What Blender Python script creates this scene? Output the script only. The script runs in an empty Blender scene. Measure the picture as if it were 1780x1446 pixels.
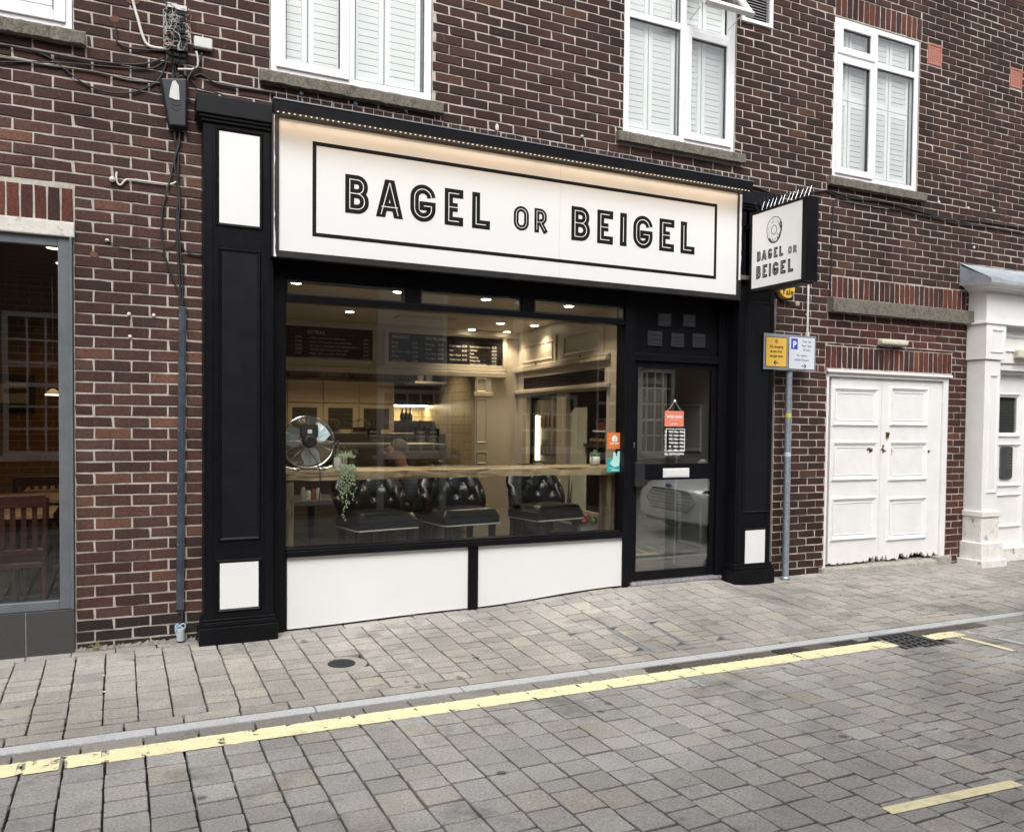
import bpy, bmesh, math, random
from mathutils import Vector, Matrix
random.seed(7)
C=bpy.context.scene.collection; S=bpy.context.scene
R=math.radians
# ---------------------------------------------------------------- camera
F,YAW,PIT,ROL,D,CX,CY,CH=1442.66,.451572,-.030392,.010513,6.16683,907.28,779.34,1.53
_f=Vector((math.sin(YAW)*math.cos(PIT),math.cos(YAW)*math.cos(PIT),math.sin(PIT)))
_r0=Vector((math.cos(YAW),-math.sin(YAW),0)); _u0=_r0.cross(_f)
_r=math.cos(ROL)*_r0+math.sin(ROL)*_u0; _u=-math.sin(ROL)*_r0+math.cos(ROL)*_u0
CAM=Vector((0,-D,CH))
cd=bpy.data.cameras.new('camera'); co=bpy.data.objects.new('camera',cd); C.objects.link(co)
cd.sensor_width=36; cd.lens=F/1780*36; cd.shift_x=(890-CX)/1780; cd.shift_y=(CY-723)/1780
cd.clip_start=.05; cd.clip_end=600
m=Matrix((_r,_u,-_f)).transposed().to_4x4(); m.translation=CAM; co.matrix_world=m
S.camera=co
# ---------------------------------------------------------------- world, sun, exposure
w=bpy.data.worlds.new('World'); S.world=w; w.use_nodes=True; nt=w.node_tree; nt.nodes.clear()
sky=nt.nodes.new('ShaderNodeTexSky'); sky.sky_type='NISHITA'; sky.sun_disc=False
SUN_EL,SUN_AZ=R(52),R(200)
sky.sun_elevation=SUN_EL; sky.sun_rotation=SUN_AZ; sky.air_density=1.2; sky.dust_density=6; sky.ozone_density=1
hs=nt.nodes.new('ShaderNodeHueSaturation'); hs.inputs['Saturation'].default_value=.18
bg=nt.nodes.new('ShaderNodeBackground'); bg.inputs[1].default_value=.15
wo=nt.nodes.new('ShaderNodeOutputWorld')
nt.links.new(sky.outputs[0],hs.inputs['Color']); nt.links.new(hs.outputs[0],bg.inputs[0]); nt.links.new(bg.outputs[0],wo.inputs[0])
sd=bpy.data.lights.new('sun','SUN'); sd.energy=1.0; sd.angle=R(30); sd.color=(1,.985,.965)
so=bpy.data.objects.new('sun',sd); C.objects.link(so)
sv=Vector((math.sin(SUN_AZ)*math.cos(SUN_EL),math.cos(SUN_AZ)*math.cos(SUN_EL),math.sin(SUN_EL)))
so.rotation_euler=sv.to_track_quat('Z','Y').to_euler()
S.view_settings.view_transform='Standard'; S.view_settings.look='None'; S.view_settings.exposure=.58; S.view_settings.gamma=1
S.render.engine='CYCLES'
# ---------------------------------------------------------------- pixel -> real plane helpers (measured positions)
def ray(x,y): return _f*F+_r*(x-CX)-_u*(y-CY)
def P(x,y,yp=0.):
    d=ray(x,y); q=CAM+d*((yp+D)/d.y); return q.x,q.z
def PX(x,y,xp):
    d=ray(x,y); q=CAM+d*(xp/d.x); return q.y,q.z
def PZ(x,y,z=-.05):
    d=ray(x,y); q=CAM+d*((z-CH)/d.z); return q.x,q.y
# ---------------------------------------------------------------- materials
_M={}
def M(name,col,rough=.5,metal=0.,var=.12,vs=6.,bump=.0,bs=80.,spec=.5,coat=0.,emit=None,es=0.,attr=None,stretch=(1,1,1),dirt=0.,dcol=(.03,.028,.025),dsc=3.,dth=.55,big=0.,bigs=.8,spots=0.,spsc=14.):
    if name in _M: return _M[name]
    m=bpy.data.materials.new(name); m.use_nodes=True; n=m.node_tree; b=n.nodes['Principled BSDF']; L=n.links.new
    b.inputs['Roughness'].default_value=rough; b.inputs['Metallic'].default_value=metal
    b.inputs['Specular IOR Level'].default_value=spec; b.inputs['Coat Weight'].default_value=coat
    tc=n.nodes.new('ShaderNodeTexCoord'); mp=n.nodes.new('ShaderNodeMapping'); mp.inputs['Scale'].default_value=stretch
    L(tc.outputs['Object'],mp.inputs[0])
    nz=n.nodes.new('ShaderNodeTexNoise'); nz.inputs['Scale'].default_value=vs; nz.inputs['Detail'].default_value=6; nz.inputs['Roughness'].default_value=.65
    L(mp.outputs[0],nz.inputs[0])
    mr=n.nodes.new('ShaderNodeMapRange'); mr.inputs[1].default_value=.3; mr.inputs[2].default_value=.7; mr.inputs[3].default_value=1-var; mr.inputs[4].default_value=1+var
    L(nz.outputs[0],mr.inputs[0])
    mx=n.nodes.new('ShaderNodeMix'); mx.data_type='RGBA'; mx.blend_type='MULTIPLY'; mx.inputs[0].default_value=1
    if attr:
        at=n.nodes.new('ShaderNodeAttribute'); at.attribute_name=attr; L(at.outputs['Color'],mx.inputs[6])
    else: mx.inputs[6].default_value=(*col,1)
    L(mr.outputs[0],mx.inputs[7]); out=mx.outputs[2]
    if dirt>0:
        n2=n.nodes.new('ShaderNodeTexNoise'); n2.inputs['Scale'].default_value=dsc; n2.inputs['Detail'].default_value=8; n2.inputs['Roughness'].default_value=.7
        L(tc.outputs['Object'],n2.inputs[0])
        r2=n.nodes.new('ShaderNodeMapRange'); r2.inputs[1].default_value=dth; r2.inputs[2].default_value=dth+.13; r2.inputs[3].default_value=0; r2.inputs[4].default_value=dirt
        L(n2.outputs[0],r2.inputs[0])
        m2=n.nodes.new('ShaderNodeMix'); m2.data_type='RGBA'; L(r2.outputs[0],m2.inputs[0]); L(out,m2.inputs[6]); m2.inputs[7].default_value=(*dcol,1); out=m2.outputs[2]
    if big>0:
        n4=n.nodes.new('ShaderNodeTexNoise'); n4.inputs['Scale'].default_value=bigs; n4.inputs['Detail'].default_value=5; n4.inputs['Roughness'].default_value=.6
        mp4=n.nodes.new('ShaderNodeMapping'); mp4.inputs['Scale'].default_value=(1,1,.55); L(tc.outputs['Object'],mp4.inputs[0]); L(mp4.outputs[0],n4.inputs[0])
        r4=n.nodes.new('ShaderNodeMapRange'); r4.inputs[1].default_value=.35; r4.inputs[2].default_value=.65; r4.inputs[3].default_value=1-big; r4.inputs[4].default_value=1+big*.8
        L(n4.outputs[0],r4.inputs[0]); m4=n.nodes.new('ShaderNodeMix'); m4.data_type='RGBA'; m4.blend_type='MULTIPLY'; m4.inputs[0].default_value=1; L(out,m4.inputs[6]); L(r4.outputs[0],m4.inputs[7]); out=m4.outputs[2]
    if spots>0:
        vo=n.nodes.new('ShaderNodeTexVoronoi'); vo.inputs['Scale'].default_value=spsc; L(tc.outputs['Object'],vo.inputs[0])
        nn=n.nodes.new('ShaderNodeTexNoise'); nn.inputs['Scale'].default_value=2.3; L(tc.outputs['Object'],nn.inputs[0])
        r5=n.nodes.new('ShaderNodeMapRange'); r5.inputs[1].default_value=.22; r5.inputs[2].default_value=.12; r5.inputs[3].default_value=0; r5.inputs[4].default_value=1; L(vo.outputs['Distance'],r5.inputs[0])
        r6=n.nodes.new('ShaderNodeMapRange'); r6.inputs[1].default_value=.55; r6.inputs[2].default_value=.62; r6.inputs[3].default_value=0; r6.inputs[4].default_value=spots; L(nn.outputs[0],r6.inputs[0])
        mm=n.nodes.new('ShaderNodeMath'); mm.operation='MULTIPLY'; L(r5.outputs[0],mm.inputs[0]); L(r6.outputs[0],mm.inputs[1])
        m5=n.nodes.new('ShaderNodeMix'); m5.data_type='RGBA'; L(mm.outputs[0],m5.inputs[0]); L(out,m5.inputs[6]); m5.inputs[7].default_value=(.05,.048,.045,1); out=m5.outputs[2]
    L(out,b.inputs['Base Color'])
    rr=n.nodes.new('ShaderNodeMapRange'); rr.inputs[3].default_value=max(0,rough-.12*(1 if rough>.1 else .3)); rr.inputs[4].default_value=min(1,rough+.12)
    L(nz.outputs[0],rr.inputs[0]); L(rr.outputs[0],b.inputs['Roughness'])
    if bump>0:
        n3=n.nodes.new('ShaderNodeTexNoise'); n3.inputs['Scale'].default_value=bs; n3.inputs['Detail'].default_value=5; L(mp.outputs[0],n3.inputs[0])
        bp=n.nodes.new('ShaderNodeBump'); bp.inputs['Strength'].default_value=bump; bp.inputs['Distance'].default_value=.004
        L(n3.outputs[0],bp.inputs['Height']); L(bp.outputs[0],b.inputs['Normal'])
    if emit:
        b.inputs['Emission Color'].default_value=(*emit,1); b.inputs['Emission Strength'].default_value=es
    _M[name]=m; return m
def glass(name,tint=(.93,.95,.94),k=1.,rough=.0,wave=0.):
    if name in _M: return _M[name]
    m=bpy.data.materials.new(name); m.use_nodes=True; n=m.node_tree; n.nodes.clear(); L=n.links.new
    o=n.nodes.new('ShaderNodeOutputMaterial'); t=n.nodes.new('ShaderNodeBsdfTransparent'); t.inputs[0].default_value=(*tint,1)
    g=n.nodes.new('ShaderNodeBsdfGlossy'); g.inputs['Roughness'].default_value=rough
    lw=n.nodes.new('ShaderNodeLayerWeight'); lw.inputs[0].default_value=.5
    pw=n.nodes.new('ShaderNodeMath'); pw.operation='POWER'; pw.inputs[1].default_value=5; L(lw.outputs['Facing'],pw.inputs[0])
    ma=n.nodes.new('ShaderNodeMath'); ma.operation='MULTIPLY_ADD'; ma.inputs[1].default_value=.95*k; ma.inputs[2].default_value=.045*k; L(pw.outputs[0],ma.inputs[0])
    mx=n.nodes.new('ShaderNodeMixShader'); L(ma.outputs[0],mx.inputs[0]); L(t.outputs[0],mx.inputs[1]); L(g.outputs[0],mx.inputs[2]); L(mx.outputs[0],o.inputs[0])
    if wave>0:
        nz=n.nodes.new('ShaderNodeTexNoise'); nz.inputs['Scale'].default_value=1.3; tc=n.nodes.new('ShaderNodeTexCoord'); L(tc.outputs['Object'],nz.inputs[0])
        bp=n.nodes.new('ShaderNodeBump'); bp.inputs['Strength'].default_value=wave; bp.inputs['Distance'].default_value=.02; L(nz.outputs[0],bp.inputs['Height']); L(bp.outputs[0],g.inputs['Normal'])
    _M[name]=m; return m
def emis(name,col,st):
    if name in _M: return _M[name]
    m=bpy.data.materials.new(name); m.use_nodes=True; b=m.node_tree.nodes['Principled BSDF']
    b.inputs['Base Color'].default_value=(.8,.8,.8,1); b.inputs['Emission Color'].default_value=(*col,1); b.inputs['Emission Strength'].default_value=st
    _M[name]=m; return m
def wood(name,c1,c2,sc=3.,rough=.55,axis=0,lo=.42,hi=.6):
    if name in _M: return _M[name]
    m=M(name,c1,rough,var=.2,vs=8,bump=.25,bs=60,stretch=tuple(.12 if i==axis else 1.6 for i in range(3)))
    n=m.node_tree; L=n.links.new; b=n.nodes['Principled BSDF']
    src=b.inputs['Base Color'].links[0].from_socket
    tc=n.nodes.new('ShaderNodeTexCoord'); mp=n.nodes.new('ShaderNodeMapping'); mp.inputs['Scale'].default_value=tuple(.35 if i==axis else 3 for i in range(3)); L(tc.outputs['Object'],mp.inputs[0])
    wv=n.nodes.new('ShaderNodeTexNoise'); wv.inputs['Scale'].default_value=sc*2.2; wv.inputs['Detail'].default_value=7; wv.inputs['Distortion'].default_value=1.6; L(mp.outputs[0],wv.inputs[0])
    cr=n.nodes.new('ShaderNodeMapRange'); cr.inputs[1].default_value=lo; cr.inputs[2].default_value=hi; L(wv.outputs[0],cr.inputs[0])
    mx=n.nodes.new('ShaderNodeMix'); mx.data_type='RGBA'; L(cr.outputs[0],mx.inputs[0]); L(src,mx.inputs[6]); mx.inputs[7].default_value=(*c2,1); L(mx.outputs[2],b.inputs['Base Color'])
    return m
BLK=M('black_paint',(.005,.005,.0065),.38,var=.25,vs=14,bump=.12,bs=220,spec=.17)
BLKM=M('black_panel_paint',(.0055,.0062,.008),.5,var=.2,vs=10,bump=.15,bs=260,spec=.22)
BLKP=M('black_plastic',(.02,.02,.022),.45,var=.15,bump=.1,bs=200)
WPAN=M('white_panel',(.755,.76,.755),.4,var=.02,vs=2,dirt=.1,dcol=(.6,.58,.54),dsc=5,dth=.6)
UPVC=M('white_upvc',(.8,.8,.82),.3,var=.04,vs=4,dirt=.18,dcol=(.5,.49,.46),dsc=9,dth=.6)
SHUT=M('shutter_white',(.87,.91,.89),.5,var=.02)
MORT=M('mortar',(.47,.425,.375),.9,var=.2,vs=30,bump=.8,bs=140,dirt=.5,dcol=(.16,.135,.115),dsc=4,dth=.54,big=.16,bigs=.9)
BRK=M('brick_face',(1,1,1),.85,var=.45,vs=60,bump=1.,bs=95,attr='Col',spec=.25,dirt=.5,dcol=(.2,.15,.125),dsc=19,dth=.6,big=.38,bigs=1.1)
CONC=M('rough_concrete',(.15,.135,.11),.95,var=.6,vs=70,bump=1.,bs=160,dirt=.6,dcol=(.03,.034,.012),dsc=14,dth=.52)
GREYF=M('grey_frame',(.115,.13,.142),.45,var=.12,vs=8,bump=.08)
WOODP=M('old_white_paint',(.78,.77,.76),.45,var=.05,vs=5,bump=.15,bs=90,dirt=.5,dcol=(.42,.4,.37),dsc=16,dth=.63)
PAV=M('paver_face',(1,1,1),.85,var=.34,vs=95,bump=.9,bs=120,attr='Col',spec=.3,dirt=.62,dcol=(.10,.095,.09),dsc=1.7,dth=.545,big=.22,bigs=.9,spots=.75,spsc=7.)
JNT=M('paver_joint',(.02,.0175,.016),.95,var=.4,vs=25,bump=.6,bs=120)
GRAN=M('granite_kerb',(.44,.45,.465),.7,var=.25,vs=90,bump=.3,bs=200,dirt=.25,dcol=(.2,.19,.18),dsc=5,dth=.55)
STEEL=M('brushed_steel',(.55,.56,.58),.3,1.,var=.1)
CHROME=M('chrome_wire',(.75,.76,.78),.18,1.,var=.03)
GALV=M('galvanised',(.33,.37,.42),.5,.6,var=.2,vs=30,dirt=.3,dcol=(.2,.2,.2),dsc=12)
IRON=M('cast_iron',(.035,.036,.04),.6,.3,var=.3,vs=60,bump=.4)
CREAM=M('cream_joinery',(.45,.40,.33),.45,var=.04)
CREAMW=M('cream_wall',(.36,.31,.24),.7,var=.05,vs=3)
LEATH=M('black_leather',(.009,.012,.014),.31,var=.1,vs=6,spec=.7)
DKWOOD=wood('dark_wood',(.035,.022,.014),(.015,.01,.007))
TIMB=wood('bar_timber',(.4,.3,.18),(.09,.055,.03),sc=1.7,lo=.5,hi=.62)
POSTW=wood('post_timber',(.26,.19,.11),(.1,.065,.035),sc=2.,axis=2)
GLS=glass('window_glass',k=2.3,wave=.02)
GLU=glass('upper_glass',tint=(.992,.997,.997),k=2.6,wave=.05)
BLACKB=M('chalkboard',(.008,.006,.006),.9,var=.3,spec=.15)
INK=M('sign_black',(.005,.0045,.0045),.6,var=.05,spec=.2)
WHT=M('white_ink',(.8,.8,.8),.6,var=.02)
CABLE=M('cable_black',(.018,.017,.018),.55,var=.2)
CABW=M('cable_white',(.6,.57,.53),.5,var=.1)
# ---------------------------------------------------------------- mesh builder
class MB:
    def __init__(s,Mx=None): s.v=[];s.f=[];s.c=[];s.mi=[];s.M=Mx
    def add(s,vs,fs,col=None,mi=0):
        o=len(s.v)
        for p in vs:
            p=Vector(p); s.v.append(s.M@p if s.M else p)
        for f in fs: s.f.append([i+o for i in f]); s.c.append(col); s.mi.append(mi)
        return s
    def box(s,x0,x1,y0,y1,z0,z1,col=None,mi=0):
        if x0>x1:x0,x1=x1,x0
        if y0>y1:y0,y1=y1,y0
        if z0>z1:z0,z1=z1,z0
        return s.add([(x0,y0,z0),(x1,y0,z0),(x1,y1,z0),(x0,y1,z0),(x0,y0,z1),(x1,y0,z1),(x1,y1,z1),(x0,y1,z1)],
          [(0,3,2,1),(4,5,6,7),(0,1,5,4),(1,2,6,5),(2,3,7,6),(3,0,4,7)],col,mi)
    def rbox(s,c,d,rot):
        Mx=Matrix.Translation(c)@rot.to_4x4() if hasattr(rot,'to_4x4') else Matrix.Translation(c)
        a,b,e=[q/2 for q in d]
        return s.add([Mx@Vector(p) for p in [(-a,-b,-e),(a,-b,-e),(a,b,-e),(-a,b,-e),(-a,-b,e),(a,-b,e),(a,b,e),(-a,b,e)]],
          [(0,3,2,1),(4,5,6,7),(0,1,5,4),(1,2,6,5),(2,3,7,6),(3,0,4,7)])
    def frame(s,x0,x1,z0,z1,y0,y1,t,tb=None,tt=None):   # picture frame in the xz plane, butted members
        tb=t if tb is None else tb; tt=t if tt is None else tt
        s.box(x0,x0+t,y0,y1,z0,z1); s.box(x1-t,x1,y0,y1,z0,z1)
        s.box(x0+t,x1-t,y0,y1,z0,z0+tb); s.box(x0+t,x1-t,y0,y1,z1-tt,z1); return s
    def mould(s,x0,x1,z0,z1,y,t=.02,d=.012):   # bevelled panel moulding ring standing proud of y (towards -y)
        a=[(x0,z0),(x1,z0),(x1,z1),(x0,z1)]; b=[(x0+t,z0+t),(x1-t,z0+t),(x1-t,z1-t),(x0+t,z1-t)]
        e=t*.35; c=[(x0+e,z0+e),(x1-e,z0+e),(x1-e,z1-e),(x0+e,z1-e)]
        V=[(p[0],y,p[1]) for p in a]+[(p[0],y-d,p[1]) for p in c]+[(p[0],y,p[1]) for p in b]
        Fs=[]
        for i in range(4):
            j=(i+1)%4; Fs+=[(i,j,4+j,4+i),(4+i,4+j,8+j,8+i)]
        return s.add(V,Fs)
    def prism(s,pts,y0,y1,plane='xz',col=None):
        n=len(pts)
        if plane=='xz': V=[(p[0],y0,p[1]) for p in pts]+[(p[0],y1,p[1]) for p in pts]
        elif plane=='yz': V=[(y0,p[0],p[1]) for p in pts]+[(y1,p[0],p[1]) for p in pts]
        else: V=[(p[0],p[1],y0) for p in pts]+[(p[0],p[1],y1) for p in pts]
        return s.add(V,[tuple(range(n))[::-1],tuple(range(n,2*n))]+[(i,(i+1)%n,n+(i+1)%n,n+i) for i in range(n)],col)
    def tube(s,pts,r,n=8,closed=False):
        pts=[Vector(p) for p in pts]; N=len(pts); rs=r if isinstance(r,(list,tuple)) else [r]*N
        V=[];Fs=[];ref=None
        for i,p in enumerate(pts):
            a=pts[(i-1)%N] if (i>0 or closed) else p; b=pts[(i+1)%N] if (i<N-1 or closed) else p
            t=(b-a).normalized()
            if ref is None: ref=Vector((0,0,1)) if abs(t.z)<.9 else Vector((1,0,0))
            q=t.cross(ref).normalized(); ref=q.cross(t).normalized()
            for k in range(n):
                an=2*math.pi*k/n; V.append(p+(q*math.cos(an)+ref*math.sin(an))*rs[i])
        for i in range(N if closed else N-1):
            j=(i+1)%N
            for k in range(n): Fs.append((i*n+k,i*n+(k+1)%n,j*n+(k+1)%n,j*n+k))
        if not closed: Fs+= [tuple(range(n))[::-1],tuple((N-1)*n+k for k in range(n))]
        return s.add(V,Fs)
    def lathe(s,c,prof,n=24,axis='z'):
        V=[];Fs=[]
        for r_,h in prof:
            for k in range(n):
                a=2*math.pi*k/n; x,y=r_*math.cos(a),r_*math.sin(a)
                V.append({'z':(c[0]+x,c[1]+y,c[2]+h),'y':(c[0]+x,c[1]+h,c[2]+y),'x':(c[0]+h,c[1]+x,c[2]+y)}[axis])
        for i in range(len(prof)-1):
            for k in range(n): Fs.append((i*n+k,i*n+(k+1)%n,(i+1)*n+(k+1)%n,(i+1)*n+k))
        Fs+= [tuple(range(n))[::-1],tuple((len(prof)-1)*n+k for k in range(n))]
        return s.add(V,Fs)
    def ball(s,c,r,n=10,sc=(1,1,1)):
        V=[];Fs=[];m_=max(4,n//2)
        for i in range(m_+1):
            t=math.pi*i/m_
            for k in range(n):
                a=2*math.pi*k/n; V.append((c[0]+r*sc[0]*math.sin(t)*math.cos(a),c[1]+r*sc[1]*math.sin(t)*math.sin(a),c[2]+r*sc[2]*math.cos(t)))
        for i in range(m_):
            for k in range(n): Fs.append((i*n+k,(i+1)*n+k,(i+1)*n+(k+1)%n,i*n+(k+1)%n))
        return s.add(V,Fs)
    def build(s,name,mat,parent=None,bev=0,smooth=False,sub=0):
        me=bpy.data.meshes.new(name); me.from_pydata([tuple(v) for v in s.v],[],s.f)
        mats=mat if isinstance(mat,(list,tuple)) else [mat]
        for q in mats: me.materials.append(q)
        if len(mats)>1:
            for i,p in enumerate(me.polygons): p.material_index=s.mi[i]
        if any(c is not None for c in s.c):
            ca=me.color_attributes.new('Col','FLOAT_COLOR','CORNER')
            for i,p in enumerate(me.polygons):
                c=s.c[i] or (.3,.3,.3)
                for l in p.loop_indices: ca.data[l].color=(*c,1)
        else:
            bm=bmesh.new(); bm.from_mesh(me); bmesh.ops.recalc_face_normals(bm,faces=bm.faces); bm.to_mesh(me); bm.free()
        if smooth:
            for p in me.polygons: p.use_smooth=True
        me.update()
        o=bpy.data.objects.new(name,me); C.objects.link(o)
        if parent: par(o,parent)
        if bev:
            md=o.modifiers.new('bevel','BEVEL'); md.width=bev; md.segments=2; md.limit_method='ANGLE'; md.angle_limit=R(40)
        if sub:
            md=o.modifiers.new('sub','SUBSURF'); md.levels=sub; md.render_levels=sub
        return o
def par(o,p):
    o.parent=p; mw=Matrix.Identity(4); q=p
    mw=wm(p); o.matrix_parent_inverse=mw.inverted()
def wm(p):
    m_=Matrix.LocRotScale(p.location,p.rotation_euler,p.scale)
    if p.parent: return wm(p.parent)@p.matrix_parent_inverse@m_
    return m_
def tag(o,label=None,cat=None,group=None,kind=None):
    if label:o['label']=label
    if cat:o['category']=cat
    if group:o['group']=group
    if kind:o['kind']=kind
    return o
def thing(name,label,cat,loc,group=None):
    o=bpy.data.objects.new(name,None); C.objects.link(o); o.location=loc; o.empty_display_size=.1
    return tag(o,label,cat,group)
def struct(o): o['kind']='structure'; return o
def copy_tree(o,parent=None):
    c=o.copy(); C.objects.link(c)
    if parent:
        q_=o.matrix_parent_inverse.copy(); c.parent=parent; c.matrix_parent_inverse=q_
    for ch in [q for q in bpy.data.objects if q.parent==o]: copy_tree(ch,c)
    return c
def text(s,size,mat,parent,loc,name='lettering',ex=.0006,align='LEFT',rotz=0,sx=1.,bold=0.,vertical=True,sp=1.):
    cu=bpy.data.curves.new(name,'FONT'); cu.body=s; cu.size=size; cu.extrude=ex; cu.align_x=align; cu.resolution_u=2; cu.offset=bold; cu.space_character=sp
    to=bpy.data.objects.new(name,cu); C.objects.link(to)
    bpy.context.view_layer.update()
    me=bpy.data.meshes.new_from_object(to.evaluated_get(bpy.context.evaluated_depsgraph_get()))
    bpy.data.objects.remove(to); bpy.data.curves.remove(cu)
    Mx=Matrix.Translation(loc)@Matrix.Rotation(rotz,4,'Z')@(Matrix.Rotation(R(90),4,'X') if vertical else Matrix.Identity(4))@Matrix.Diagonal((sx,1,1,1))
    me.transform(Mx); me.materials.clear(); me.materials.append(mat)
    o=bpy.data.objects.new(name,me); C.objects.link(o)
    if parent: par(o,parent)
    return o
def merge_text(lines,mat,parent,name='lettering'):
    """lines: (string,size,loc,align,rotz,sx,bold) -> ONE mesh"""
    mb=MB()
    for (s_,size,loc,al,rz,sx,bo) in lines:
        o=text(s_,size,mat,None,loc,align=al,rotz=rz,sx=sx,bold=bo)
        mb.add([v.co.copy() for v in o.data.vertices],[tuple(p.vertices) for p in o.data.polygons])
        me=o.data; bpy.data.objects.remove(o); bpy.data.meshes.remove(me)
    return mb.build(name,mat,parent)
def rj(a): return random.uniform(-a,a)
# ---------------------------------------------------------------- ground
def lerp_pts(pts,x):
    if x<=pts[0][0]: return pts[0][1]
    for (a,b),(c,d) in zip(pts,pts[1:]):
        if x<=c: t=(x-a)/(c-a); t=t*t*(3-2*t); return b+(d-b)*t
    return pts[-1][1]
WALLZ=[(-3,-.01),(1.,-.005),(2.5,.027),(3.95,.098),(4.85,.098),(5.3,.062),(6.5,.06),(8.4,.028),(20,.028)]
def wy(x,y): return y-.012*(x+.5)*min(1,-y/1.5) if y<0 else y
def gz(x,y):
    if y>=0: return lerp_pts(WALLZ,x)
    if y>=-1.55: return lerp_pts(WALLZ,x)*max(0,1+y/1.55)**1.15+(-.045)*(-y/1.55)
    if y>-1.652: return -.045
    return -.051+.008*min(6,(-y-1.67))
PALP=[(.315,.293,.268),(.295,.275,.252),(.335,.308,.278),(.285,.27,.25),(.31,.29,.27),(.27,.257,.238),(.35,.32,.275)]
PALR=[(.275,.27,.26),(.25,.247,.24),(.29,.28,.265),(.305,.288,.265),(.262,.252,.244),(.225,.222,.22),(.28,.266,.254),(.33,.30,.26),(.27,.27,.268),(.285,.28,.27),(.295,.282,.268)]
def inrect(x,y,Rs): return any(a<x<b and c<y<d for a,b,c,d in Rs)
def pal_is_warm(c): return c[0]-c[2]>.03
def paver(mb,x0,x1,y0,y1,col,gap=.004,ch=.0024,rough=.0026,skip=()):
    if inrect((x0+x1)/2,(y0+y1)/2,skip): return
    x0+=gap*1.1;x1-=gap*1.1;y0+=.0055;y1-=.0055; c=.006
    base=[(x0+c,y0),((x0+x1)/2,y0),(x1-c,y0),(x1,y0+c),(x1,(y0+y1)/2),(x1,y1-c),(x1-c,y1),((x0+x1)/2,y1),(x0+c,y1),(x0,y1-c),(x0,(y0+y1)/2),(x0,y0+c)]
    base=[(a+rj(rough),b+rj(rough)) for a,b in base]; cx,cy=(x0+x1)/2,(y0+y1)/2
    dz=rj(.0018); tx,ty=rj(.011),rj(.011)
    def z_(a,b): return gz(a,b)+dz+tx*(a-cx)+ty*(b-cy)
    bot=[(a,wy(a,b),z_(a,b)-.03) for a,b in base]; mid=[(a,wy(a,b),z_(a,b)-ch) for a,b in base]; top=[]
    for a,b in base:
        l=math.hypot(a-cx,b-cy); k=1-ch/l; a2,b2=cx+(a-cx)*k,cy+(b-cy)*k; top.append((a2,wy(a2,b2),z_(a2,b2)))
    n=len(base); k=random.uniform(.9,1.08); a_=col if col[0]<.13 else ((.295,.278,.255) if pal_is_warm(col) else (.277,.268,.255)); col=tuple((q*.55+w_*.45)*k*(1.07 if pal_is_warm(col) else 1.15) for q,w_ in zip(col,a_))
    mb.add(bot+mid+top,[tuple(range(2*n,3*n))]+[(i,(i+1)%n,n+(i+1)%n,n+i) for i in range(n)]+[(n+i,n+(i+1)%n,2*n+(i+1)%n,2*n+i) for i in range(n)],col)
XA,XB=-3.2,13.5
GRATE=(5.07,5.45,-2.06,-1.66); ROUND=(1.28,-.885,.088)
COV=[(2.93,3.98,-1.375,-.86)]
pv=MB()
def row(mb,y0,y1,L_,pal,ph=0,skip=(),x0=XA,x1=XB):
    x=x0+ph
    while x<x1:
        l=L_*random.uniform(.93,1.07); paver(mb,x,x+l,y0,y1,random.choice(pal),skip=skip); x+=l
row(pv,-.115,-.004,.26,PALP,.07)
row(pv,-1.55,-1.435,.27,PALP,.03)
LEN=[.105,.105,.155,.155,.205]
def cols(mb,ytop,ybot,ph,pal,skip=(),x0=XA,x1=XB,lens=LEN,gap=.004):
    k=math.ceil((x0-ph)/.17)
    while ph+.17*k<x1:
        xa=ph+.17*k; y=ytop
        while y>ybot+.02:
            l=min(random.choice(lens),y-ybot)
            if y-ybot-l<.05: l=y-ybot
            paver(mb,xa+rj(.001),xa+.17+rj(.001),y-l,y,random.choice(pal),gap=gap,skip=skip); y-=l
        k+=1
cols(pv,-.115,-1.435,.084,PALP,skip=[(1.2,1.36,-.96,-.81)])
struct(pv.build('pavement',PAV))
# pavers set round the little round cover are cut back: a mortar collar ring fills the gap
rd=MB()
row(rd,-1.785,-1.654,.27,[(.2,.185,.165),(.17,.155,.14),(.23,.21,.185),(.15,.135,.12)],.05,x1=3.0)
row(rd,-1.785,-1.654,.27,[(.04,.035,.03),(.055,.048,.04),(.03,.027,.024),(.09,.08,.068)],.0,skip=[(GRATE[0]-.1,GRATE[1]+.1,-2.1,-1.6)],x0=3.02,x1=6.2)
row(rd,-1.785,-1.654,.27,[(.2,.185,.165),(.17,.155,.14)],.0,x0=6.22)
cols(rd,-1.787,-6.9,.103,PALR,skip=[(GRATE[0]-.03,GRATE[1]+.02,GRATE[2]-.03,-1.6)],lens=[.115,.15,.15,.18,.21],gap=.004)
struct(rd.build('road',PAV))
kb=MB(); x=-3.1
while x<XB:
    l=random.choice([.78,.8,.86]); ya,yb=-1.648,-1.556
    V=[(a,wy(a,b),z) for z in (-.12,-.0455) for a,b in ((x+.003,ya),(x+l-.003,ya),(x+l-.003,yb),(x+.003,yb))]
    kb.add(V,[(4,5,6,7),(0,1,5,4),(1,2,6,5),(2,3,7,6),(3,0,4,7)]); x+=l
struct(kb.build('kerb',GRAN,bev=.006))
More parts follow.
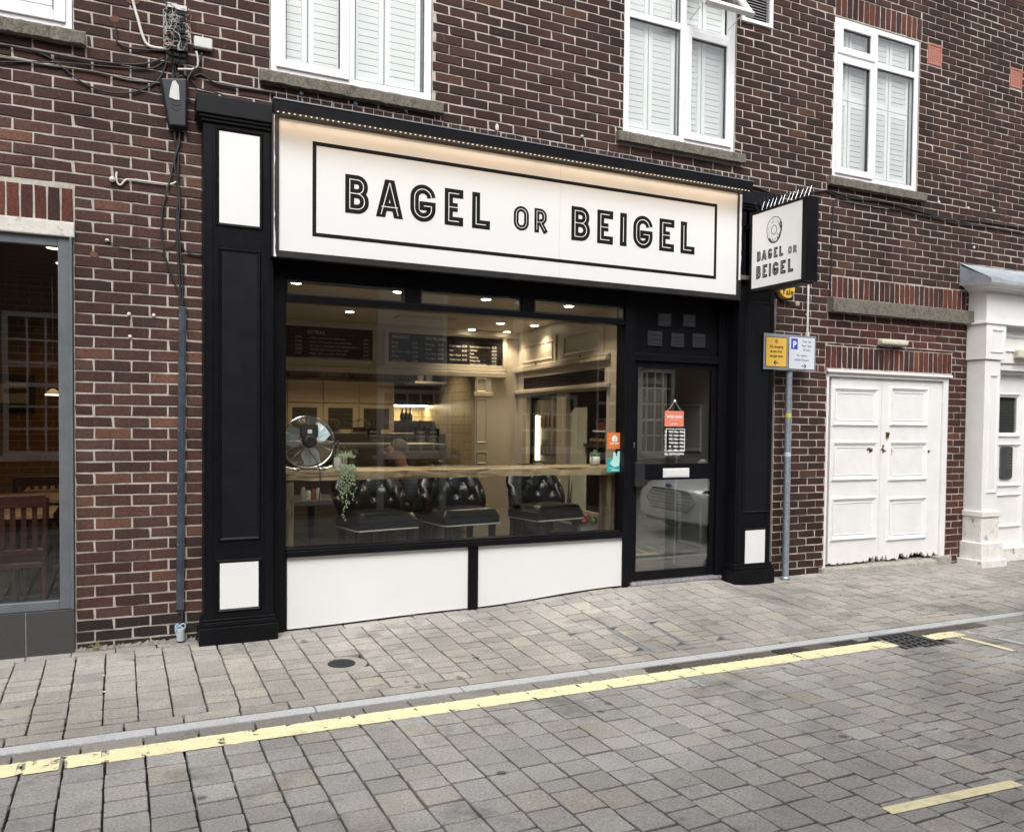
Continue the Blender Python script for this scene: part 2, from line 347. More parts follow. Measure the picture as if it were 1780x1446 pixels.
# bedding sheet beneath the stones
bd=MB(); N=90
xs=[XA-.3+(XB-XA+.6)*i/N for i in range(N+1)]; ys=[.4,0,-.1,-.2,-.35,-.5,-.7,-.9,-1.2,-1.55,-1.56,-1.67,-1.68,-3,-5,-7.2]
V=[(a,wy(a,b) if b<=0 else b,gz(a,min(b,0))-.026-(.004 if -1.67<=b<=-1.56 else 0)) for b in ys for a in xs]
bd.add(V,[(j*(N+1)+i,j*(N+1)+i+1,(j+1)*(N+1)+i+1,(j+1)*(N+1)+i) for j in range(len(ys)-1) for i in range(N)])
struct(bd.build('paving_bed',JNT))
gd=MB(); gd.add([(-150,-150,-.09),(150,-150,-.09),(150,150,-.09),(-150,150,-.09)],[(0,1,2,3)])
struct(gd.build('ground',M('far_paving',(.22,.21,.2),.85,var=.25,vs=2,bump=.3,bs=20)))
# ---- painted markings: thin broken sheets of paint on the stones
def paint_mat(name,col,sc=9,th=.62):
    m=M(name,col,.7,var=.1,vs=30,bump=.5,bs=120,dirt=.55,dcol=(.42,.38,.27),dsc=11,dth=.55); n=m.node_tree; L=n.links.new
    b=n.nodes['Principled BSDF']; o=[q for q in n.nodes if q.type=='OUTPUT_MATERIAL'][0]
    tc=n.nodes.new('ShaderNodeTexCoord'); nz=n.nodes.new('ShaderNodeTexNoise'); nz.inputs['Scale'].default_value=sc; nz.inputs['Detail'].default_value=9; nz.inputs['Roughness'].default_value=.75
    L(tc.outputs['Object'],nz.inputs[0])
    at=n.nodes.new('ShaderNodeAttribute'); at.attribute_name='Col'
    ad=n.nodes.new('ShaderNodeMath'); ad.operation='ADD'; L(nz.outputs[0],ad.inputs[0]); L(at.outputs['Fac'],ad.inputs[1])
    gt=n.nodes.new('ShaderNodeMath'); gt.operation='GREATER_THAN'; gt.inputs[1].default_value=th; L(ad.outputs[0],gt.inputs[0])
    t=n.nodes.new('ShaderNodeBsdfTransparent'); mx=n.nodes.new('ShaderNodeMixShader')
    L(gt.outputs[0],mx.inputs[0]); L(b.outputs[0],mx.inputs[1]); L(t.outputs[0],mx.inputs[2]); L(mx.outputs[0],o.inputs[0]); return m
YEL=paint_mat('yellow_line_paint',(.80,.735,.46)); WLN=paint_mat('worn_white_paint',(.5,.5,.5),th=.55)
def strip(name,x0,x1,y0,y1,mat,ph=None,skew=0.,h=.0035,step=.017,rag=.004):
    """ragged strip of paint; wear (Col) is stronger over the paver joints"""
    mb=MB(); n=max(2,int(abs(x1-x0)/step)); 
    ys_=[0,.25,.5,.75,1]
    xs_=[x0+(x1-x0)*i/n for i in range(n+1)]; V=[];Wt=[]
    for j,t in enumerate(ys_):
        for i,a in enumerate(xs_):
            aa=a+(rj(rag) if i in(0,n) else 0)
            b=y0+(y1-y0)*t+skew*(a-x0)+(rj(rag) if j in(0,4) else 0)
            V.append((aa,wy(aa,b),gz(aa,b)+h))
    Fs=[(j*(n+1)+i,j*(n+1)+i+1,(j+1)*(n+1)+i+1,(j+1)*(n+1)+i) for j in range(4) for i in range(n)]
    for f in Fs:
        xm=sum(V[q][0] for q in f)/4; wgt=0.
        if ph is not None:
            d=abs(((xm-ph+.085)%.17)-.085); wgt=.09 if d<.011 else 0.
        mb.add([V[q] for q in f],[(0,1,2,3)],(wgt,wgt,wgt))
    o=mb.build(name,mat); return struct(o)
strip('road_marking',XA,5.06,-1.95,-1.79,YEL,ph=.103)
strip('road_marking',5.46,5.80,-1.93,-1.80,YEL,rag=.008)
def thinline(pts,wd,mat,name='road_marking'):
    mb=MB()
    for (a,b),(c,d) in zip(pts,pts[1:]):
        n=8
        for i in range(n):
            p=Vector((a+(c-a)*i/n,b+(d-b)*i/n)); q=Vector((a+(c-a)*(i+1)/n,b+(d-b)*(i+1)/n)); t=(q-p).normalized(); s=Vector((-t.y,t.x))*wd/2
            mb.add([(v.x,v.y,gz(v.x,v.y)+.004) for v in (p-s,q-s,q+s,p+s)],[(0,1,2,3)],(0.,0.,0.))
    return struct(mb.build(name,mat))
thinline([PZ(1648,1103),PZ(1700,1116),PZ(1763,1133)],.05,YEL)
thinline([PZ(1678,1098),PZ(1790,1123)],.05,WLN)
a=PZ(1545,1419); b=PZ(1764,1366)
thinline([(a[0],a[1]+.01),(b[0],b[1]-.01)],.062,YEL)
a=PZ(1447,1446);thinline([(a[0]-.2,a[1]-.085),(a[0]-.03,a[1]-.045)],.045,YEL)
# ---- dark damp gutter gully: kept as darker stones above
# ---- drain grate
x0,x1,y0,y1=GRATE; g=thing('drain_grate','cast iron drain grate set in the paving at the end of the yellow line','drain',((x0+x1)/2,(y0+y1)/2,-.05))
mb=MB(); z=gz(5.2,-1.8)+.002; y0,y1=wy(5.2,y0),wy(5.2,y1)
for q in ((x0,x1,y0,y0+.022),(x0,x1,y1-.022,y1),(x0,x0+.022,y0+.022,y1-.022),(x1-.022,x1,y0+.022,y1-.022)): mb.box(*q,z-.03,z)
mb.build('grate_frame',M('grate_bars',(.12,.12,.125),.5,.4,var=.3,vs=60),g,bev=.002)
mb=MB()
for i in range(-4,7):
    xa_=x0+.022+(x1-x0-.044)*i/5.5
    for sg in (1,-1):
        pts=[]
        for t_ in [j/20 for j in range(21)]:
            xx=xa_+sg*.11*(t_-.5)*1.0+(.0 if sg>0 else .0); yy=y0+.022+(y1-y0-.044)*t_
            if x0+.02<xx<x1-.02: pts.append((xx,yy,z-.014-(0 if sg>0 else .003)))
        if sg>0 and len(pts)>2: mb.tube([pts[0],pts[-1]],.0085,4)
for i in range(1,5):
    yy=y0+.022+(y1-y0-.044)*i/5; mb.tube([(x0+.02,yy-.02,z-.0165),(x1-.02,yy+.02,z-.0165)],.0065,4)
mb.build('bar_grid',M('grate_bars',(.12,.12,.125),.5,.4,var=.3,vs=60),g)
mb=MB(); mb.box(x0,x1,y0,y1,z-.25,z-.06); mb.build('drain_pit',M('pit_black',(.006,.006,.006),.9),g)
# ---- round cover
cx,cy,cr=ROUND; z=gz(cx,cy)
mb=MB(); mb.lathe((cx,wy(cx,cy),z-.03),[(cr*.2,.0),(cr,0),(cr,.032),(cr-.004,.035),(cr*.1,.035)],32)
o=mb.build('stopcock_cover',IRON); tag(o,'small round black iron cover set in the pavement below the white panels','cover')
mb=MB()
for k in range(-5,6):
    for j in range(-5,6):
        a,b=k*.013,j*.013
        if a*a+b*b<(cr-.015)**2: mb.box(cx+a-.004,cx+a+.004,wy(cx,cy)+b-.004,wy(cx,cy)+b+.004,z+.004,z+.0075)
mb.build('tread_studs',IRON,o)
mb=MB(); mb.lathe((cx,wy(cx,cy),z-.03),[(cr+.001,0),(cr+.075,0),(cr+.075,.026),(cr+.001,.026)],32); struct(mb.build('paving_collar',M('collar',(.3,.28,.25),.9,var=.25,vs=60,bump=.4)))
# ---- recessed covers: steel edging and corner plates flush with the stones
xa,xb,ya,yb=2.93,3.98,-1.375,-.86
for k in range(3):
    w_=(xb-xa)/3; a=xa+w_*k; b=a+w_
    g=thing('recessed_cover',['left one of three steel edged recessed covers in the pavement before the shop','middle one of three steel edged recessed covers in the pavement','right one of three steel edged recessed covers, nearest the drain grate'][k],'cover',((a+b)/2,-1.1,0),'recessed covers in the pavement')
    mb=MB()
    def sp_(xx0,xx1,yy0,yy1):
        V=[(p,wy(p,q),gz(p,q)+h_) for h_ in (-.02,.0025) for p,q in ((xx0,yy0),(xx1,yy0),(xx1,yy1),(xx0,yy1))]
        mb.add(V,[(0,3,2,1),(4,5,6,7),(0,1,5,4),(1,2,6,5),(2,3,7,6),(3,0,4,7)])
    sp_(a+.004,a+.012,ya,yb); sp_(b-.012,b-.004,ya,yb); sp_(a+.012,b-.012,ya,ya+.008); sp_(a+.012,b-.012,yb-.008,yb)
    mb.build('steel_edge',GALV,g)
    for (p,q,sx_,sy_) in ((b-.012,ya+.008,-1,1),(a+.012,yb-.008,1,-1)):
        mb=MB(); T=[(p,q),(p+sx_*.085,q),(p,q+sy_*.06)]
        V=[(u,wy(u,v),gz(u,v)+h_) for h_ in (-.02,.003) for u,v in T]
        mb.add(V,[(0,2,1),(3,4,5),(0,1,4,3),(1,2,5,4),(2,0,3,5)]); mb.build('corner_plate',M('plate_grey',(.09,.09,.09),.6,.2,var=.3,vs=40),g)
# ================================================================ BRICK BUILDING
BLD=thing('brick_building','dark red brick terrace with white sash and casement windows above a black shopfront','building',(4,.2,0))
def Q(tl,br,y=0.):
    a,b=P(*tl,y); c,d=P(*br,y); return a,c,d,b        # x0,x1,z0,z1
W0=(-1.9,-.262,4.02,5.6); W1=(.973,2.186,4.0,5.6); W2=(3.936,5.157,4.05,5.6); W3=(6.393,7.609,4.007,5.593)
REST=(-2.6,-.266,-.2,2.70); SHOP=(.56,5.70,-.2,3.60); DD=(6.385,8.19,-.1,2.105); CASE=(P(1711,700,-.22)[0]+.015,10.6,-.2,2.95)
VENT=(5.205,5.575,5.28,5.62)
AB=[(7.728,7.943,5.382,5.607),(9.078,9.293,5.39,5.615)]
SILL=[(W0[0]-.06,W0[1]+.075,W0[2]-.085,W0[2]),(W1[0]-.075,W1[1]+.075,W1[2]-.085,W1[2]),(W2[0]-.075,W2[1]+.085,W2[2]-.085,W2[2]),(W3[0]-.07,W3[1]+.09,W3[2]-.085,W3[2])]
c0=P(1447,516,-.06); c1=P(1694,545,-.06); SILL.append((c0[0],c1[0],P(1447,541,-.06)[1],c0[1]))   # concrete hood over the double doors
SOLD=[(-2.6,-.262,2.80,3.02),(W3[0],W3[1]+.02,W3[3]+.008,W3[3]+.23),(W0[0],W0[1],5.61,5.83),(W1[0],W1[1],5.61,5.83),(W2[0],W2[1],5.61,5.83)]
a=P(1447,470); b=P(1690,530); SOLD.append((6.42,c1[0]-.06,SILL[4][3]+.005,SILL[4][3]+.225))
SOLD.append((DD[0]-.03,DD[1]+.04,DD[3]+.01,DD[3]+.235))
REV=(8.215,8.42,-.2,3.0)
LINT=(-2.6,-.262,2.70,2.795)
HOLES=[W0,W1,W2,W3,REST,SHOP,DD,CASE,VENT,LINT]+SILL
def cut(rects,h):
    out=[]
    for (a,b,c,d) in rects:
        e,f,g,i=h
        if f<=a or e>=b or i<=c or g>=d: out.append((a,b,c,d)); continue
        if e>a: out.append((a,e,c,d))
        if f<b: out.append((f,b,c,d))
        a2,b2=max(a,e),min(b,f)
        if g>c: out.append((a2,b2,c,g))
        if i<d: out.append((a2,b2,i,d))
    return out
PALB=[(.050,.0245,.020),(.041,.0205,.0175),(.056,.027,.022),(.037,.0205,.018),(.047,.025,.021),(.060,.030,.024),(.042,.023,.019),(.053,.029,.024),(.046,.0235,.0195),(.055,.026,.021)]
def brick(mb,x0,x1,z0,z1,vert=False,cl=None):
    g=.0056; x0+=g+rj(.0008);x1-=g+rj(.0008);z0+=g+rj(.001);z1-=g+rj(.001)
    if x1-x0<.012 or z1-z0<.012: return
    nx=max(1,int((x1-x0)/.055)); nz=max(1,int((z1-z0)/.055)) ; pts=[]
    for i in range(nx): pts.append((x0+(x1-x0)*i/nx,z0))
    for i in range(nz): pts.append((x1,z0+(z1-z0)*i/nz))
    for i in range(nx): pts.append((x1-(x1-x0)*i/nx,z1))
    for i in range(nz): pts.append((x0,z1-(z1-z0)*i/nz))
    if random.random()<.3 and not vert:
        e=random.uniform(.006,.013); pts=[q for q in pts]; k_=random.choice((0,1)); 
        pts[0]=(x0+e*.5,z0+e*.35) if k_ else pts[0]
        i_=nx+nz; pts[i_]=(x1-e*.5,z1-e*.35)
    J=.0021; pts=[(a+rj(J),b+rj(J)) for a,b in pts]; cx,cz=(x0+x1)/2,(z0+z1)/2
    dy=rj(.0028); ti=rj(.014); n=len(pts); c=.0028
    fr=[(a+(c if a<cx else -c),-.0+dy+ti*(b-cz),b+(c if b<cz else -c)) for a,b in pts]
    md=[(a,.003+dy,b) for a,b in pts]; bk=[(a,.03,b) for a,b in pts]
    k=random.uniform(.9,1.13); col=tuple(q*k for q in (cl or random.choice(PALB)))
    if not cl and random.random()<.035: col=(.085,.042,.029)
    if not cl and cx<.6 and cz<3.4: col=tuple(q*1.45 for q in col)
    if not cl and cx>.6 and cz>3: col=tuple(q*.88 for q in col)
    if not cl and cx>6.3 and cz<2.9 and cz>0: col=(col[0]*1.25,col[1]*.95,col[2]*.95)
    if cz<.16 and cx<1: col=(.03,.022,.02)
    mb.add(fr+md+bk,[tuple(range(n))]+[(i,n+i,n+(i+1)%n,(i+1)%n)[::-1] for i in range(n)]+[(n+i,2*n+i,2*n+(i+1)%n,n+(i+1)%n)[::-1] for i in range(n)],col)
bw=MB(); ZTOP=6.35; XL,XR=-2.6,11.2; zph=1.396%.075; xph=-.151
r0=math.floor((-.12-zph)/.075); k=r0
while zph+k*.075<ZTOP:
    z0=zph+k*.075; z1=z0+.075; off=xph+(.1125 if k%2 else 0)
    i=math.floor((XL-off)/.225)
    while off+i*.225<XR:
        for q in [(off+i*.225,off+(i+1)*.225,z0,z1)]:
            rs=[q]
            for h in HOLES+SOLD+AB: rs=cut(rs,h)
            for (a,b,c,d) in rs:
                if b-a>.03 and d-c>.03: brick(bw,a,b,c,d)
        i+=1
    k+=1
for (a,b,c,d) in SOLD:
    n=round((b-a)/.075); w_=(b-a)/n
    for i in range(n):
        rs=[(a+i*w_,a+(i+1)*w_,c,d)]
        for h in HOLES: rs=cut(rs,h)
        for q in rs:
            if q[1]-q[0]>.03: brick(bw,*q,cl=random.choice([(.075,.026,.02),(.058,.023,.02),(.09,.03,.022),(.045,.022,.02),(.1,.036,.024)]))
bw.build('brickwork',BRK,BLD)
mo=MB(); rs=[(XL,XR,-.3,ZTOP)]
for h in HOLES: rs=cut(rs,h)
for (a,b,c,d) in rs: mo.box(a,b,.0055,.24,c,d)
mo.build('mortar_core',MORT,BLD)
mo=MB(); mo.box(XL-5,XL,-.0,.3,-.3,9); mo.box(XR,XR+8,0,.3,-.3,9); mo.box(XL,XR,0,.3,ZTOP,9); mo.box(XL-5,XR+8,5.7,5.9,-.3,9); mo.box(XL-5.2,XL-5,0,5.9,-.3,9);mo.box(XR+8,XR+8.2,0,5.9,-.3,9); mo.box(XL-5,XR+8,0.3,5.7,8.8,9)
mo.build('upper_wall',M('plain_brick_mass',(.07,.035,.028),.9,var=.3,vs=20),BLD)
mo=MB(); mo.box(XL,XR,.45,.5,3.75,ZTOP); mo.box(XL,XR,.24,5.6,3.62,3.72); mo.build('room_lining',M('room_lining',(.05,.05,.05),.8),BLD)
# air bricks
for q in AB:
    mb=MB(); a,b,c,d=q; mb.frame(a+.004,b-.004,c+.004,d-.004,-.004,.02,.018)
    nx,nz=6,7; 
    for i in range(nx+1):
        xx=a+.022+(b-a-.044)*i/nx; mb.box(xx-.006,xx+.006,0,.02,c+.022,d-.022)
    for i in range(nz+1):
        zz=c+.022+(d-c-.044)*i/nz; mb.box(a+.022,b-.022,.001,.021,zz-.006,zz+.006)
    mb.build('air_brick',M('terracotta',(.38,.15,.11),.8,var=.15,vs=30,bump=.3),BLD)
# sills and hood
for i,(a,b,c,d) in enumerate(SILL):
    mb=MB(); y0=-.055 if i<4 else -.075
    nseg=max(4,int((b-a)/.03)); 
    V=[];Fs=[]
    for k in range(nseg+1):
        xx=a+(b-a)*k/nseg; j=rj(.004); j2=rj(.004)
        V+=[(xx,y0+j,c+j2),(xx,y0+rj(.004),d-.012+rj(.003)),(xx,y0+.012+rj(.003),d+rj(.002)),(xx,.1,d+.004),(xx,.1,c)]
    for k in range(nseg):
        for e in range(5): Fs.append((k*5+e,k*5+(e+1)%5,(k+1)*5+(e+1)%5,(k+1)*5+e))
    Fs+=[(0,1,2,3,4)[::-1],tuple(nseg*5+e for e in range(5))]
    mb.add(V,Fs).build('sill' if i<4 else 'concrete_hood',CONC,BLD)
mb=MB(); a,b,c,d=LINT; mb.box(a,b+.004,-.03,.1,c,d); mb.build('painted_lintel',M('flaking_paint',(.6,.57,.53),.8,var=.1,vs=20,bump=.5,bs=60,dirt=.9,dcol=(.16,.13,.1),dsc=18,dth=.56),BLD,bev=.006)
# ---------------------------------------------------------------- upstairs windows
def shutter_panel(mb,x0,x1,z0,z1,y,tilt=62,st=.05,slat=.044):
    mb.frame(x0,x1,z0,z1,y-.012,y+.014,st*.75,st,st)
    n=int((z1-z0-2*st)/.052); 
    if n<1: return
    p=(z1-z0-2*st)/n
    for i in range(n):
        mb.rbox(((x0+x1)/2,y,z0+st+p*(i+.5)),(x1-x0-1.5*st-.004,.008,slat),Matrix.Rotation(R(90-tilt),3,'X'))
def casement(W,mull,trans,sashes,label,tilt=80,openl=None,fy=.012):
    """W opening; outer frame, mullion x, transom z; sashes = list of cell ids with a proud opening frame"""
    a,b,c,d=W; t=.055
    mb=MB(); mb.frame(a+.004,b-.004,c+.004,d-.002,fy,fy+.065,t,.065,t)
    mb.box(mull-.032,mull+.032,fy+.001,fy+.065,c+.069,d-t-.002); 
    if trans:
        mb.box(a+t+.004,mull-.032,fy+.002,fy+.065,trans-.03,trans+.03); mb.box(mull+.032,b-t-.004,fy+.002,fy+.065,trans-.03,trans+.03)
    fr=mb.build('window',UPVC,BLD,bev=.004)
    if label: fr['label']=label
    cells={}
    zl,zh=c+.069,d-t-.002
    xs_={'l':(a+t+.004,mull-.032),'r':(mull+.032,b-t-.004)}
    for k,(p,q) in xs_.items():
        if trans: cells[k+'b']=(p,q,zl,trans-.03); cells[k+'t']=(p,q,trans+.03,zh)
        else: cells[k+'b']=(p,q,zl,zh)
    for k,(p,q,e,f) in cells.items():
        gm=MB()
        if k==openl:
            piv=Vector(((p+q)/2,fy-.02,f)); Mx=Matrix.Translation(piv)@Matrix.Rotation(R(-38),4,'X')@Matrix.Translation(-piv)
            sm=MB(Mx); sm.frame(p-.022,q+.022,e-.022,f+.02,fy-.034,fy+.01,.062); s_=sm.build('sash',UPVC,fr,bev=.004)
            gm.M=Mx; gm.box(p+.04,q-.04,fy-.02,fy-.012,e+.04,f-.042); gm.build('pane',GLU,fr)
            for xx_ in (p+.03,q-.03): st=MB(); st.tube([(xx_,fy,e+.05),(xx_,fy-.16,e+.1)],.005,6); st.build('stay',STEEL,fr)
            continue
        if k in sashes:
            sm=MB(); sm.frame(p-.018,q+.018,e-.018,f+.018,fy-.016,fy+.02,.066); sm.build('sash',UPVC,fr,bev=.004)
            sm=MB(); sm.frame(p+.049,q-.049,e+.049,f-.049,fy+.002,fy+.012,.007); sm.build('gasket',M('gasket',(.05,.05,.055),.6),fr)
            gm.box(p+.05,q-.05,fy+.012,fy+.018,e+.05,f-.05)
        else:
            sm=MB(); sm.frame(p+.001,q-.001,e+.001,f-.001,fy+.016,fy+.026,.008); sm.build('gasket',M('gasket',(.05,.05,.055),.6),fr)
            gm.box(p+.009,q-.009,fy+.026,fy+.032,e+.009,f-.009)
        gm.build('pane',GLU,fr)
    for k,(p,q) in xs_.items():
        w_=(q-p); m_=p+w_*.45; mid=c+.09+(d-c-.18)*.52
        for (u,v) in ((p+.004,m_-.006),(m_+.006,q-.012)):
            sm=MB()
            if label and 'small' in label:
                shutter_panel(sm,u,v,c+.075,mid-.004,fy+.085,tilt); shutter_panel(sm,u,v,mid+.004,d-.06,fy+.085,tilt)
            else: shutter_panel(sm,u,v,c+.075,d-.06,fy+.085,tilt)
            sm.build('shutter',SHUT,fr)
    return fr
def px2x(x,y): return P(x,y)[0]
casement(W0,-1.08,5.08,('rb',),'white window at the top left corner of the wall')
casement(W1,(P(600,140)[0]+P(620,140)[0])/2,5.1,('lb',),'white window above the left end of the shop sign',tilt=80)
casement(W2,(P(1182,150)[0]+P(1196,150)[0])/2,P(1090,20)[1]-.0,('rb',),'white window with its top light propped open, above the right end of the shop sign',tilt=80,openl='rt')
casement(W3,(P(1526,200)[0]+P(1517,200)[0])/2,P(1453,92)[1],('lb','lt'),'small white window with two air bricks to its right',tilt=76)
# ---------------------------------------------------------------- restaurant shopfront on the left
fr=MB(); xr=REST[1]-.004; z1=REST[3]-.002
fb=P(120,1050)[1]; zt=P(60,410)[1]
fr.box(xr-.085,xr,-.005,.06,P(118,1042)[1]-.06,z1); fr.box(XL,xr-.085,-.003,.06,fb-.03,fb+.03); fr.box(XL,xr-.085,.0,.06,z1-.06,z1)
fr.box(xr-.018,xr-.002,-.03,-.005,fb-.03,z1)
f_=fr.build('shop_window',GREYF,BLD,bev=.004); f_['label']='grey framed restaurant window at the left edge'
mb=MB(); mb.box(XL,xr-.086,.02,.03,fb+.031,z1-.061); mb.build('pane',GLS,f_)
mb=MB(); tz=fb-.032
xj=P(45,1100)[0]
mb.box(xj+.003,xr,-.02,.05,-.12,tz); mb.box(xj-.6,xj-.003,-.02,.05,-.12,tz); mb.box(xj-1.9,xj-.606,-.02,.05,-.12,tz)
mb.build('stall_riser_tile',M('grey_tile',(.052,.05,.052),.45,var=.3,vs=180),f_,bev=.002)
mb=MB(); mb.box(XL,xr,-.012,.04,-.12,tz-.003); mb.build('tile_grout',MORT,f_)
# ---------------------------------------------------------------- double doors
a,b,c,d=DD; DZ=.06
ft=MB(); ft.box(a+.003,b-.003,.0,.08,d-.07,d-.003); ft.box(b-.075,b-.003,.004,.08,.02,d-.07); ft.box(a+.003,a+.03,.004,.08,.02,d-.07)
ft.box(a-.02,b+.02,-.03,.0,d-.03,d-.004)
fd=ft.build('double_door',WOODP,BLD,bev=.003); fd['label']='white panelled double doors with peeling paint'
xm=P(1534,800)[0]; xl=P(1441,800,DZ-.02)[0]; xrr=b-.078
def leafdoor(x0,x1,name,rag=True):
    mb=MB(); z0=.12; zt_=d-.075; n=40; V=[];pts=[(x1,zt_),(x0,zt_)]
    for i in range(n+1):
        t=i/n; xx=x0+(x1-x0)*t; jag=0
        if rag: jag=random.choice((0,0,0,.01,.02)) if not ((xx>7.05 and xx<7.35) or (xx>7.5 and xx<8.1)) else random.choice((.0,.01,.03,.045,.06))
        pts.append((xx,z0+jag+rj(.003)))
    mb.prism(pts,DZ-.03,DZ+.01); return mb.build(name,WOODP,fd)
L1=leafdoor(xl,xm-.002,'door_leaf'); L2=leafdoor(xm+.002,xrr,'door_leaf')
for lf,cols_ in ((L1,((1447,1526),(1441,1521))),(L2,((1546,1612),(1539,1607)))):
    top=cols_[0]; bot=cols_[1]
    for (ya,yb) in ((671,742),(766,835),(864,936)):
        t=(ya-671)/(936-671); u0=cols_[0][0]+(bot[0]-top[0])*t; u1=cols_[0][1]+(bot[1]-top[1])*t
        p=P(u0,ya,DZ-.03); q=P(u1,yb,DZ-.03)
        # crossed perspective: use left-top and right-bottom corners
        mb=MB(); mb.mould(p[0],q[0],q[1],p[1],DZ-.03,.055,.022); mb.mould(p[0]+.062,q[0]-.062,q[1]+.062,p[1]-.062,DZ-.03,.012,.008); mb.build('panel_moulding',WOODP,lf,bev=.002)
mb=MB(); p=P(1541,756,DZ-.03); mb.box(p[0]-.012,p[0]+.014,DZ-.05,DZ-.03,p[1]-.03,p[1]+.03); mb.tube([(p[0],DZ-.06,p[1]+.012),(p[0],DZ-.03,p[1]+.012)],.014,12); mb.build('lock',M('old_brass',(.12,.09,.05),.5,.7),L2)
for (u,v,n_) in ((1513,783,26),(1535,783,14),(1548,785,12),(1612,785,20)):
    mb=MB(); p=P(u,v,DZ-.03)
    for i in range(n_):
        xx,zz=p[0]+random.gauss(0,.02),p[1]+random.gauss(0,.02 if n_<20 else .012); s_=random.uniform(.003,.012); mb.prism([(xx+s_*math.cos(k)*1.6,zz+s_*math.sin(k)*random.uniform(.5,1.2)) for k in [j*1.05 for j in range(6)]],DZ-.0315,DZ-.03)
    mb.build('scuffed_paint',M('bare_wood',(.2,.12,.09),.8,var=.4,vs=60),fd)
mb=MB(); mb.box(a+.05,b-.05,.1,.14,.0,d); mb.build('dark_void',M('void',(.008,.007,.006),.95),fd)
mb=MB(); V=[(a-.0,-.03,.085),(b-.1,-.03,.075),(b-.1,.12,.115),(a,.12,.115),(a,-.045,.0),(b-.1,-.045,.0)]
mb.add(V,[(0,1,2,3),(4,5,1,0)]); mb.box(b-.16,b+.05,-.05,.1,-.02,.12); mb.box(a-.07,a+.06,-.055,.05,-.02,.105); mb.build('threshold',M('old_threshold',(.33,.31,.27),.9,var=.3,vs=25,bump=.5),fd,bev=.006)
# ---------------------------------------------------------------- white classical door surround on the right
DS=thing('door_surround','white painted classical door surround with lead covered cornice at the right edge','doorway',(9.5,0,0))
YP=-.22
def xz(px,py,y=YP): return P(px,py,y)
xa=xz(1712,560)[0]; xb=xz(1742,560)[0]
sh=P(1711,700,YP)[0]; se=P(1738,700,YP)[0]
mb=MB(); zc0=P(1710,558,YP)[1]; zb=P(1708,960,YP)[1]
mb.box(sh,se,YP,.0,.2,P(1709,625,YP)[1]); mb.build('pilaster',WOODP,DS,bev=.004)
mb=MB(); z_t=P(1709,562,YP)[1]; z_b=P(1709,624,YP)[1]
mb.box(sh-.02,se+.05,YP-.02,-.001,z_b,z_t); pc=mb.build('pilaster_capital',WOODP,DS,bev=.004)
mb=MB(); mb.mould(sh+.045,se,z_b+.07,z_t-.05,YP-.021,.035,.012); mb.build('panel_moulding',WOODP,pc)
mb=MB(); mb.mould(sh+.06,se-.03,P(1716,858,YP)[1],P(1716,650,YP)[1],YP-.001,.04,.014); mb.build('panel_moulding',WOODP,DS)
mb=MB(); zz=P(1690,895,YP)[1]; mb.box(sh-.025,se+.035,YP-.03,-.002,zz-.03,zz+.03); mb.box(sh-.012,se+.02,YP-.015,-.003,.2,zz-.031); z2=P(1685,945,YP)[1]
mb.box(sh-.05,se+.05,YP-.05,-.004,.09,z2); mb.box(sh-.09,se+.075,YP-.085,-.005,-.03,.09); mb.build('plinth_block',M('peeling_plinth',(.74,.72,.69),.6,var=.1,vs=12,bump=.4,bs=70,dirt=.85,dcol=(.16,.1,.075),dsc=11,dth=.57),DS,bev=.006)
ze0=z_t; ze1=P(1712,505,YP)[1]
mb=MB(); mb.box(sh-.04,10.6,YP-.035,-.001,ze0+.0,ze0+.018); mb.box(sh,10.6,YP,-.002,ze0+.018,ze1); mb.build('frieze',WOODP,DS,bev=.003)
# stepped cornice with returned mouldings
prof=[(0,0),(.012,0),(.012,.02),(.022,.035),(.03,.05),(.03,.065),(.055,.085),(.065,.10),(.065,.115),(.09,.14),(.12,.165),(.15,.19),(.15,.215),(0,.215)]
zt2=P(1719,484,YP-.15)[1]; sc=(zt2-ze1)/.215
V=[];Fs=[];n=len(prof)
for (o,h) in prof: V.append((sh-o*1.0-0.0,YP-o,ze1+h*sc))
for (o,h) in prof: V.append((10.6,YP-o,ze1+h*sc))
for (o,h) in prof: V.append((sh-o,-.001,ze1+h*sc))
for i in range(n-1): Fs+=[(i,i+1,n+i+1,n+i),(2*n+i,2*n+i+1,i+1,i)]
mb=MB(); mb.add(V,Fs); mb.box(sh,10.6,YP,-.001,ze1,ze1+.215*sc-.002); mb.build('cornice',WOODP,DS)
zl=ze1+.215*sc; zk=P(1662,457,-.0)[1]
LEAD=M('lead_flashing',(.33,.36,.40),.55,.08,var=.3,vs=5,bump=.5,bs=9,dirt=.4,dcol=(.16,.17,.19),dsc=4)
V=[];Fs=[]; n=30
for i in range(n+1):
    xx=sh-.16+(10.6-sh+.16)*i/n; V+=[(xx,YP-.162,zl-.035+rj(.004)),(xx,YP-.155,zl+.008+rj(.003)),(xx,YP-.1,zl+.008+(zk-zl)*.16+rj(.003)),(xx,-.03,zl+.008+(zk-zl)*.8+rj(.003)),(xx,-.002,zk+rj(.004))]
for i in range(n):
    for k in range(4): Fs.append((i*5+k,(i+1)*5+k,(i+1)*5+k+1,i*5+k+1))
Fs.append((0,1,2,3,4)); V2=len(V); V+=[(sh-.16,-.002,zl-.02)]; Fs.append((0,4,V2))
mb=MB(); mb.add(V,Fs); mb.build('lead_roof',LEAD,DS)
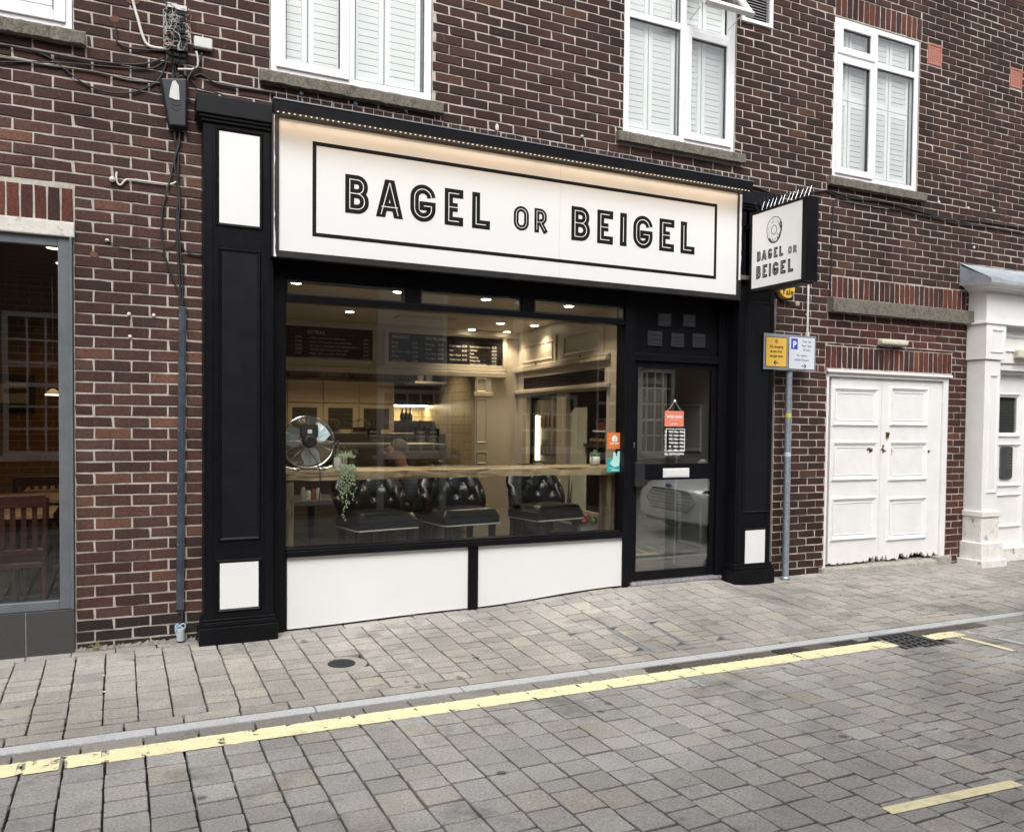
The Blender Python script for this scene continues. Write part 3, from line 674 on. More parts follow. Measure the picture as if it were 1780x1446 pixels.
# door inside the surround
YD=-.03
mb=MB(); zt3=P(1750,638,YD)[1]; x0=se+.05
mb.box(se+.0,10.6,YD-.12,-.002,z_b-.02+.0,ze0); mb.build('over_panel',WOODP,DS)
mb=MB(); mb.mould(P(1744,600,YD-.12)[0],10.55,z_b+.1,ze0-.09,YD-.121,.04,.02); mb.build('panel_moulding',WOODP,DS)
mb=MB(); mb.box(x0,10.6,YD-.1,-.003,z_b-.1,z_b-.02); mb.box(x0,10.6,YD-.06,-.004,z_b-.13,z_b-.1); mb.build('door_head',WOODP,DS,bev=.004)
dl=MB(); dx0=P(1733,800,YD)[0]; dx1=P(1779,800,YD)[0]
dwx0,dwx1=P(1735,690,YD)[0],P(1768,690,YD)[0]; dwz1,dwz0=P(1738,690,YD)[1],P(1738,752,YD)[1]
for q in cut([(dx0-.1,dx1,.15,z_b-.13)],(dwx0,dwx1,dwz0,dwz1)): dl.box(q[0],q[1],YD,YD+.03,q[2],q[3])
dl.box(dx1,dx1+.08,YD-.04,YD+.03,.15,z_b-.13); dl.box(dx1+.08,10.6,YD-.01,YD+.03,.15,z_b-.13)
od=dl.build('front_door',WOODP,DS)
for (ya,yb) in ((682,760),(770,845),(858,915)):
    p=P(1730,ya,YD); q=P(1772,yb,YD); mb=MB(); mb.mould(p[0]-.02,q[0],q[1],p[1],YD,.045,.022); mb.build('panel_moulding',WOODP,od)
mb=MB(); mb.box(dwx0,dwx1,YD+.008,YD+.014,dwz0,dwz1); mb.build('pane',GLS,od)
mb=MB(); mb.box(dwx0-.05,dwx1+.05,YD+.035,YD+.05,dwz0-.05,dwz1+.05); mb.build('blind',M('dark_blind',(.06,.06,.065),.9),od)
mb=MB(); p=P(1739,776,YD-.01); q=P(1758,832,YD-.01); X0,X1,Z1,Z0=p[0],q[0],p[1],q[1]; 
mb.prism([(X0,Z0+.02),(X0+.03,Z0),(X1-.03,Z0),(X1,Z0+.02),(X1,Z1-.02),(X1-.03,Z1),(X0+.03,Z1),(X0,Z1-.02)],YD-.02,YD); ep=mb.build('entry_panel',M('entry_grey',(.12,.12,.125),.4,.6),od,bev=.003)
mb=MB()
for i in range(6):
    for j in range(2): mb.tube([(X0+(X1-X0)*(.62+.2*j),YD-.026,Z1-(Z1-Z0)*(.2+.095*i)),(X0+(X1-X0)*(.62+.2*j),YD-.02,Z1-(Z1-Z0)*(.2+.095*i))],.0085,10)
mb.build('button',STEEL,ep)
mb=MB(); mb.box(se+.04,10.6,-.12,.0,-.03,.17); mb.build('door_step',M('peeling_plinth',(.7,.7,.7)),DS,bev=.01)
# small lamps above the doors
def bulkhead(px0,py0,px1,py1,label,yoff=0.,nm='bulkhead_lamp'):
    p=P(px0,py0,-.06+yoff); q=P(px1,py1,-.06+yoff)
    t=thing(nm,label,'wall lamp',((p[0]+q[0])/2,yoff,q[1]))
    mb=MB(); mb.box(p[0]+.005,q[0]-.005,yoff-.02,yoff-.001,q[1],p[1]); mb.build('base',M('lamp_base',(.55,.53,.45),.5),t,bev=.004)
    mb=MB(); mb.box(p[0],q[0],yoff-.075,yoff-.021,q[1]+.006,p[1]-.006); mb.build('diffuser',M('lamp_diffuser',(.62,.6,.48),.35,var=.05),t,bev=.014)
bulkhead(1533,588,1578,602,'cream bulkhead lamp on the brick above the white double doors')
bulkhead(1771,606,1800,625,'cream bulkhead lamp over the door at the right edge',yoff=YD-.125)
# vent with white frame
a,b,c,d=VENT; t=thing('louvre_vent','white framed louvre vent beside the open top light','vent',((a+b)/2,0,c))
mb=MB(); mb.frame(a,b,c,d,-.02,.04,.035); mb.build('vent_frame',UPVC,t,bev=.003)
mb=MB()
for i in range(11):
    zz=c+.04+(d-c-.07)*i/10.5; mb.rbox(((a+b)/2,.0,zz),(b-a-.075,.004,.02),Matrix.Rotation(R(-60),3,'X'))
mb.build('louvre',UPVC,t)
mb=MB(); mb.box(a+.02,b-.02,.042,.05,c+.02,d-.02); mb.build('duct_dark',M('void',(.01,.01,.01)),t)
# ================================================================ SHOPFRONT
SF=thing('shopfront','black timber shopfront with white panels, wide window and glazed door','shopfront',(3.1,0,0))
def pil(xl,xr,ztop,zbot,yp,panels,whites,name,lab):
    mb=MB(); mb.box(xl,xr,yp,-.001,zbot+.14,ztop); mb.box(xl+.02,xl+.06,yp-.006,yp-.0005,zbot+.15,ztop-.02); mb.box(xr-.06,xr-.02,yp-.006,yp-.0005,zbot+.15,ztop-.02)
    pl=mb.build('pilaster',BLK,SF,bev=.003); pl['label']=lab
    mb=MB(); mb.box(xl-.035,xr+.03,yp-.04,-.0005,zbot-.03,zbot+.13); mb.box(xl-.02,xr+.018,yp-.03,-.002,zbot+.13,zbot+.165); mb.box(xl-.012,xr+.01,yp-.018,-.003,zbot+.165,zbot+.185); mb.build('plinth',BLK,pl,bev=.006)
    mb=MB(); mb.box(xl-.045,xr+.02,yp-.05,-.001,ztop+.04,ztop+.165); mb.box(xl-.03,xr+.012,yp-.035,-.002,ztop+.018,ztop+.038); mb.box(xl-.015,xr+.008,yp-.02,-.003,ztop-.004,ztop+.018); mb.build('capital',BLKM,pl,bev=.005)
    for (a,b,c,d) in panels:
        mb=MB(); mb.mould(a,b,c,d,yp-.0005,.026,.014); mb.build('panel_moulding',BLK,pl)
        mb=MB(); mb.box(a+.024,b-.024,yp-.004,yp-.0002,c+.024,d-.024); mb.build('panel',BLKM,pl)
    for (a,b,c,d) in whites:
        mb=MB(); mb.mould(a-.024,b+.024,c-.024,d+.024,yp-.0005,.03,.013); mb.build('panel_moulding',BLK,pl)
        mb=MB(); mb.box(a,b,yp-.007,yp-.0003,c,d); mb.build('white_panel',WPAN,pl)
    return pl
YPL=-.15
def q4(tl,br,y): p=P(*tl,y); q=P(*br,y); return (p[0],q[0],q[1],p[1])
xl,xr=P(354,600,YPL)[0],P(475,600,YPL)[0]
pil(xl,xr,P(354,210,YPL)[1],-.02,YPL,[q4((379,430),(453,937),YPL)],[q4((381,228),(451,395),YPL),q4((382,979),(449,1053),YPL)],'l','left pilaster with white panels top and bottom')
xl2,xr2=P(1282,700,YPL)[0],P(1343,700,YPL)[0]
pil(xl2,xr2,P(1300,365,YPL)[1],.06,YPL,[q4((1296,523),(1336,890),YPL)],[q4((1295,922),(1328,978),YPL)],'r','right pilaster behind the projecting sign')
# jambs and main frame members
FY=-.004
gx0,gz1=P(497,523); gx1=P(1085,567)[0]; gz0=P(498,956)[1]-.0
jz=P(500,470)[1]
xd0=P(1100,800)[0]; xd1=P(1246,800)[0]
mb=MB(); 
mb.box(P(476,700)[0]-.02,gx0-.012,-.03,.12,-.02,2.86); mb.box(gx0-.012,gx0+.0,-.012,.09,.0,2.86)    # left jamb
mb.box(gx1,xd0-.05,-.03,.12,.04,2.86); mb.box(xd0-.05,xd0,-.012,.12,.08,2.86)                    # mullion beside the door
mb.box(xd1,xd1+.055,-.012,.12,.09,2.86); mb.box(xd1+.055,5.24,.0,.13,.06,2.86)                        # right jamb
tr0=P(500,512)[1]; tr1=P(500,484)[1]
mb.box(gx0,gx1,-.02,.1,gz1,tr0); mb.box(gx0,gx1,-.018,.1,tr1,2.86)
mul=[(P(706,500)[0],P(730,500)[0]),(P(906,520)[0],P(928,520)[0])]
for (a,b) in mul: mb.box(a,b,-.014,.098,tr0,tr1)
sz1=P(498,956)[1]; sz0=P(498,968)[1]
mb.box(gx0,gx1,-.045,.1,sz0,sz1-.006); mb.box(gx0,gx1,-.02,.1,sz1-.006,sz1+.008)
px_=P(812,1000)[0],P(829,1000)[0]
mb.box(px_[0],px_[1],-.03,.05,-.02,sz0)
fr=mb.build('window_frame',BLK,SF,bev=.004)
for (u,v,n_) in ((P(499,980)[0],px_[0],0),(px_[1],P(1084,980)[0],1)):
    mb=MB(); za=lambda x:gz(x,0)+.012
    N=14; pts=[(v,sz0-.003),(u,sz0-.003)]+[(u+(v-u)*i/N,za(u+(v-u)*i/N)) for i in range(N+1)]
    mb.prism(pts,-.012,.04); o=mb.build('stall_riser_panel',WPAN,SF); o['label']=['wider left white panel under the window','right white panel under the window, next to the door'][n_]
gm=MB(); gm.box(gx0+.004,gx1-.004,.044,.052,sz1+.01,gz1-.004); gm.build('window_pane',GLS,SF)
cellx=[(gx0,mul[0][0]),(mul[0][1],mul[1][0]),(mul[1][1],gx1)]
for (a,b) in cellx:
    mb=MB(); mb.frame(a+.006,b-.006,tr0+.004,tr1-.004,.0,.07,.012); s_=mb.build('transom_sash',M('dark_trim',(.06,.062,.065),.35),SF,bev=.003)
    mb=MB(); mb.box(a+.018,b-.018,.03,.036,tr0+.016,tr1-.016); mb.build('pane',GLS,s_)
mb=MB(); mb.box(gx0,gx1,.101,.24,2.565,2.86); mb.box(gx0-.1,5.5,.13,.24,2.68,3.62); mb.build('header_board',M('header_dark',(.03,.02,.018),.7),SF)
mb=MB(); mb.box(.99,5.24,-.19,.1,2.86,2.90); mb.box(1.02,5.22,-.15,.24,2.9,3.6); mb.build('sign_backing',M('soffit_grey',(.16,.155,.14),.7,var=.2,vs=9),SF)
# door
yd=.02
hz=P(1100,622)[1]
mb=MB(); mb.box(xd0,xd1,-.005,.12,hz-.02,hz+.045); mb.box(xd0,xd1,.03,.12,hz+.045,2.86); mb.build('door_head',BLK,SF,bev=.004)
vents=[((1143,544),(1165,568)),((1186,546),(1207,569)),((1125,575),(1149,602)),((1166,579),(1187,604)),((1203,580),(1224,605))]
for tl,br in vents:
    a,b,c,d=q4(tl,br,.03); mb=MB(); mb.frame(a,b,c,d,.014,.03,.01)
    for i in range(3):
        zz=c+.012+(d-c-.024)*(i+.5)/3; mb.rbox(((a+b)/2,.018,zz),(b-a-.022,.006,(d-c)/3*.95),Matrix.Rotation(R(24),3,'X'))
    mb.build('air_vent',M('vent_plastic',(.03,.032,.038),.4),SF)
u=q4((1110,638),(1236,805),yd); l=q4((1106,835),(1232,984),yd); d0,d1,dz0,dz1=xd0+.004,xd1-.004,.135,hz-.022
dm=MB(); lx0=u[0]; lx1=u[1]
dm.box(d0,lx0,yd,yd+.045,dz0,dz1); dm.box(lx1,d1,yd,yd+.045,dz0,dz1)
dm.box(lx0,lx1,yd+.001,yd+.045,u[3],dz1); dm.box(lx0,lx1,yd-.001,yd+.045,l[3],u[2]); dm.box(lx0,lx1,yd+.001,yd+.045,dz0,l[2])
GLD=glass('door_glass',k=4.2,wave=.01)
door=dm.build('door',BLK,SF,bev=.003); door['label']='black glazed shop door with white letter plate'
mb=MB(); mb.box(lx0,lx1,yd+.018,yd+.025,u[2],u[3]); mb.build('pane',GLD,door)
mb=MB(Matrix.Translation((0,yd+.02,l[2]))@Matrix.Rotation(R(.55),4,'X')@Matrix.Translation((0,-(yd+.02),-l[2]))); mb.box(lx0,lx1,yd+.018,yd+.025,l[2],l[3]); mb.build('pane',GLD,door)
a,b,c,d=q4((1153,814),(1198,829),yd-.01); mb=MB(); mb.box(a,b,yd-.012,yd-.0015,c,d); lp=mb.build('letter_plate',M('letter_white',(.72,.72,.72),.35),door,bev=.003)
mb=MB(); mb.box(a+.015,b-.015,yd-.016,yd-.012,c+.012,d-.014); mb.build('flap',M('letter_white',(.6,.6,.6)),lp,bev=.002)
a,b,c,d=q4((1104,804),(1120,845),yd-.05); mb=MB(); mb.box(a,b,yd-.06,yd-.0,c,d); mb.build('handle',BLKP,door,bev=.004)
a,b=P(1102,771,yd-.01); mb=MB(); mb.tube([(a,yd-.012,b),(a,yd-.001,b)],.012,12); mb.box(a-.006,a+.006,yd-.014,yd-.001,b-.035,b-.01); mb.build('lock',STEEL,door)
mb=MB(); a=d0-.03; mb.box(a,xd1+.06,-.03,.14,.10,.128); mb.build('threshold_strip',M('alu_threshold',(.55,.55,.56),.4,.7,var=.3,vs=30,dirt=.6,dcol=(.08,.07,.06),dsc=20),SF,bev=.003)
mb=MB(); mb.box(xd1+.06,5.24,.0,.14,.03,.13); mb.box(xd0-.05,xd1+.06,-.02,.14,.0,.098); mb.build('sill_block',M('collar',(.3,.28,.25)),SF)
# ================================================================ SHOP SIGN
YS=-.2
SG=thing('shop_sign','long white fascia sign with black border reading BAGEL OR BEIGEL','shop sign',(3,YS,2.7))
sx0,sz1_=P(484.9,205.2,YS); sx1,sz0_=P(1279,513.1,YS); sx1=(sx1+P(1282.3,336.5,YS)[0])/2
sz1_=(sz1_+P(1282.3,336.5,YS)[1])/2; sz0_=(sz0_+P(484.9,434.9,YS)[1])/2
print('sign',sx0,sx1,sz0_,sz1_)
WSGN=M('sign_white',(.745,.75,.745),.35,var=.012,vs=1.5)
seam=P(973,400,YS)[0]
mb=MB(); mb.box(sx0,seam-.0008,YS,YS+.04,sz0_,sz1_); mb.box(seam+.0008,sx1,YS,YS+.04,sz0_,sz1_); mb.build('sign_face',WSGN,SG)
mb=MB(); t=.048; mb.frame(sx0-t,sx1+t,sz0_-t,sz1_+t,YS-.014,-.155,t); mb.build('sign_frame',M('frame_black',(.022,.02,.02),.4,var=.2),SG,bev=.004)
mb=MB(); a,b,c,d=q4((543.4,245.2),(1244.5,485.7),YS); d=(P(543.4,245.2,YS)[1]+P(1246.2,355.6,YS)[1])/2; c=(P(543.4,410.3,YS)[1]+P(1242.8,485.7,YS)[1])/2
mb.frame(a,b,c,d,YS-.0015,YS-.0002,.027); mb.build('border_line',INK,SG)
# torn white tape left and right of the sign box
for (px0,px1,ya,yb,lab) in ((476,482,200,446,'l'),(1285,1288.5,338,487,'r')):
    mb=MB(); n=30; pts=[]
    zA=P(px0,ya,YS-.016)[1]; zB=P(px0,yb,YS-.016)[1]; xA=P(px0,(ya+yb)/2,YS-.016)[0]; xB=P(px1,(ya+yb)/2,YS-.016)[0]
    for i in range(n+1): pts.append((xA,zA+(zB-zA)*i/n))
    off_=-.008
    for i in range(n,-1,-1): off_=min(.006,max(-.02,off_+random.uniform(-.006,.006))); pts.append((xB+off_*(1 if lab=='l' else .5),zA+(zB-zA)*i/n))
    mb.prism(pts,YS-.018,YS-.0145); mb.build('torn_tape',M('tape',(.75,.75,.76),.6),SG)
# ---- inline lettering
def arc(cx,cy,rx,ry,a0,a1,n=7): return [(cx+rx*math.cos(R(a0+(a1-a0)*i/n)),cy+ry*math.sin(R(a0+(a1-a0)*i/n))) for i in range(n+1)]
def glyph(ch,w,h):
    r=min(w,h)*.5
    if ch=='B':
        q=h*.53; r1=(h-q)/2; r2=q/2; k1=min(r1,w*.42); k2=min(r2,w*.5)
        return [([(0,0),(0,h)]+[(w*.93-k1,h)]+arc(w*.93-k1,h-k1,k1,k1,90,0)[1:]+arc(w*.93-k1,q+k1,k1,k1,0,-90)+[(0,q)],0),
                ([(0,q),(w-k2,q)]+arc(w-k2,q-k2,k2,k2,90,0)[1:]+arc(w-k2,k2,k2,k2,0,-90)+[(0,0)],0)]
    if ch=='A': return [([(0,0),(w*.5-.02*w,h),(w*.5+.02*w,h),(w,0)],0),([(w*.14,h*.24),(w*.86,h*.24)],0)]
    if ch=='G':
        r=w*.5; return [(arc(w/2,h-r,r,r,6,180,12)+[(0,r)]+arc(w/2,r,r,r,180,360,12)+[(w,h*.41),(w*.54,h*.41)],0)]
    if ch=='O':
        r=w*.5; return [(arc(w/2,h-r,r,r,0,180,12)+arc(w/2,r,r,r,180,360,12),1)]
    if ch=='E': return [([(w,h),(0,h),(0,0),(w,0)],0),([(0,h*.5),(w*.86,h*.5)],0)]
    if ch=='L': return [([(0,h),(0,0),(w,0)],0)]
    if ch=='I': return [([(0,h),(0,0)],0)]
    if ch=='R':
        q=h*.42; r1=(h-q)/2; k=min(r1,w*.5)
        return [([(0,0),(0,h),(w*.95-k,h)]+arc(w*.95-k,h-k,k,k,90,0)[1:]+arc(w*.95-k,q+k,k,k,0,-90)+[(0,q)],0),([(w*.45,q),(w,0)],0)]
def ribbon(mb,pts,t,y0,y1,closed,T,ext=0.):
    e0_,e1_=ext if isinstance(ext,tuple) else (ext,ext)
    pts=[Vector(p) for p in pts]
    o=[pts[0]]
    for p in pts[1:]:
        if (p-o[-1]).length>1e-5: o.append(p)
    pts=o
    if closed and (pts[0]-pts[-1]).length<1e-5: pts.pop()
    n=len(pts)
    if not closed:
        pts[0]=pts[0]-(pts[1]-pts[0]).normalized()*e0_; pts[-1]=pts[-1]+(pts[-1]-pts[-2]).normalized()*e1_
    Lf=[];Rt=[]
    for i in range(n):
        a=pts[(i-1)%n] if (closed or i>0) else None; b=pts[(i+1)%n] if (closed or i<n-1) else None
        d1=(pts[i]-a).normalized() if a is not None else None; d2=(b-pts[i]).normalized() if b is not None else None
        if d1 is None: d1=d2
        if d2 is None: d2=d1
        nn=Vector((-d1.y-d2.y,d1.x+d2.x)); 
        nn=nn.normalized() if nn.length>1e-6 else Vector((-d1.y,d1.x))
        c=max(.45,nn.dot(Vector((-d1.y,d1.x)))); off=nn*(t/2/c); Lf.append(pts[i]+off); Rt.append(pts[i]-off)
    V=[T(p.x,p.y,y) for y in (y0,y1) for p in Lf+Rt]
    Fs=[]; m2=2*n
    for i in range(n if closed else n-1):
        j=(i+1)%n
        Fs+=[(i,j,n+j,n+i),(m2+i,m2+n+i,m2+n+j,m2+j),(i,m2+i,m2+j,j),(n+i,n+j,m2+n+j,m2+n+i)]
    if not closed: Fs+=[(0,n,m2+n,m2),(n-1,m2+n-1,m2+2*n-1,2*n-1)]
    mb.add(V,Fs)
def inline_letters(items,parent,T,t,nm,gap=.0015,wt=None):
    """items (char,x0,x1,z0,z1,stroke). T maps (x,z,depth)->3D, depth grows out of the face"""
    for (ch,x0,x1,z0,z1,tt) in items:
        mb=MB(); wb=MB(); w_=x1-x0-tt; h_=z1-z0-tt; k=0
        if ch=='I': w_=0
        if ch=='A':
            W0_=x1-x0; H0_=z1-z0; tp=tt*1.06; xm_=x0+W0_/2
            for j,(xa_,sg) in enumerate(((x0,1),(x1,-1))):
                q=[(xa_,z0),(xa_+sg*tp,z0),(xm_+sg*tp*.5,z1),(xm_-sg*tp*.5,z1)]
                V=[T(a_,b_,y_) for y_ in (.0003,gap+.0001*j) for a_,b_ in q]; mb.add(V,[(0,1,2,3),(4,5,6,7),(0,1,5,4),(1,2,6,5),(2,3,7,6),(3,0,4,7)])
                ribbon(wb,[(xa_+sg*tp*.55,z0+tt*.3),(xm_-sg*tp*.02,z1-tt*.35)],wt or tt*.085,gap+.0003,gap+.001+.0001*j,False,T,0)
            zc_=z0+H0_*.28; ribbon(mb,[(x0+W0_*.22,zc_),(x1-W0_*.22,zc_)],tt*.9,.0003,gap+.0002,False,T,0); ribbon(wb,[(x0+W0_*.2,zc_),(x1-W0_*.2,zc_)],wt or tt*.085,gap+.0003,gap+.0012,False,T,0)
        for pts,cl in ([] if ch=='A' else glyph(ch,w_,h_)):
            tr=lambda x,z,y:T(x0+tt/2+x,z0+tt/2+z,y)
            ext=tt/2
            if ch=='G': ext=(0,tt/2)
            if ch=='E' and len(pts)==2: ext=0
            ribbon(mb,pts,tt,.0003,gap+.0002*k,cl,tr,ext)
            ribbon(wb,pts,wt or tt*.085,gap+.0003,gap+.001+.0002*k,cl,tr,-tt*.02); k+=1
        L_=mb.build(nm,INK,parent); wb.build('inline_stroke',WHT,L_)
zT,zB=P(599.8,302.3,YS)[1],P(599.8,369.6,YS)[1]; zT2,zB2=P(1207,388.5+.0,YS)[1],P(1207,443,YS)[1]
zO1,zO0=P(905,358.5,YS)[1],P(905,401,YS)[1]
print('letters',zT,zB,P(993.6,359.5,YS)[1],P(993.3,418.7,YS)[1],zO1,zO0)
it=[]
def addl(ch,a,b,zt_,zb_,tt):
    xa_=P(a,380,YS)[0]; xb_=P(b,380,YS)[0]; it.append((ch,xa_,xb_,zb_,zt_,tt))
TT=.066
for ch,a,b in (('B',599.8,641),('A',653.3,700.5),('G',713,757),('E',772.8,805),('L',820.5,851.8),('B',993.3,1025.8),('E',1038.3,1065.8),('I',1078,1088.8),('G',1101,1134.6),('E',1146.5,1172.3),('L',1183.6,1208)): addl(ch,a,b,zT,zB,TT)
for ch,a,b in (('O',893,919.3),('R',929,951)): addl(ch,a,b,zO1,zO0,.042)
inline_letters(it,SG,lambda x,z,y:(x,YS-y,z),TT,'letter')
# ================================================================ TROUGH LIGHT above the sign
YT=-.36
TL=thing('sign_light','slim black trough light running along the top of the shop sign','light',(3,YT,3.9))
ax,az=P(476,190,YT); bx,bz=P(1309,332,YT); tz0=(az+bz)/2; tz1=tz0+.055
print('trough',ax,bx,az,bz,P(474,172,YT)[1],P(1309,320,YT)[1])
mb=MB(); mb.box(ax,bx,YT,YT+.07,tz0,tz0+.075); mb.box(ax-.002,bx+.002,YT-.006,YT+.072,tz0+.075,tz0+.083,mi=1)
mb.build('housing',[BLK,M('alu_lip',(.3,.31,.33),.35,.8)],TL)
mb=MB(); n=110
for i in range(n):
    xx=ax+.03+(bx-ax-.06)*i/(n-1); mb.box(xx-.006,xx+.006,YT+.014,YT+.026,tz0-.004,tz0+.001)
mb.build('led_strip',emis('led_warm',(1,.8,.55),.6),TL)
for xx in (ax+.15,(ax+bx)/2,bx-.15):
    mb=MB(); mb.tube([(xx,YT+.06,tz0+.04),(xx,-.0,tz0+.03)],.008,6); mb.build('arm',BLK,TL)
for i in range(4):
    ld=bpy.data.lights.new('sign_wash','AREA'); ld.shape='RECTANGLE'; ld.size=(bx-ax)/4-.02; ld.size_y=.03; ld.energy=.5; ld.color=(1,.66,.34)
    lo=bpy.data.objects.new('sign_wash',ld); C.objects.link(lo); lo.location=(ax+(bx-ax)*(i+.5)/4,YT+.05,tz0-.008)
    lo.rotation_euler=Vector((0,-.55,1)).to_track_quat('Z','Y').to_euler(); par(lo,TL)
# wire mesh between light and sign top
mb=MB(); y=YS-.02
zA=sz1_+.052; zB_=tz0-.012
mb.box(sx0-.04,sx1+.04,-.21,-.205,zA,zA+.006); mb.box(sx0-.04,sx1+.04,-.21,-.205,zA+.055,zA+.059)
n=92
for i in range(n):
    xx=sx0-.03+(sx1-sx0+.06)*i/(n-1); mb.box(xx-.0028,xx+.0028,-.2095,-.2055,zA+.006,zA+.055)
tag(mb.build('wire_mesh',M('mesh_white',(.6,.58,.54),.5)),'white wire mesh strip standing on top of the long shop sign','mesh')
# bird deterrent pins and sagging wires on the trough
PN=thing('pigeon_pins','row of short steel pins along the top of the trough light','bird spikes',((ax+bx)/2,YT,tz0+.08))
for i in range(56):
    xx=ax+.02+(bx-ax-.04)*i/55+rj(.006); mb=MB(); mb.tube([(xx,YT+.03,tz0+.08),(xx+rj(.004),YT+.03+rj(.01),tz0+.135)],.0022,4); mb.build('pin',STEEL,PN)
mb=MB(); pts=[]
for i in range(41):
    t=i/40; pts.append((ax-.05+(bx-ax+.12)*t,-.05-.03*math.sin(t*9),tz0+.12+.03*math.sin(t*14)*.4-.0))
mb.tube(pts,.006,6); tag(mb.build('power_cable',CABLE),'black cable laid along the brickwork just above the trough light','cable')
# ================================================================ PROJECTING SIGN
XS=5.12
PS_=thing('projecting_sign','square double sided hanging sign with a drawn bagel, framed in black','sign',(XS+.05,-.2,2.6))
tl=PX(1309.4,374.4,XS); tr=PX(1396.4,346.8,XS); br=PX(1391.7,485.3,XS); bl=PX(1305,502.4,XS)
print('proj',tl,tr,br,bl)
y1=(tl[0]+bl[0])/2; y0=(tr[0]+br[0])/2; z1=(tl[1]+tr[1])/2; z0=(bl[1]+br[1])/2
tk=.13; b_=.022
mb=MB(); 
mb.box(XS-.004,XS+tk,y0-b_-.03,y0,z0-b_,z1+b_); mb.box(XS-.004,XS+tk,y1,y1+b_,z0-b_,z1+b_); mb.box(XS-.004,XS+tk,y0,y1,z1,z1+b_); mb.box(XS-.004,XS+tk,y0,y1,z0-b_-.01,z0)
mb.build('sign_case',BLK,PS_,bev=.004)
mb=MB(); mb.box(XS,XS+.01,y0,y1,z0,z1); mb.box(XS+tk-.014,XS+tk-.004,y0,y1,z0,z1); mb.build('sign_face',M('sign_white2',(.84,.845,.84),.35,var=.03,vs=3),PS_)
mb=MB(); mb.box(XS+.03,XS+.07,y1+b_,-.15,z1-.1,z1-.06); mb.box(XS+.03,XS+.07,y1+b_,-.15,z0+.06,z0+.1); mb.build('bracket',BLK,PS_)
W_=y1-y0; H_=z1-z0
def TS(x,z,y): return (XS-y,y1-x*W_,z0+z*H_)      # x from the wall outwards
# bagel drawing: outline ring, hole ring, hatch strokes
bc=(.46,.72); bo=[(bc[0]+.15*math.cos(a)*(1+.03*math.sin(3*a)),bc[1]+.175*math.sin(a)*(1+.03*math.cos(2*a))) for a in [2*math.pi*i/40 for i in range(40)]]
bi=[(bc[0]-.005+.052*math.cos(a),bc[1]+.0+.06*math.sin(a)) for a in [2*math.pi*i/24 for i in range(24)]]
mb=MB(); ribbon(mb,bo,.008,.0004,.0014,True,TS); ribbon(mb,bi,.008,.0004,.0014,True,TS)
rb=random.Random(4)
for i in range(150):
    a=rb.uniform(-2.6,.5); rr=1-abs(rb.gauss(0,.11)); x_=bc[0]+.147*rr*math.cos(a); z_=bc[1]+.172*rr*math.sin(a); l=rb.uniform(.004,.022)
    ribbon(mb,[(x_,z_),(x_-l*math.sin(a),z_+l*math.cos(a))],rb.uniform(.003,.007),.0004,.0015+.000005*i,False,TS)
for i in range(26):
    a=rb.uniform(0,6.28); rr=rb.uniform(.5,.85); x_=bc[0]+.147*rr*math.cos(a); z_=bc[1]+.172*rr*math.sin(a); ribbon(mb,[(x_,z_),(x_+rb.uniform(-.012,.012),z_+rb.uniform(.004,.012))],.004,.0004,.0026+.00001*i,False,TS)
mb.build('bagel_drawing',INK,PS_)
its=[]
def addp(ch,x0,x1,z0_,z1_): its.append((ch,x0,x1,z0_,z1_,.03 if z1_-z0_>.1 else .022))
for ch,a,b,c,d in (('B',.11,.19,.35,.485),('A',.205,.315,.35,.485),('G',.34,.425,.35,.485),('E',.46,.535,.35,.485),('L',.57,.645,.35,.485),
   ('B',.10,.195,.117,.29),('E',.235,.33,.117,.29),('I',.365,.40,.117,.29),('G',.44,.56,.117,.29),('E',.60,.70,.117,.29),('L',.745,.845,.117,.29),('O',.745,.81,.355,.45),('R',.84,.905,.355,.45)):
    its.append((ch,a,b,c,d,.041 if d<.3 else (.034 if c<.352 else .024)))
inline_letters(its,PS_,TS,.03,'letter',wt=.0028)
SP=thing('bird_spikes','splayed metal bird spikes along the top of the projecting sign','bird spikes',(XS+.06,-.6,z1+.03))
mb=MB(); mb.box(XS+.05,XS+.08,y0,y1,z1+b_,z1+b_+.005); mb.build('spike_base',STEEL,SP)
for i in range(24):
    yy=y1-(y1-y0)*(i+.5)/24; dx=.045*(1 if i%2 else -1); mb=MB(); mb.tube([(XS+.065,yy,z1+b_),(XS+.065+dx,yy+rj(.015),z1+b_+.11)],.0016,4); mb.build('spike',STEEL,SP)
# ================================================================ ALARM BOX, CONDUIT, PARKING SIGN
a,b=P(1369,501,-.07); rad=.098
YL_=thing('alarm_box','round yellow burglar alarm box, half hidden below the projecting sign','alarm box',(a,0,b))
YEB=M('alarm_yellow',(.75,.47,.07),.35,var=.03)
mb=MB(); mb.lathe((a,-.075,b),[(rad*.2,.0),(rad*.93,.002),(rad,.01),(rad,.06),(rad*1.02,.074)],40,'y'); mb.build('cover',YEB,YL_,smooth=False)
mb=MB(); mb.lathe((a+.0,-.018,b-.012),[(rad*.3,0),(rad*1.05,0),(rad*1.05,.018)],32,'y'); mb.build('back_plate',BLKP,YL_)
text('Yale',.085,INK,YL_,(a-.075,-.0757,b-.064),'lettering',sx=1.,bold=.0008)
a,b=P(1386,528,0); mb=MB(); mb.ball((a,-.0,b),.03,10,(1.1,.35,.9)); tag(mb.build('filler_patch',M('filler',(.4,.33,.25),.95,bump=.6,bs=90)),'small dried filler blob on the brick beside the yellow alarm box','filler')
ca=P(1405,492,-.012); cb=P(1403,583,-.012)
mb=MB(); mb.tube([(ca[0],-.014,ca[1]+.1),(cb[0],-.014,cb[1]-.04)],.0105,10); cn=mb.build('conduit',M('conduit_white',(.66,.62,.6),.5)); tag(cn,'thin white conduit dropping from the projecting sign to the parking sign','conduit')
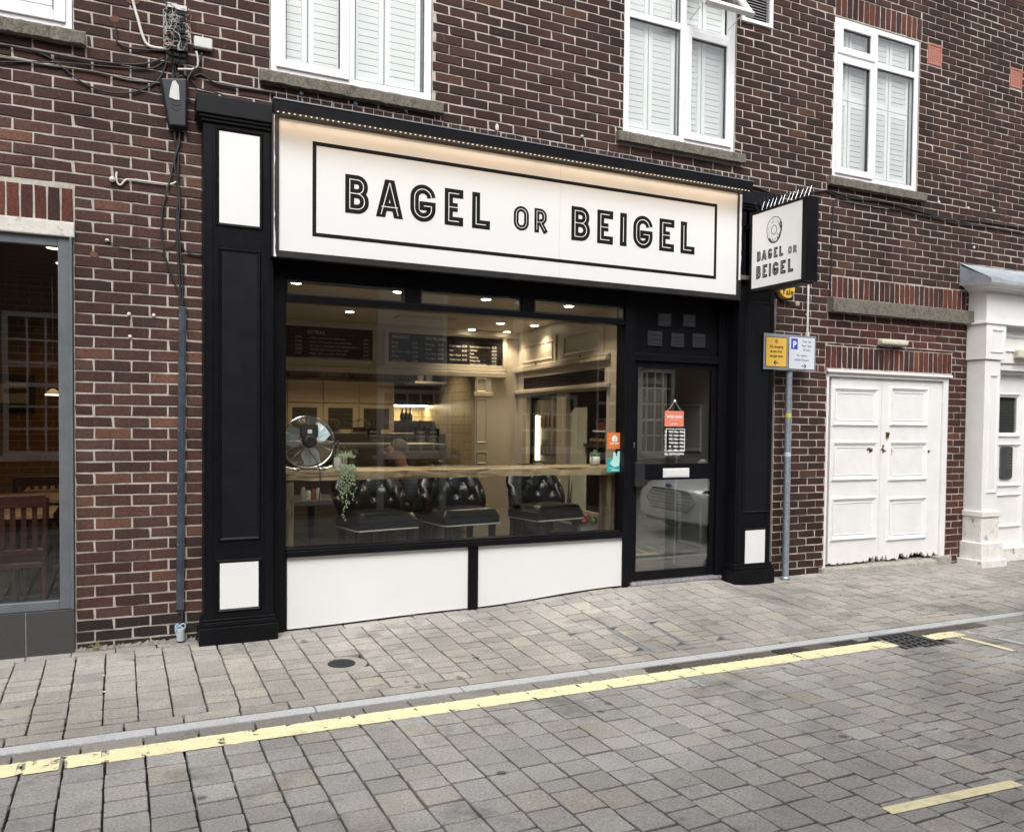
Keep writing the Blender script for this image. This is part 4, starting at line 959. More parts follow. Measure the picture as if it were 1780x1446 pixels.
mb=MB(); mb.tube([(cb[0],-.015,cb[1]+.03),(cb[0],-.015,cb[1]-.03)],.02,10); mb.box(ca[0]-.02,ca[0]+.02,-.012,-.0,cb[1]+.2,cb[1]+.21); mb.build('fitting',M('conduit_white',(.6,.6,.6)),cn)
YG=-.17
PK=thing('parking_sign','grey backed no stopping and parking hours sign on a grey post','sign',(5.85,YG+.03,.05))
gx,gzz=P(1365,1007,YG+.04); gx2,_=P(1372,650,YG+.04)
mb=MB(); mb.tube([(gx,YG+.04,-.02),(gx2-.004,YG+.04,P(1372,640,YG)[1]+.2)],.031,20); mb.build('post',GALV,PK)
mb=MB(); mb.lathe((gx,YG+.04,gz(gx,-.13)-.01),[(.045,0),(.045,.03),(.033,.045)],18); mb.build('post_collar',GALV,PK)
tl=P(1328.0,578,YG); bl=P(1327,642,YG); tr=P(1418,586,YG); br_=P(1417,645,YG)
print('park',tl,bl,tr,br_)
x0,x1=tl[0],tr[0]; z1=(tl[1]+tr[1])/2; z0=(bl[1]+br_[1])/2
mb=MB(); mb.box(x0,x1,YG-.004,YG+.004,z0,z1); mb.box(x0+.02,x1-.02,YG+.004,YG+.012,z0+.08,z0+.11);mb.box(x0+.02,x1-.02,YG+.004,YG+.012,z1-.11,z1-.08); mb.build('back_board',M('sign_grey',(.33,.36,.39),.45,.3,var=.1),PK,bev=.002)
def plate(xa,xb,za,zb,colm,nm):
    def rr(a,b,c,d,r_): 
        o=[]
        for cx_,cz_,s_ in ((b-r_,d-r_,0),(a+r_,d-r_,90),(a+r_,c+r_,180),(b-r_,c+r_,270)): o+=arc(cx_,cz_,r_,r_,s_,s_+90,5)
        return o
    mb=MB(); mb.prism(rr(xa,xb,za,zb,.014),YG-.0062,YG-.0042); p=mb.build(nm,INK,PK)
    mb=MB(); mb.prism(rr(xa+.005,xb-.005,za+.005,zb-.005,.011),YG-.0072,YG-.0063); mb.build('plate_face',colm,p); return p
WW=x1-x0;HH=z1-z0
p1=plate(x0+.03*WW,x0+.43*WW,z0+.07*HH,z1-.09*HH,M('plate_yellow',(.82,.52,.1),.4,var=.03),'no_stopping_plate')
p2=plate(x0+.465*WW,x1-.02*WW,z0+.03*HH,z1-.04*HH,M('plate_white',(.66,.69,.76),.4,var=.03),'parking_plate')
cx_=x0+.23*WW; yy=YG-.0075
merge_text([('No stopping',.036,(cx_,yy,z0+.605*HH),'CENTER',0,.9,.0006),('at any time',.036,(cx_,yy,z0+.475*HH),'CENTER',0,.9,.0006),('except taxis',.036,(cx_,yy,z0+.345*HH),'CENTER',0,.9,.0006)],INK,p1)
def arrow(cx_,cz_,l,dr,parent):
    mb=MB(); h=.007; mb.prism([(cx_-dr*l/2,cz_-h/2),(cx_+dr*l*.3,cz_-h/2),(cx_+dr*l*.3,cz_+h/2),(cx_-dr*l/2,cz_+h/2)][::dr],yy-.0012,yy)
    for s in (1,-1):
        mb2=MB(); ribbon(mb,[(cx_+dr*l/2,cz_),(cx_+dr*(l/2-.02),cz_+s*.018)],.008,0.0002,.0014+.0001*s,False,lambda x,z,y:(x,yy-y,z),.002)
    mb.build('arrow',INK,parent)
arrow(cx_,z0+.19*HH,.055,-1,p1)
mb=MB(); ribbon(mb,[(cx_-.017,z0+.79*HH),(cx_,z0+.85*HH),(cx_+.017,z0+.79*HH),(cx_,z0+.73*HH)],.006,0.0002,.0014,True,lambda x,z,y:(x,yy-y,z)); ribbon(mb,[(cx_-.008,z0+.79*HH),(cx_+.008,z0+.79*HH)],.006,0.0002,.0016,False,lambda x,z,y:(x,yy-y,z)); mb.build('stop_symbol',M('symbol_red',(.35,.06,.12),.5),p1)
mb=MB(); bx0=x0+.51*WW; bx1_=x0+.635*WW; mb.box(bx0,bx1_,YG-.0085,YG-.0073,z0+.60*HH,z0+.90*HH); mb.build('parking_symbol',M('park_blue',(.03,.06,.45),.4),p2)
text('P',.088,WHT,p2,((bx0+bx1_)/2-.022,YG-.0092,z0+.645*HH),'lettering',bold=.003)
cx_=x0+.815*WW; gk=M('grey_ink',(.05,.06,.12),.5)
merge_text([('Mon  Sat',.034,(cx_,yy,z0+.80*HH),'CENTER',0,.9,0),('9am  6pm',.034,(cx_,yy,z0+.68*HH),'CENTER',0,.9,0),('30 mins',.034,(cx_,yy,z0+.56*HH),'CENTER',0,.9,0),
 ('No return',.034,(x0+.72*WW,yy,z0+.40*HH),'CENTER',0,.9,0),('within 4 hours',.034,(x0+.72*WW,yy,z0+.275*HH),'CENTER',0,.9,0)],gk,p2)
arrow(x0+.76*WW,z0+.13*HH,.055,1,p2)
# stickers on post
mb=MB(); zz=P(1366,722,YG)[1]; mb.tube([(gx2-.002,YG+.04,zz-.02),(gx2-.002,YG+.04,zz+.02)],.0315,20); mb.build('sticker',M('stk_yellow',(.6,.5,.1),.5),PK)
mb=MB(); zz=P(1366,790,YG)[1]; mb.tube([(gx2-.002,YG+.04,zz-.02),(gx2-.002,YG+.04,zz+.02)],.0315,20); mb.build('sticker',M('stk_pale',(.5,.55,.6),.5),PK)
# ================================================================ CAFE INTERIOR
FZ=.12; CZ=2.60; YB=2.8
FLR=M('cafe_floor',(.045,.032,.024),.35,var=.4,vs=6)
mb=MB(); mb.box(.3,5.3,.12,6.2,FZ-.1,FZ); struct(mb.build('interior_floor',FLR))
mb=MB(); mb.box(.3,5.3,.24,YB+.3,CZ,CZ+.06); struct(mb.build('interior_ceiling',M('cafe_ceiling',(.5,.44,.35),.8,var=.03)))
mb=MB(); mb.box(.3,5.3,YB+.3,6.2,2.42,2.5); struct(mb.build('kitchen_ceiling',M('cafe_ceiling',(.5,.44,.35))))
mb=MB(); mb.box(.3,.36,.12,6.2,0,3.5); mb.box(5.25,5.3,.12,6.2,0,3.5); mb.box(.3,5.3,5.0,5.06,0,3.5)
struct(mb.build('interior_wall',CREAMW))
TILEM=M('wall_tile',(.42,.34,.22),.3,var=.08,vs=4)
def tilemat():
    n=TILEM.node_tree; L=n.links.new; b=n.nodes['Principled BSDF']; src=b.inputs['Base Color'].links[0].from_socket
    tc=n.nodes.new('ShaderNodeTexCoord'); sp=n.nodes.new('ShaderNodeSeparateXYZ'); L(tc.outputs['Object'],sp.inputs[0])
    ad=n.nodes.new('ShaderNodeMath'); L(sp.outputs[0],ad.inputs[0]); L(sp.outputs[1],ad.inputs[1]); cb_=n.nodes.new('ShaderNodeCombineXYZ'); L(ad.outputs[0],cb_.inputs[0]); L(sp.outputs[2],cb_.inputs[1])
    br=n.nodes.new('ShaderNodeTexBrick'); br.inputs['Scale'].default_value=1; br.inputs['Brick Width'].default_value=.2; br.inputs['Row Height'].default_value=.1; br.inputs['Mortar Size'].default_value=.004; L(cb_.outputs[0],br.inputs[0])
    mx=n.nodes.new('ShaderNodeMix'); mx.data_type='RGBA'; L(br.outputs['Fac'],mx.inputs[0]); L(src,mx.inputs[6]); mx.inputs[7].default_value=(.16,.11,.06,1); L(mx.outputs[2],b.inputs['Base Color'])
    bp=n.nodes.new('ShaderNodeBump'); bp.invert=True; bp.inputs['Strength'].default_value=.6; bp.inputs['Distance'].default_value=.004; L(br.outputs['Fac'],bp.inputs['Height']); L(bp.outputs[0],b.inputs['Normal'])
tilemat()
# bulkhead with the menu boards
BH=thing('menu_bulkhead','cream joinery bulkhead and pilaster carrying the chalk menu boards over the serving hatch','bulkhead',(3,YB,2.3))
zb=P(560,640,YB)[1]; xc=P(901,640,YB)[0]; xp0,xp1=P(823,700,YB)[0],P(851,700,YB)[0]
mb=MB(); mb.box(.36,xc,YB,YB+.3,zb,CZ); mb.box(xp1-.02,xc,YB+.0,YB+.3,FZ,zb); mb.build('bulkhead_face',CREAM,BH)
mb=MB(); mb.box(.36,P(878,650,YB)[0],YB-.06,YB-.001,zb-.04,zb+.02); mb.box(.36,P(876,650,YB)[0],YB-.035,YB-.002,zb+.021,zb+.06); mb.box(.36,xc,YB-.05,YB-.003,CZ-.07,CZ-.002); mb.build('cornice',CREAM,BH,bev=.008)
mb=MB(); mb.box(xp0,xp1,YB-.05,YB+.05,FZ,zb-.04); pp=mb.build('pilaster',CREAM,BH,bev=.003)
for (ya,yb) in ((657,682),(693,770),(785,806)):
    p=P(828,ya,YB-.05); q=P(846,yb,YB-.05); mb=MB(); mb.mould(p[0],q[0],q[1],p[1],YB-.0505,.018,.012); mb.build('panel_moulding',CREAM,pp)
mb=MB(); zz=P(837,687,YB)[1]; mb.box(xp0-.02,xp1+.02,YB-.07,YB+.04,zz-.015,zz+.03); mb.build('capital',CREAM,pp,bev=.006)
CHK=M('chalk',(.6,.58,.53),.9,var=.2,vs=60)
def menu(tl,tr,bl,label,y=YB-.01):
    a=P(*tl,y); b=P(*tr,y); c=P(*bl,y); x0,x1,z1,z0=a[0],b[0],(a[1]+b[1])/2,c[1]
    t=thing('menu_board',label,'menu board',((x0+x1)/2,y,z0),'menu boards')
    mb=MB(); mb.box(x0,x1,y-.004,y+.006,z0,z1); mb.build('board',BLACKB,t)
    mb=MB(); mb.frame(x0-.05,x1+.05,z0-.06,z1+.05,y-.022,y-.0041,.05); mb.build('board_frame',CREAM,t,bev=.006)
    return t,x0,x1,z0,z1
t,x0,x1,z0,z1=menu((440,560),(647,576),(498,619),'wide black menu board headed EXTRAS at the left of the cafe wall')
yy=YB-.0155; w_=x1-x0
L_=[('EXTRAS',.052,(x0+w_*.44,yy,z1-.075),'LEFT',0,1,0)]
rows=[('£3.50','Salt Beef - salt beef, mustard, pickle & mustard','£8.00'),('£3.60','Reuben - salt beef, sauerkraut, cheese, russian dressing','£8.60'),('£1.50','New York Lox - smoked salmon, cream cheese, capers, red onion','£8.95'),('£2.00','The Rachel - smoked turkey, swiss cheese, coleslaw','£7.50'),('£2.20','Meatless - chicken, roast pepper, cheese, rocket','£6.90'),('','Jewish Friendly - tuna, mayo, red onion, lettuce','£7.00'),('60p','Sides: chips - slaw - pickle','£4.00')]
for i,(l,m_,r_) in enumerate(rows):
    z_=z1-.125-i*.041; L_+=[(l,.03,(x0+w_*.34,yy,z_),'LEFT',0,1,0),(m_,.027,(x0+w_*.46,yy,z_),'LEFT',0,.74,0),(r_,.03,(x1-.1,yy,z_),'LEFT',0,.9,0)]
merge_text(L_,CHK,t,'chalk_writing')
t,x0,x1,z0,z1=menu((675,577.5),(873.5,590),(675,627),'black menu board with BREAKFAST and DELI FILLINGS columns')
w_=x1-x0; L_=[('BREAKFAST',.05,(x0+.04,yy,z1-.06),'LEFT',0,.8,0),('DELI FILLINGS',.05,(x0+w_*.31,yy,z1-.06),'LEFT',0,.8,0)]
for i,(a,b) in enumerate((('Sausage','£3.50'),('Bacon','£3.50'),('Egg + bacon + cheese','£4.50'),('Full one','£5.00'),('Buttered bagel','£1.50'))): L_+=[(a,.034,(x0+.04,yy,z1-.115-i*.05),'LEFT',0,.75,0),(b,.034,(x0+w_*.2,yy,z1-.115-i*.05),'LEFT',0,.8,0)]
for i,(a,b) in enumerate((('Boiled egg','£3.50'),('Sausage','£3.50'),('Tuna crunch','£4.50'),('Tuna mayo','£4.60'))): L_+=[(a,.034,(x0+w_*.31,yy,z1-.12-i*.052),'LEFT',0,.75,0),(b,.034,(x0+w_*.42,yy,z1-.12-i*.052),'LEFT',0,.8,0)]
for i,(a,b) in enumerate((('Cream cheese','£3.50'),('Ham','£4.50'),('Ham + cheese','£4.95'),('Chicken mayo','£4.95'))): L_+=[(a,.034,(x0+w_*.52,yy,z1-.12-i*.052),'LEFT',0,.7,0),(b,.034,(x0+w_*.63,yy,z1-.12-i*.052),'LEFT',0,.8,0)]
for i,(a,b) in enumerate((('Smoked salmon cream cheese','£5.95'),('Crab mayo','£5.50'),('Prawn','£5.50'),('Roasted veg','£4.50'),('Smoked turkey','£4.75'),('Pastrami + cream cheese','£5.25'))): L_+=[(a,.034,(x0+w_*.70,yy,z1-.12-i*.04),'LEFT',0,.62,0),(b,.034,(x0+w_*.9,yy,z1-.12-i*.04),'LEFT',0,.8,0)]
merge_text(L_,CHK,t,'chalk_writing')
# kitchen behind the hatch
YK=4.2
xr0=P(822,700,YB+.1)[0]
mb=MB(); mb.box(xr0,xr0+.1,YB+.1,5.0,FZ,2.42); mb.box(.36,xr0,4.75,4.8,FZ,2.42)
KW=mb.build('tiled_wall',TILEM); tag(KW,'cream brick bond tiled kitchen wall behind the serving counter','wall')
KIT=thing('wall_cabinets','pale wood wall cabinets over glass fronted cupboards in the kitchen','cabinet',(2.4,4.3,1.6))
BEI=M('cabinet_beech',(.43,.33,.2),.4,var=.06); 
xe=P(686,680,YK)[0]
mb=MB(); a=P(500,659,YK)[1]; b=P(500,699,YK)[1]; c=P(500,754,YK)[1]
mb.box(.9,xe,YK+.02,4.7,c,a); mb.build('carcass',BEI,KIT)
for (u,v) in ((440,498),(499,560),(562,622),(624,685)):
    x0,x1=P(u+1,680,YK)[0],P(v-1,680,YK)[0]
    mb=MB(); mb.box(x0,x1,YK,YK+.018,b+.005,a-.005); mb.build('cabinet_door',BEI,KIT,bev=.002)
    mb=MB(); mb.frame(x0,x1,c+.005,b-.005,YK,YK+.018,.055); gd_=mb.build('glazed_door',BEI,KIT)
    mb=MB(); mb.box(x0+.054,x1-.054,YK+.005,YK+.01,c+.06,b-.06); mb.build('pane',M('smoked_glass',(.05,.04,.025),.15),gd_)
def basket(px0,px1,py0,py1,y,label):
    a,b,c,d=q4((px0,py0),(px1,py1),y); mb=MB(); mb.prism([(a+.04,c),(b-.04,c),(b,d),(a,d)],y,y+.3)
    o=mb.build('basket',M('wicker',(.11,.045,.02),.8,var=.5,vs=60,bump=.8,bs=80)); tag(o,label,'basket','baskets on top of the kitchen cabinets')
basket(499,560,643,655,YK+.05,'long brown wicker basket on the left wall cabinet'); basket(613,650,644,657,YK+.05,'short brown wicker basket on the right wall cabinet')
# bright shelf with strip light
a,b,c,d=q4((684,731),(776,737),YK+.1); sh_=thing('lit_shelf','dark wall shelf lit by a bright strip, holding boxes and bottles','shelf',((a+b)/2,YK+.3,c))
mb=MB(); mb.box(a,b,YK+.1,4.74,c-.01,d); mb.build('shelf_board',DKWOOD,sh_)
mb=MB(); d2=P(690,703,YK+.1)[1]; mb.box(a,b,YK+.1,4.74,d2,d2+.28); mb.build('shelf_canopy',M('hood_dark',(.04,.03,.02),.4),sh_)
mb=MB(); mb.box(a+.05,b-.05,YK+.3,YK+.34,d2-.02,d2-.001); mb.build('strip_lamp',emis('strip_lamp',(1,.8,.5),12),sh_)
ld=bpy.data.lights.new('shelf_glow','AREA'); ld.shape='RECTANGLE'; ld.size=b-a-.1; ld.size_y=.05; ld.energy=5; ld.color=(1,.78,.45)
lo=bpy.data.objects.new('shelf_glow',ld); C.objects.link(lo); lo.location=((a+b)/2,YK+.32,d2-.03); par(lo,sh_)
mb=MB(); q=q4((777,675),(796,732),YK); mb.box(q[0],q[1],YK,4.74,q[2],q[3]); tag(mb.build('end_cabinet',BEI),'narrow pale cabinet end right of the lit shelf','cabinet')
for i in range(4):
    q=q4((753,711+i*5),(782,715.5+i*5),YK+.12); mb=MB(); mb.box(q[0],q[1]-rj(.02),YK+.12,YK+.4,q[2],q[3]); tag(mb.build('cardboard_box',M('card',(.16,.09,.045),.8)),['topmost','second from top','third from top','lowest'][i]+' flat cardboard box in the stack on the lit shelf','box','flat boxes on the lit shelf')
for i,(u,v) in enumerate(((699,722),(706,719),(713,723))):
    x_,z_=P(u,731,YK+.25); mb=MB(); mb.lathe((x_,YK+.25,c+.02),[(.03,0),(.03,.1),(.012,.14),(.012,.18+.01*i)],12); tag(mb.build('bottle',M('bottle_dark',(.02,.015,.01),.15)),['squat','tall','narrow'][i]+' dark bottle on the lit shelf','bottle','bottles on the lit shelf')
# high shelf with jugs
q=q4((715,663),(792,667),YK-.3); mb=MB(); mb.box(q[0],q[1],YK-.45,YK,q[3]-.03,q[3]); tag(mb.build('high_shelf',CREAM,bev=.003),'slim pale high shelf under the menu bulkhead','shelf')
for i,(u,n_) in enumerate(((731,'white sprig vase'),(746,'white pitcher'),(765,'dark crate'))):
    x_,_=P(u,664,YK-.3); mb=MB()
    if i<2: mb.lathe((x_,YK-.3,q[3]),[(.03,0),(.045,.03),(.04,.1),(.05,.14)],14)
    else: mb.box(x_-.05,x_+.25,YK-.35,YK-.1,q[3],q[3]+.12)
    tag(mb.build(n_.split()[-1],M('ceram',(.5,.48,.42),.3) if i<2 else DKWOOD),n_+' on the high kitchen shelf',n_.split()[-1])
# serving counter
YC=2.15
CT=thing('serving_counter','grey topped serving counter with a glass food display','counter',(2.3,YC,0))
zc=P(640,772,YC)[1]; x1=P(773,790,YC)[0]
mb=MB(); mb.box(.9,x1,YC+.05,YC+.6,FZ,zc-.3); mb.build('counter_base',M('counter_base',(.06,.05,.04),.5),CT)
mb=MB(); mb.box(.9,x1+.03,YC,YC+.62,zc-.04,zc); mb.build('counter_top',M('steel_top',(.24,.23,.21),.35,.4),CT,bev=.004)
mb=MB(); mb.box(.95,x1,YC+.02,YC+.03,zc-.3,zc-.045); mb.build('display_glass',GLS,CT)
mb=MB(); mb.box(.95,x1,YC+.05,YC+.5,zc-.24,zc-.23); mb.build('display_shelf',STEEL,CT)
for i in range(9):
    x_=1.6+i*.19; mb=MB(); mb.ball((x_,YC+.2,zc-.2),.06,10,(1.2,1,.5)); tag(mb.build('food_item',M('food%d'%(i%3),[(.3,.12,.04),(.35,.22,.08),(.12,.06,.02)][i%3],.6)),'baked item inside the glass food display','food','baked items in the display')
# back counter with domes and chalk cards
YD2=3.3; zk=P(600,753,YD2)[1]
mb=MB(); mb.box(.9,P(775,760,YD2)[0],YD2,YD2+.5,FZ,zk); tag(mb.build('back_counter',M('counter_grey',(.13,.12,.1),.5),bev=.004),'grey back counter behind the serving counter','counter')
for i,(u,wd) in enumerate(((578,30),(627,36))):
    x_,_=P(u,750,YD2+.15); r_=wd/2/150; t=thing('cake_dome',['left','right'][i]+' glass cake dome over a dark cake on the back counter','cake dome',(x_,YD2+.15,zk),'cake domes')
    mb=MB(); mb.lathe((x_,YD2+.15,zk),[(r_*.4,0),(r_*1.05,.01),(r_*1.05,.02)],20); mb.build('stand',STEEL,t)
    mb=MB(); mb.lathe((x_,YD2+.15,zk+.02),[(r_*.75,0),(r_*.75,.05)],18); mb.build('cake',M('cake_dark',(.05,.018,.01),.6),t)
    mb=MB(); mb.lathe((x_,YD2+.15,zk+.02),[(r_,0),(r_,.07),(r_*.75,.12),(r_*.3,.145),(.01,.15)],20); mb.build('dome',glass('dome_glass',k=2.),t)
def easel(u,v0,v1,wd,y,label):
    a=P(u,v0,y); b=P(u,v1,y); s_=wd/2/(F/(y+8)); t=thing('chalk_easel',label,'easel',(a[0],y,b[1]),'small chalk easels')
    mb=MB(); mb.box(a[0]-s_,a[0]+s_,y-.01,y,b[1]+.06,a[1]); bb=mb.build('board',BLACKB,t)
    for sx in(-1,1):
        mb=MB(); mb.tube([(a[0]+sx*s_*.9,y+.005,b[1]),(a[0]+sx*.01,y+.005,a[1]+.09)],.007,5); mb.build('leg',DKWOOD,t)
    merge_text([('BAGEL',.035,(a[0],y-.011,a[1]-.05),'CENTER',0,.8,0),('& DRINK',.028,(a[0],y-.011,a[1]-.09),'CENTER',0,.8,0),('£5.00',.03,(a[0],y-.011,a[1]-.135),'CENTER',0,.8,0)],CHK,bb,'chalk_writing')
easel(650,744,766,20,2.5,'small chalk easel at the left end of the serving counter, by the cake domes')
easel(732,745,768,22,2.45,'left one of two chalk easels standing together on the serving counter')
easel(753,745,768,19,2.5,'right one of two chalk easels standing together on the serving counter')
# ---- side wall joinery (skewed)
A=Vector((*P(1083,700,.14)[:1],.14)); A=Vector((P(1083,700,.14)[0],.14)); B2=Vector((P(901,640,YB)[0],YB))
dv=(A-B2).normalized(); 
SWM=Matrix(((dv.x,-dv.y,0,B2.x),(dv.y,dv.x,0,B2.y),(0,0,1,0),(0,0,0,1)))
def PSW(px,py,off=0.):
    d=ray(px,py); nn=Vector((-dv.y,dv.x)); o=B2+nn*off
    t=(nn.dot(o-Vector((CAM.x,CAM.y))))/nn.dot(Vector((d.x,d.y))); q=CAM+d*t
    return (Vector((q.x,q.y))-B2).dot(dv), q.z
LEN_=(A-B2).length
SW=thing('side_joinery','cream fitted cupboards with a dark panel, fridge and cake niche on the side wall','joinery',(4.3,1.5,0))
def sq(tl,br): a=PSW(*tl); b=PSW(*br); return a[0],b[0],b[1],a[1]
z_bt=(PSW(912,655)[1]+PSW(1051,640)[1])/2; z_bb=(PSW(912,674)[1]+PSW(1051,665)[1])/2
z_op=(PSW(915,687)[1]+PSW(1051,678)[1])/2
s0=PSW(915,700)[0]; s1=PSW(968,700)[0]; s2=PSW(984,700)[0]; s3=PSW(1054,700)[0]
mb=MB(SWM); mb.box(0,LEN_,0,.05,z_op,CZ); mb.box(-.0,s0,0,.05,FZ,z_op); mb.box(s1,s2,0,.05,FZ,z_op); mb.box(s3,LEN_,0,.05,FZ,z_op)
zcn=P(1040,800,.9)[1]
mb.box(s2,s3,0,.05,FZ,FZ+.55)
mb.build('wall_face',CREAM,SW)
mb=MB(SWM); mb.box(0,LEN_,.42,.45,FZ,CZ); mb.box(s1+.1,s1+.14,.05,.42,FZ,z_op); mb.box(0,LEN_,.05,.42,z_op+.02,z_op+.05); mb.box(LEN_-.02,LEN_,.05,.42,FZ,CZ); mb.build('niche_lining',M('niche_grey',(.16,.14,.11),.6),SW)
for (tl,br) in (((908,590),(968,640)),((980,580),(1051,634))):
    a=PSW(tl[0],620)[0]; b=PSW(br[0],620)[0]; z1=(PSW(908,590)[1]+PSW(1051,566)[1])/2; z0=(PSW(913,637)[1]+PSW(1051,622)[1])/2
    mb=MB(SWM); mb.box(a,b,-.018,-.001,z0,z1); cdr=mb.build('cupboard_door',CREAM,SW,bev=.003)
    mb=MB(SWM); mb.mould(a+.06,b-.06,z0+.05,z1-.06,-.019,.03,.01); mb.build('panel_moulding',CREAM,cdr)
    mb=MB(SWM); mb.ball(((a+b)/2,-.035,z0+.025),.012,8); mb.build('knob',M('void',(.01,.01,.01)),cdr)
mb=MB(SWM)
for zz,dd,hh in ((z_bt+.06,.06,.035),(z_bt+.1,.035,.03),(z_op+.02,.05,.04),(z_bb-.035,.03,.02)): mb.box(.0,LEN_-.25,-dd,-.0005,zz,zz+hh)
mb.build('cornice',CREAM,SW,bev=.008)
mb=MB(SWM); mb.box(PSW(912,665)[0],PSW(1051,652)[0],-.012,-.001,z_bb,z_bt-.01); bb=mb.build('dark_panel',BLACKB,SW)
# fridge
mb=MB(SWM); mb.box(s0+.02,s1-.02,.1,.4,FZ+.05,z_op-.03); mb.build('fridge_body',M('fridge_dark',(.012,.01,.01),.3),SW)
mb=MB(SWM); mb.box(s0+.03,s1-.03,.07,.078,FZ+.1,z_op-.06); mb.build('fridge_glass',glass('dome_glass',k=2.),SW)
a=PSW(925,700)[0]; mb=MB(SWM); za_,zb2=PSW(925,800)[1],PSW(925,722)[1]; mb.box(a-.03,a+.05,.055,.068,za_,zb2); mb.build('light_tube',emis('fridge_tube',(1,.85,.55),4.),SW)
for i in range(4):
    zz=FZ+.4+.32*i; mb=MB(SWM); mb.box(s0+.1,s1-.04,.085,.099,zz,zz+.01); 
    for k in range(4): mb.lathe((s0+.3+k*.12,.09,zz+.01),[(.03,0),(.03,.1),(.015,.14),(.015,.17)],8)
    mb.build('bottle_row',M('amber',(.12,.06,.02),.2),SW)
# niche: tall pale board, counter, cake stand
mb=MB(SWM); a=PSW(988,760)[0]; b=PSW(1014,760)[0]; mb.prism([(a,FZ+.5),(b,FZ+.5),(b,PSW(1010,708)[1]),(a+.12,PSW(1010,708)[1]),(a,PSW(990,718)[1])],.02,.04); tag(mb.build('tall_board',M('pale_board',(.5,.5,.4),.4)),'tall pale board leaning in the cake niche','board')
zc2=PSW(1035,772)[1]; 
mb=MB(SWM); mb.box(b,s3,-.0,.4,zc2-.03,zc2); mb.build('niche_counter',DKWOOD,SW)
for i in range(6):
    mb=MB(SWM); a=b+.05+i*.1; mb.ball((a,.08,zc2+.03),.04,8,(1,1,.7)); tag(mb.build('bun',M('bun',(.2,.09,.03),.6)),'brown bun on the niche counter','bun','buns on the niche counter')
x_,z_=PSW(1050,757,.12); t=thing('cake_stand','white cake stand with a dark cake in the niche','cake stand',(4.1,.8,zc2))
mb=MB(SWM); mb.lathe((x_,.15,zc2),[(.06,0),(.02,.02),(.02,.1),(.14,.12),(.14,.13)],20); mb.build('stand',WHT,t); mb=MB(SWM); mb.lathe((x_,.15,zc2+.13),[(.11,0),(.11,.09)],20); mb.build('cake',M('cake_red',(.1,.02,.015),.6),t)
# lobby wall behind the door: white panelled
LX=5.06
mb=MB(); mb.box(LX,LX+.05,.14,5.0,FZ,CZ); lw=mb.build('panelled_wall',M('lobby_white',(.42,.41,.39),.45,var=.03)); tag(lw,'white panelled lobby wall seen through the glazed door','wall')
LM=Matrix.Translation((LX,0,0))@Matrix.Rotation(R(-90),4,'Z')
def ql(tl,br): a=PX(*tl,LX); b=PX(*br,LX); return -a[0],-b[0],b[1],a[1]
for (tl,br) in (((1122,845),(1151,955)),((1181,848),(1219,955)),((1122,700),(1151,790)),((1184,700),(1219,790))):
    y0a=-PX(tl[0],tl[1],LX)[0]; y1a=-PX(br[0],br[1],LX)[0]; zt_=PX(tl[0],tl[1],LX)[1]; zb_=PX(br[0],br[1],LX)[1]
    mb=MB(LM); mb.mould(min(y0a,y1a),max(y0a,y1a),zb_+.02,zt_-.02,-.0005,.035,.018); mb.build('panel_moulding',M('lobby_white',(1,1,1)),lw)
mb=MB(LM); a=-PX(1170,900,LX)[0]; mb.box(a-.03,a+.05,-.02,-.001,FZ,2.35); mb.box(-5,-.2,-.03,-.001,2.12,2.2); mb.build('door_post',M('lobby_white',(1,1,1)),lw)
mb=MB(); mb.box(4.55,5.06,3.0,3.05,FZ,CZ); lb=mb.build('lobby_end',M('lobby_dark',(.05,.045,.04),.7)); tag(lb,'dark end wall of the entrance lobby','wall')
# downlights
DLS=[(608,541),(870,561),(929,565),(881,576),(820,572),(515,490),(692,506),(845,519),(989,531)]
dl0=None
for i,(u,v) in enumerate(DLS):
    x_,y_=PZ(u,v,CZ-.004)
    if y_>YB-.1: y_=YB-.2
    if dl0 is None:
        dl0=thing('downlight','glowing recessed ceiling downlight in the cafe','downlight',(x_,y_,CZ),'cafe ceiling downlights')
        mb=MB(); mb.lathe((x_,y_,CZ-.012),[(.05,.0),(.052,.012)],20); mb.build('trim',WHT,dl0)
        mb=MB(); mb.lathe((x_,y_,CZ-.016),[(.038,.0),(.038,.003)],20); mb.build('lamp_face',emis('down_lamp',(1,.86,.62),22),dl0); o=dl0; p0=(x_,y_)
        ld=bpy.data.lights.new('downlight_beam','SPOT'); ld.energy=20; ld.spot_size=R(125); ld.spot_blend=.6; ld.shadow_soft_size=.05; ld.color=(1,.8,.56)
        lo=bpy.data.objects.new('downlight_beam',ld); C.objects.link(lo); lo.location=(x_,y_,CZ-.03); par(lo,dl0)
    else:
        o=copy_tree(dl0); o.location=(x_,y_,CZ)
for (u,v) in ((553,636),(644,640),(736,643)):
    x_,_=P(u,v,3.4); o=copy_tree(dl0); o.location=(x_,3.4,2.42)
for o in [q for q in C.objects if q.name.startswith('downlight') and q.type=='EMPTY']:
    o['label']='glowing recessed ceiling downlight in the cafe'
mb=MB(); x_,y_=PZ(740,552,CZ); mb.box(x_-.3,x_+.3,y_-.1,y_+.1,CZ-.02,CZ-.002); mb.box(x_-.26,x_+.26,y_-.06,y_+.06,CZ-.026,CZ-.02); tag(mb.build('ceiling_grille',CREAM),'flat ventilation grille in the cafe ceiling','grille')
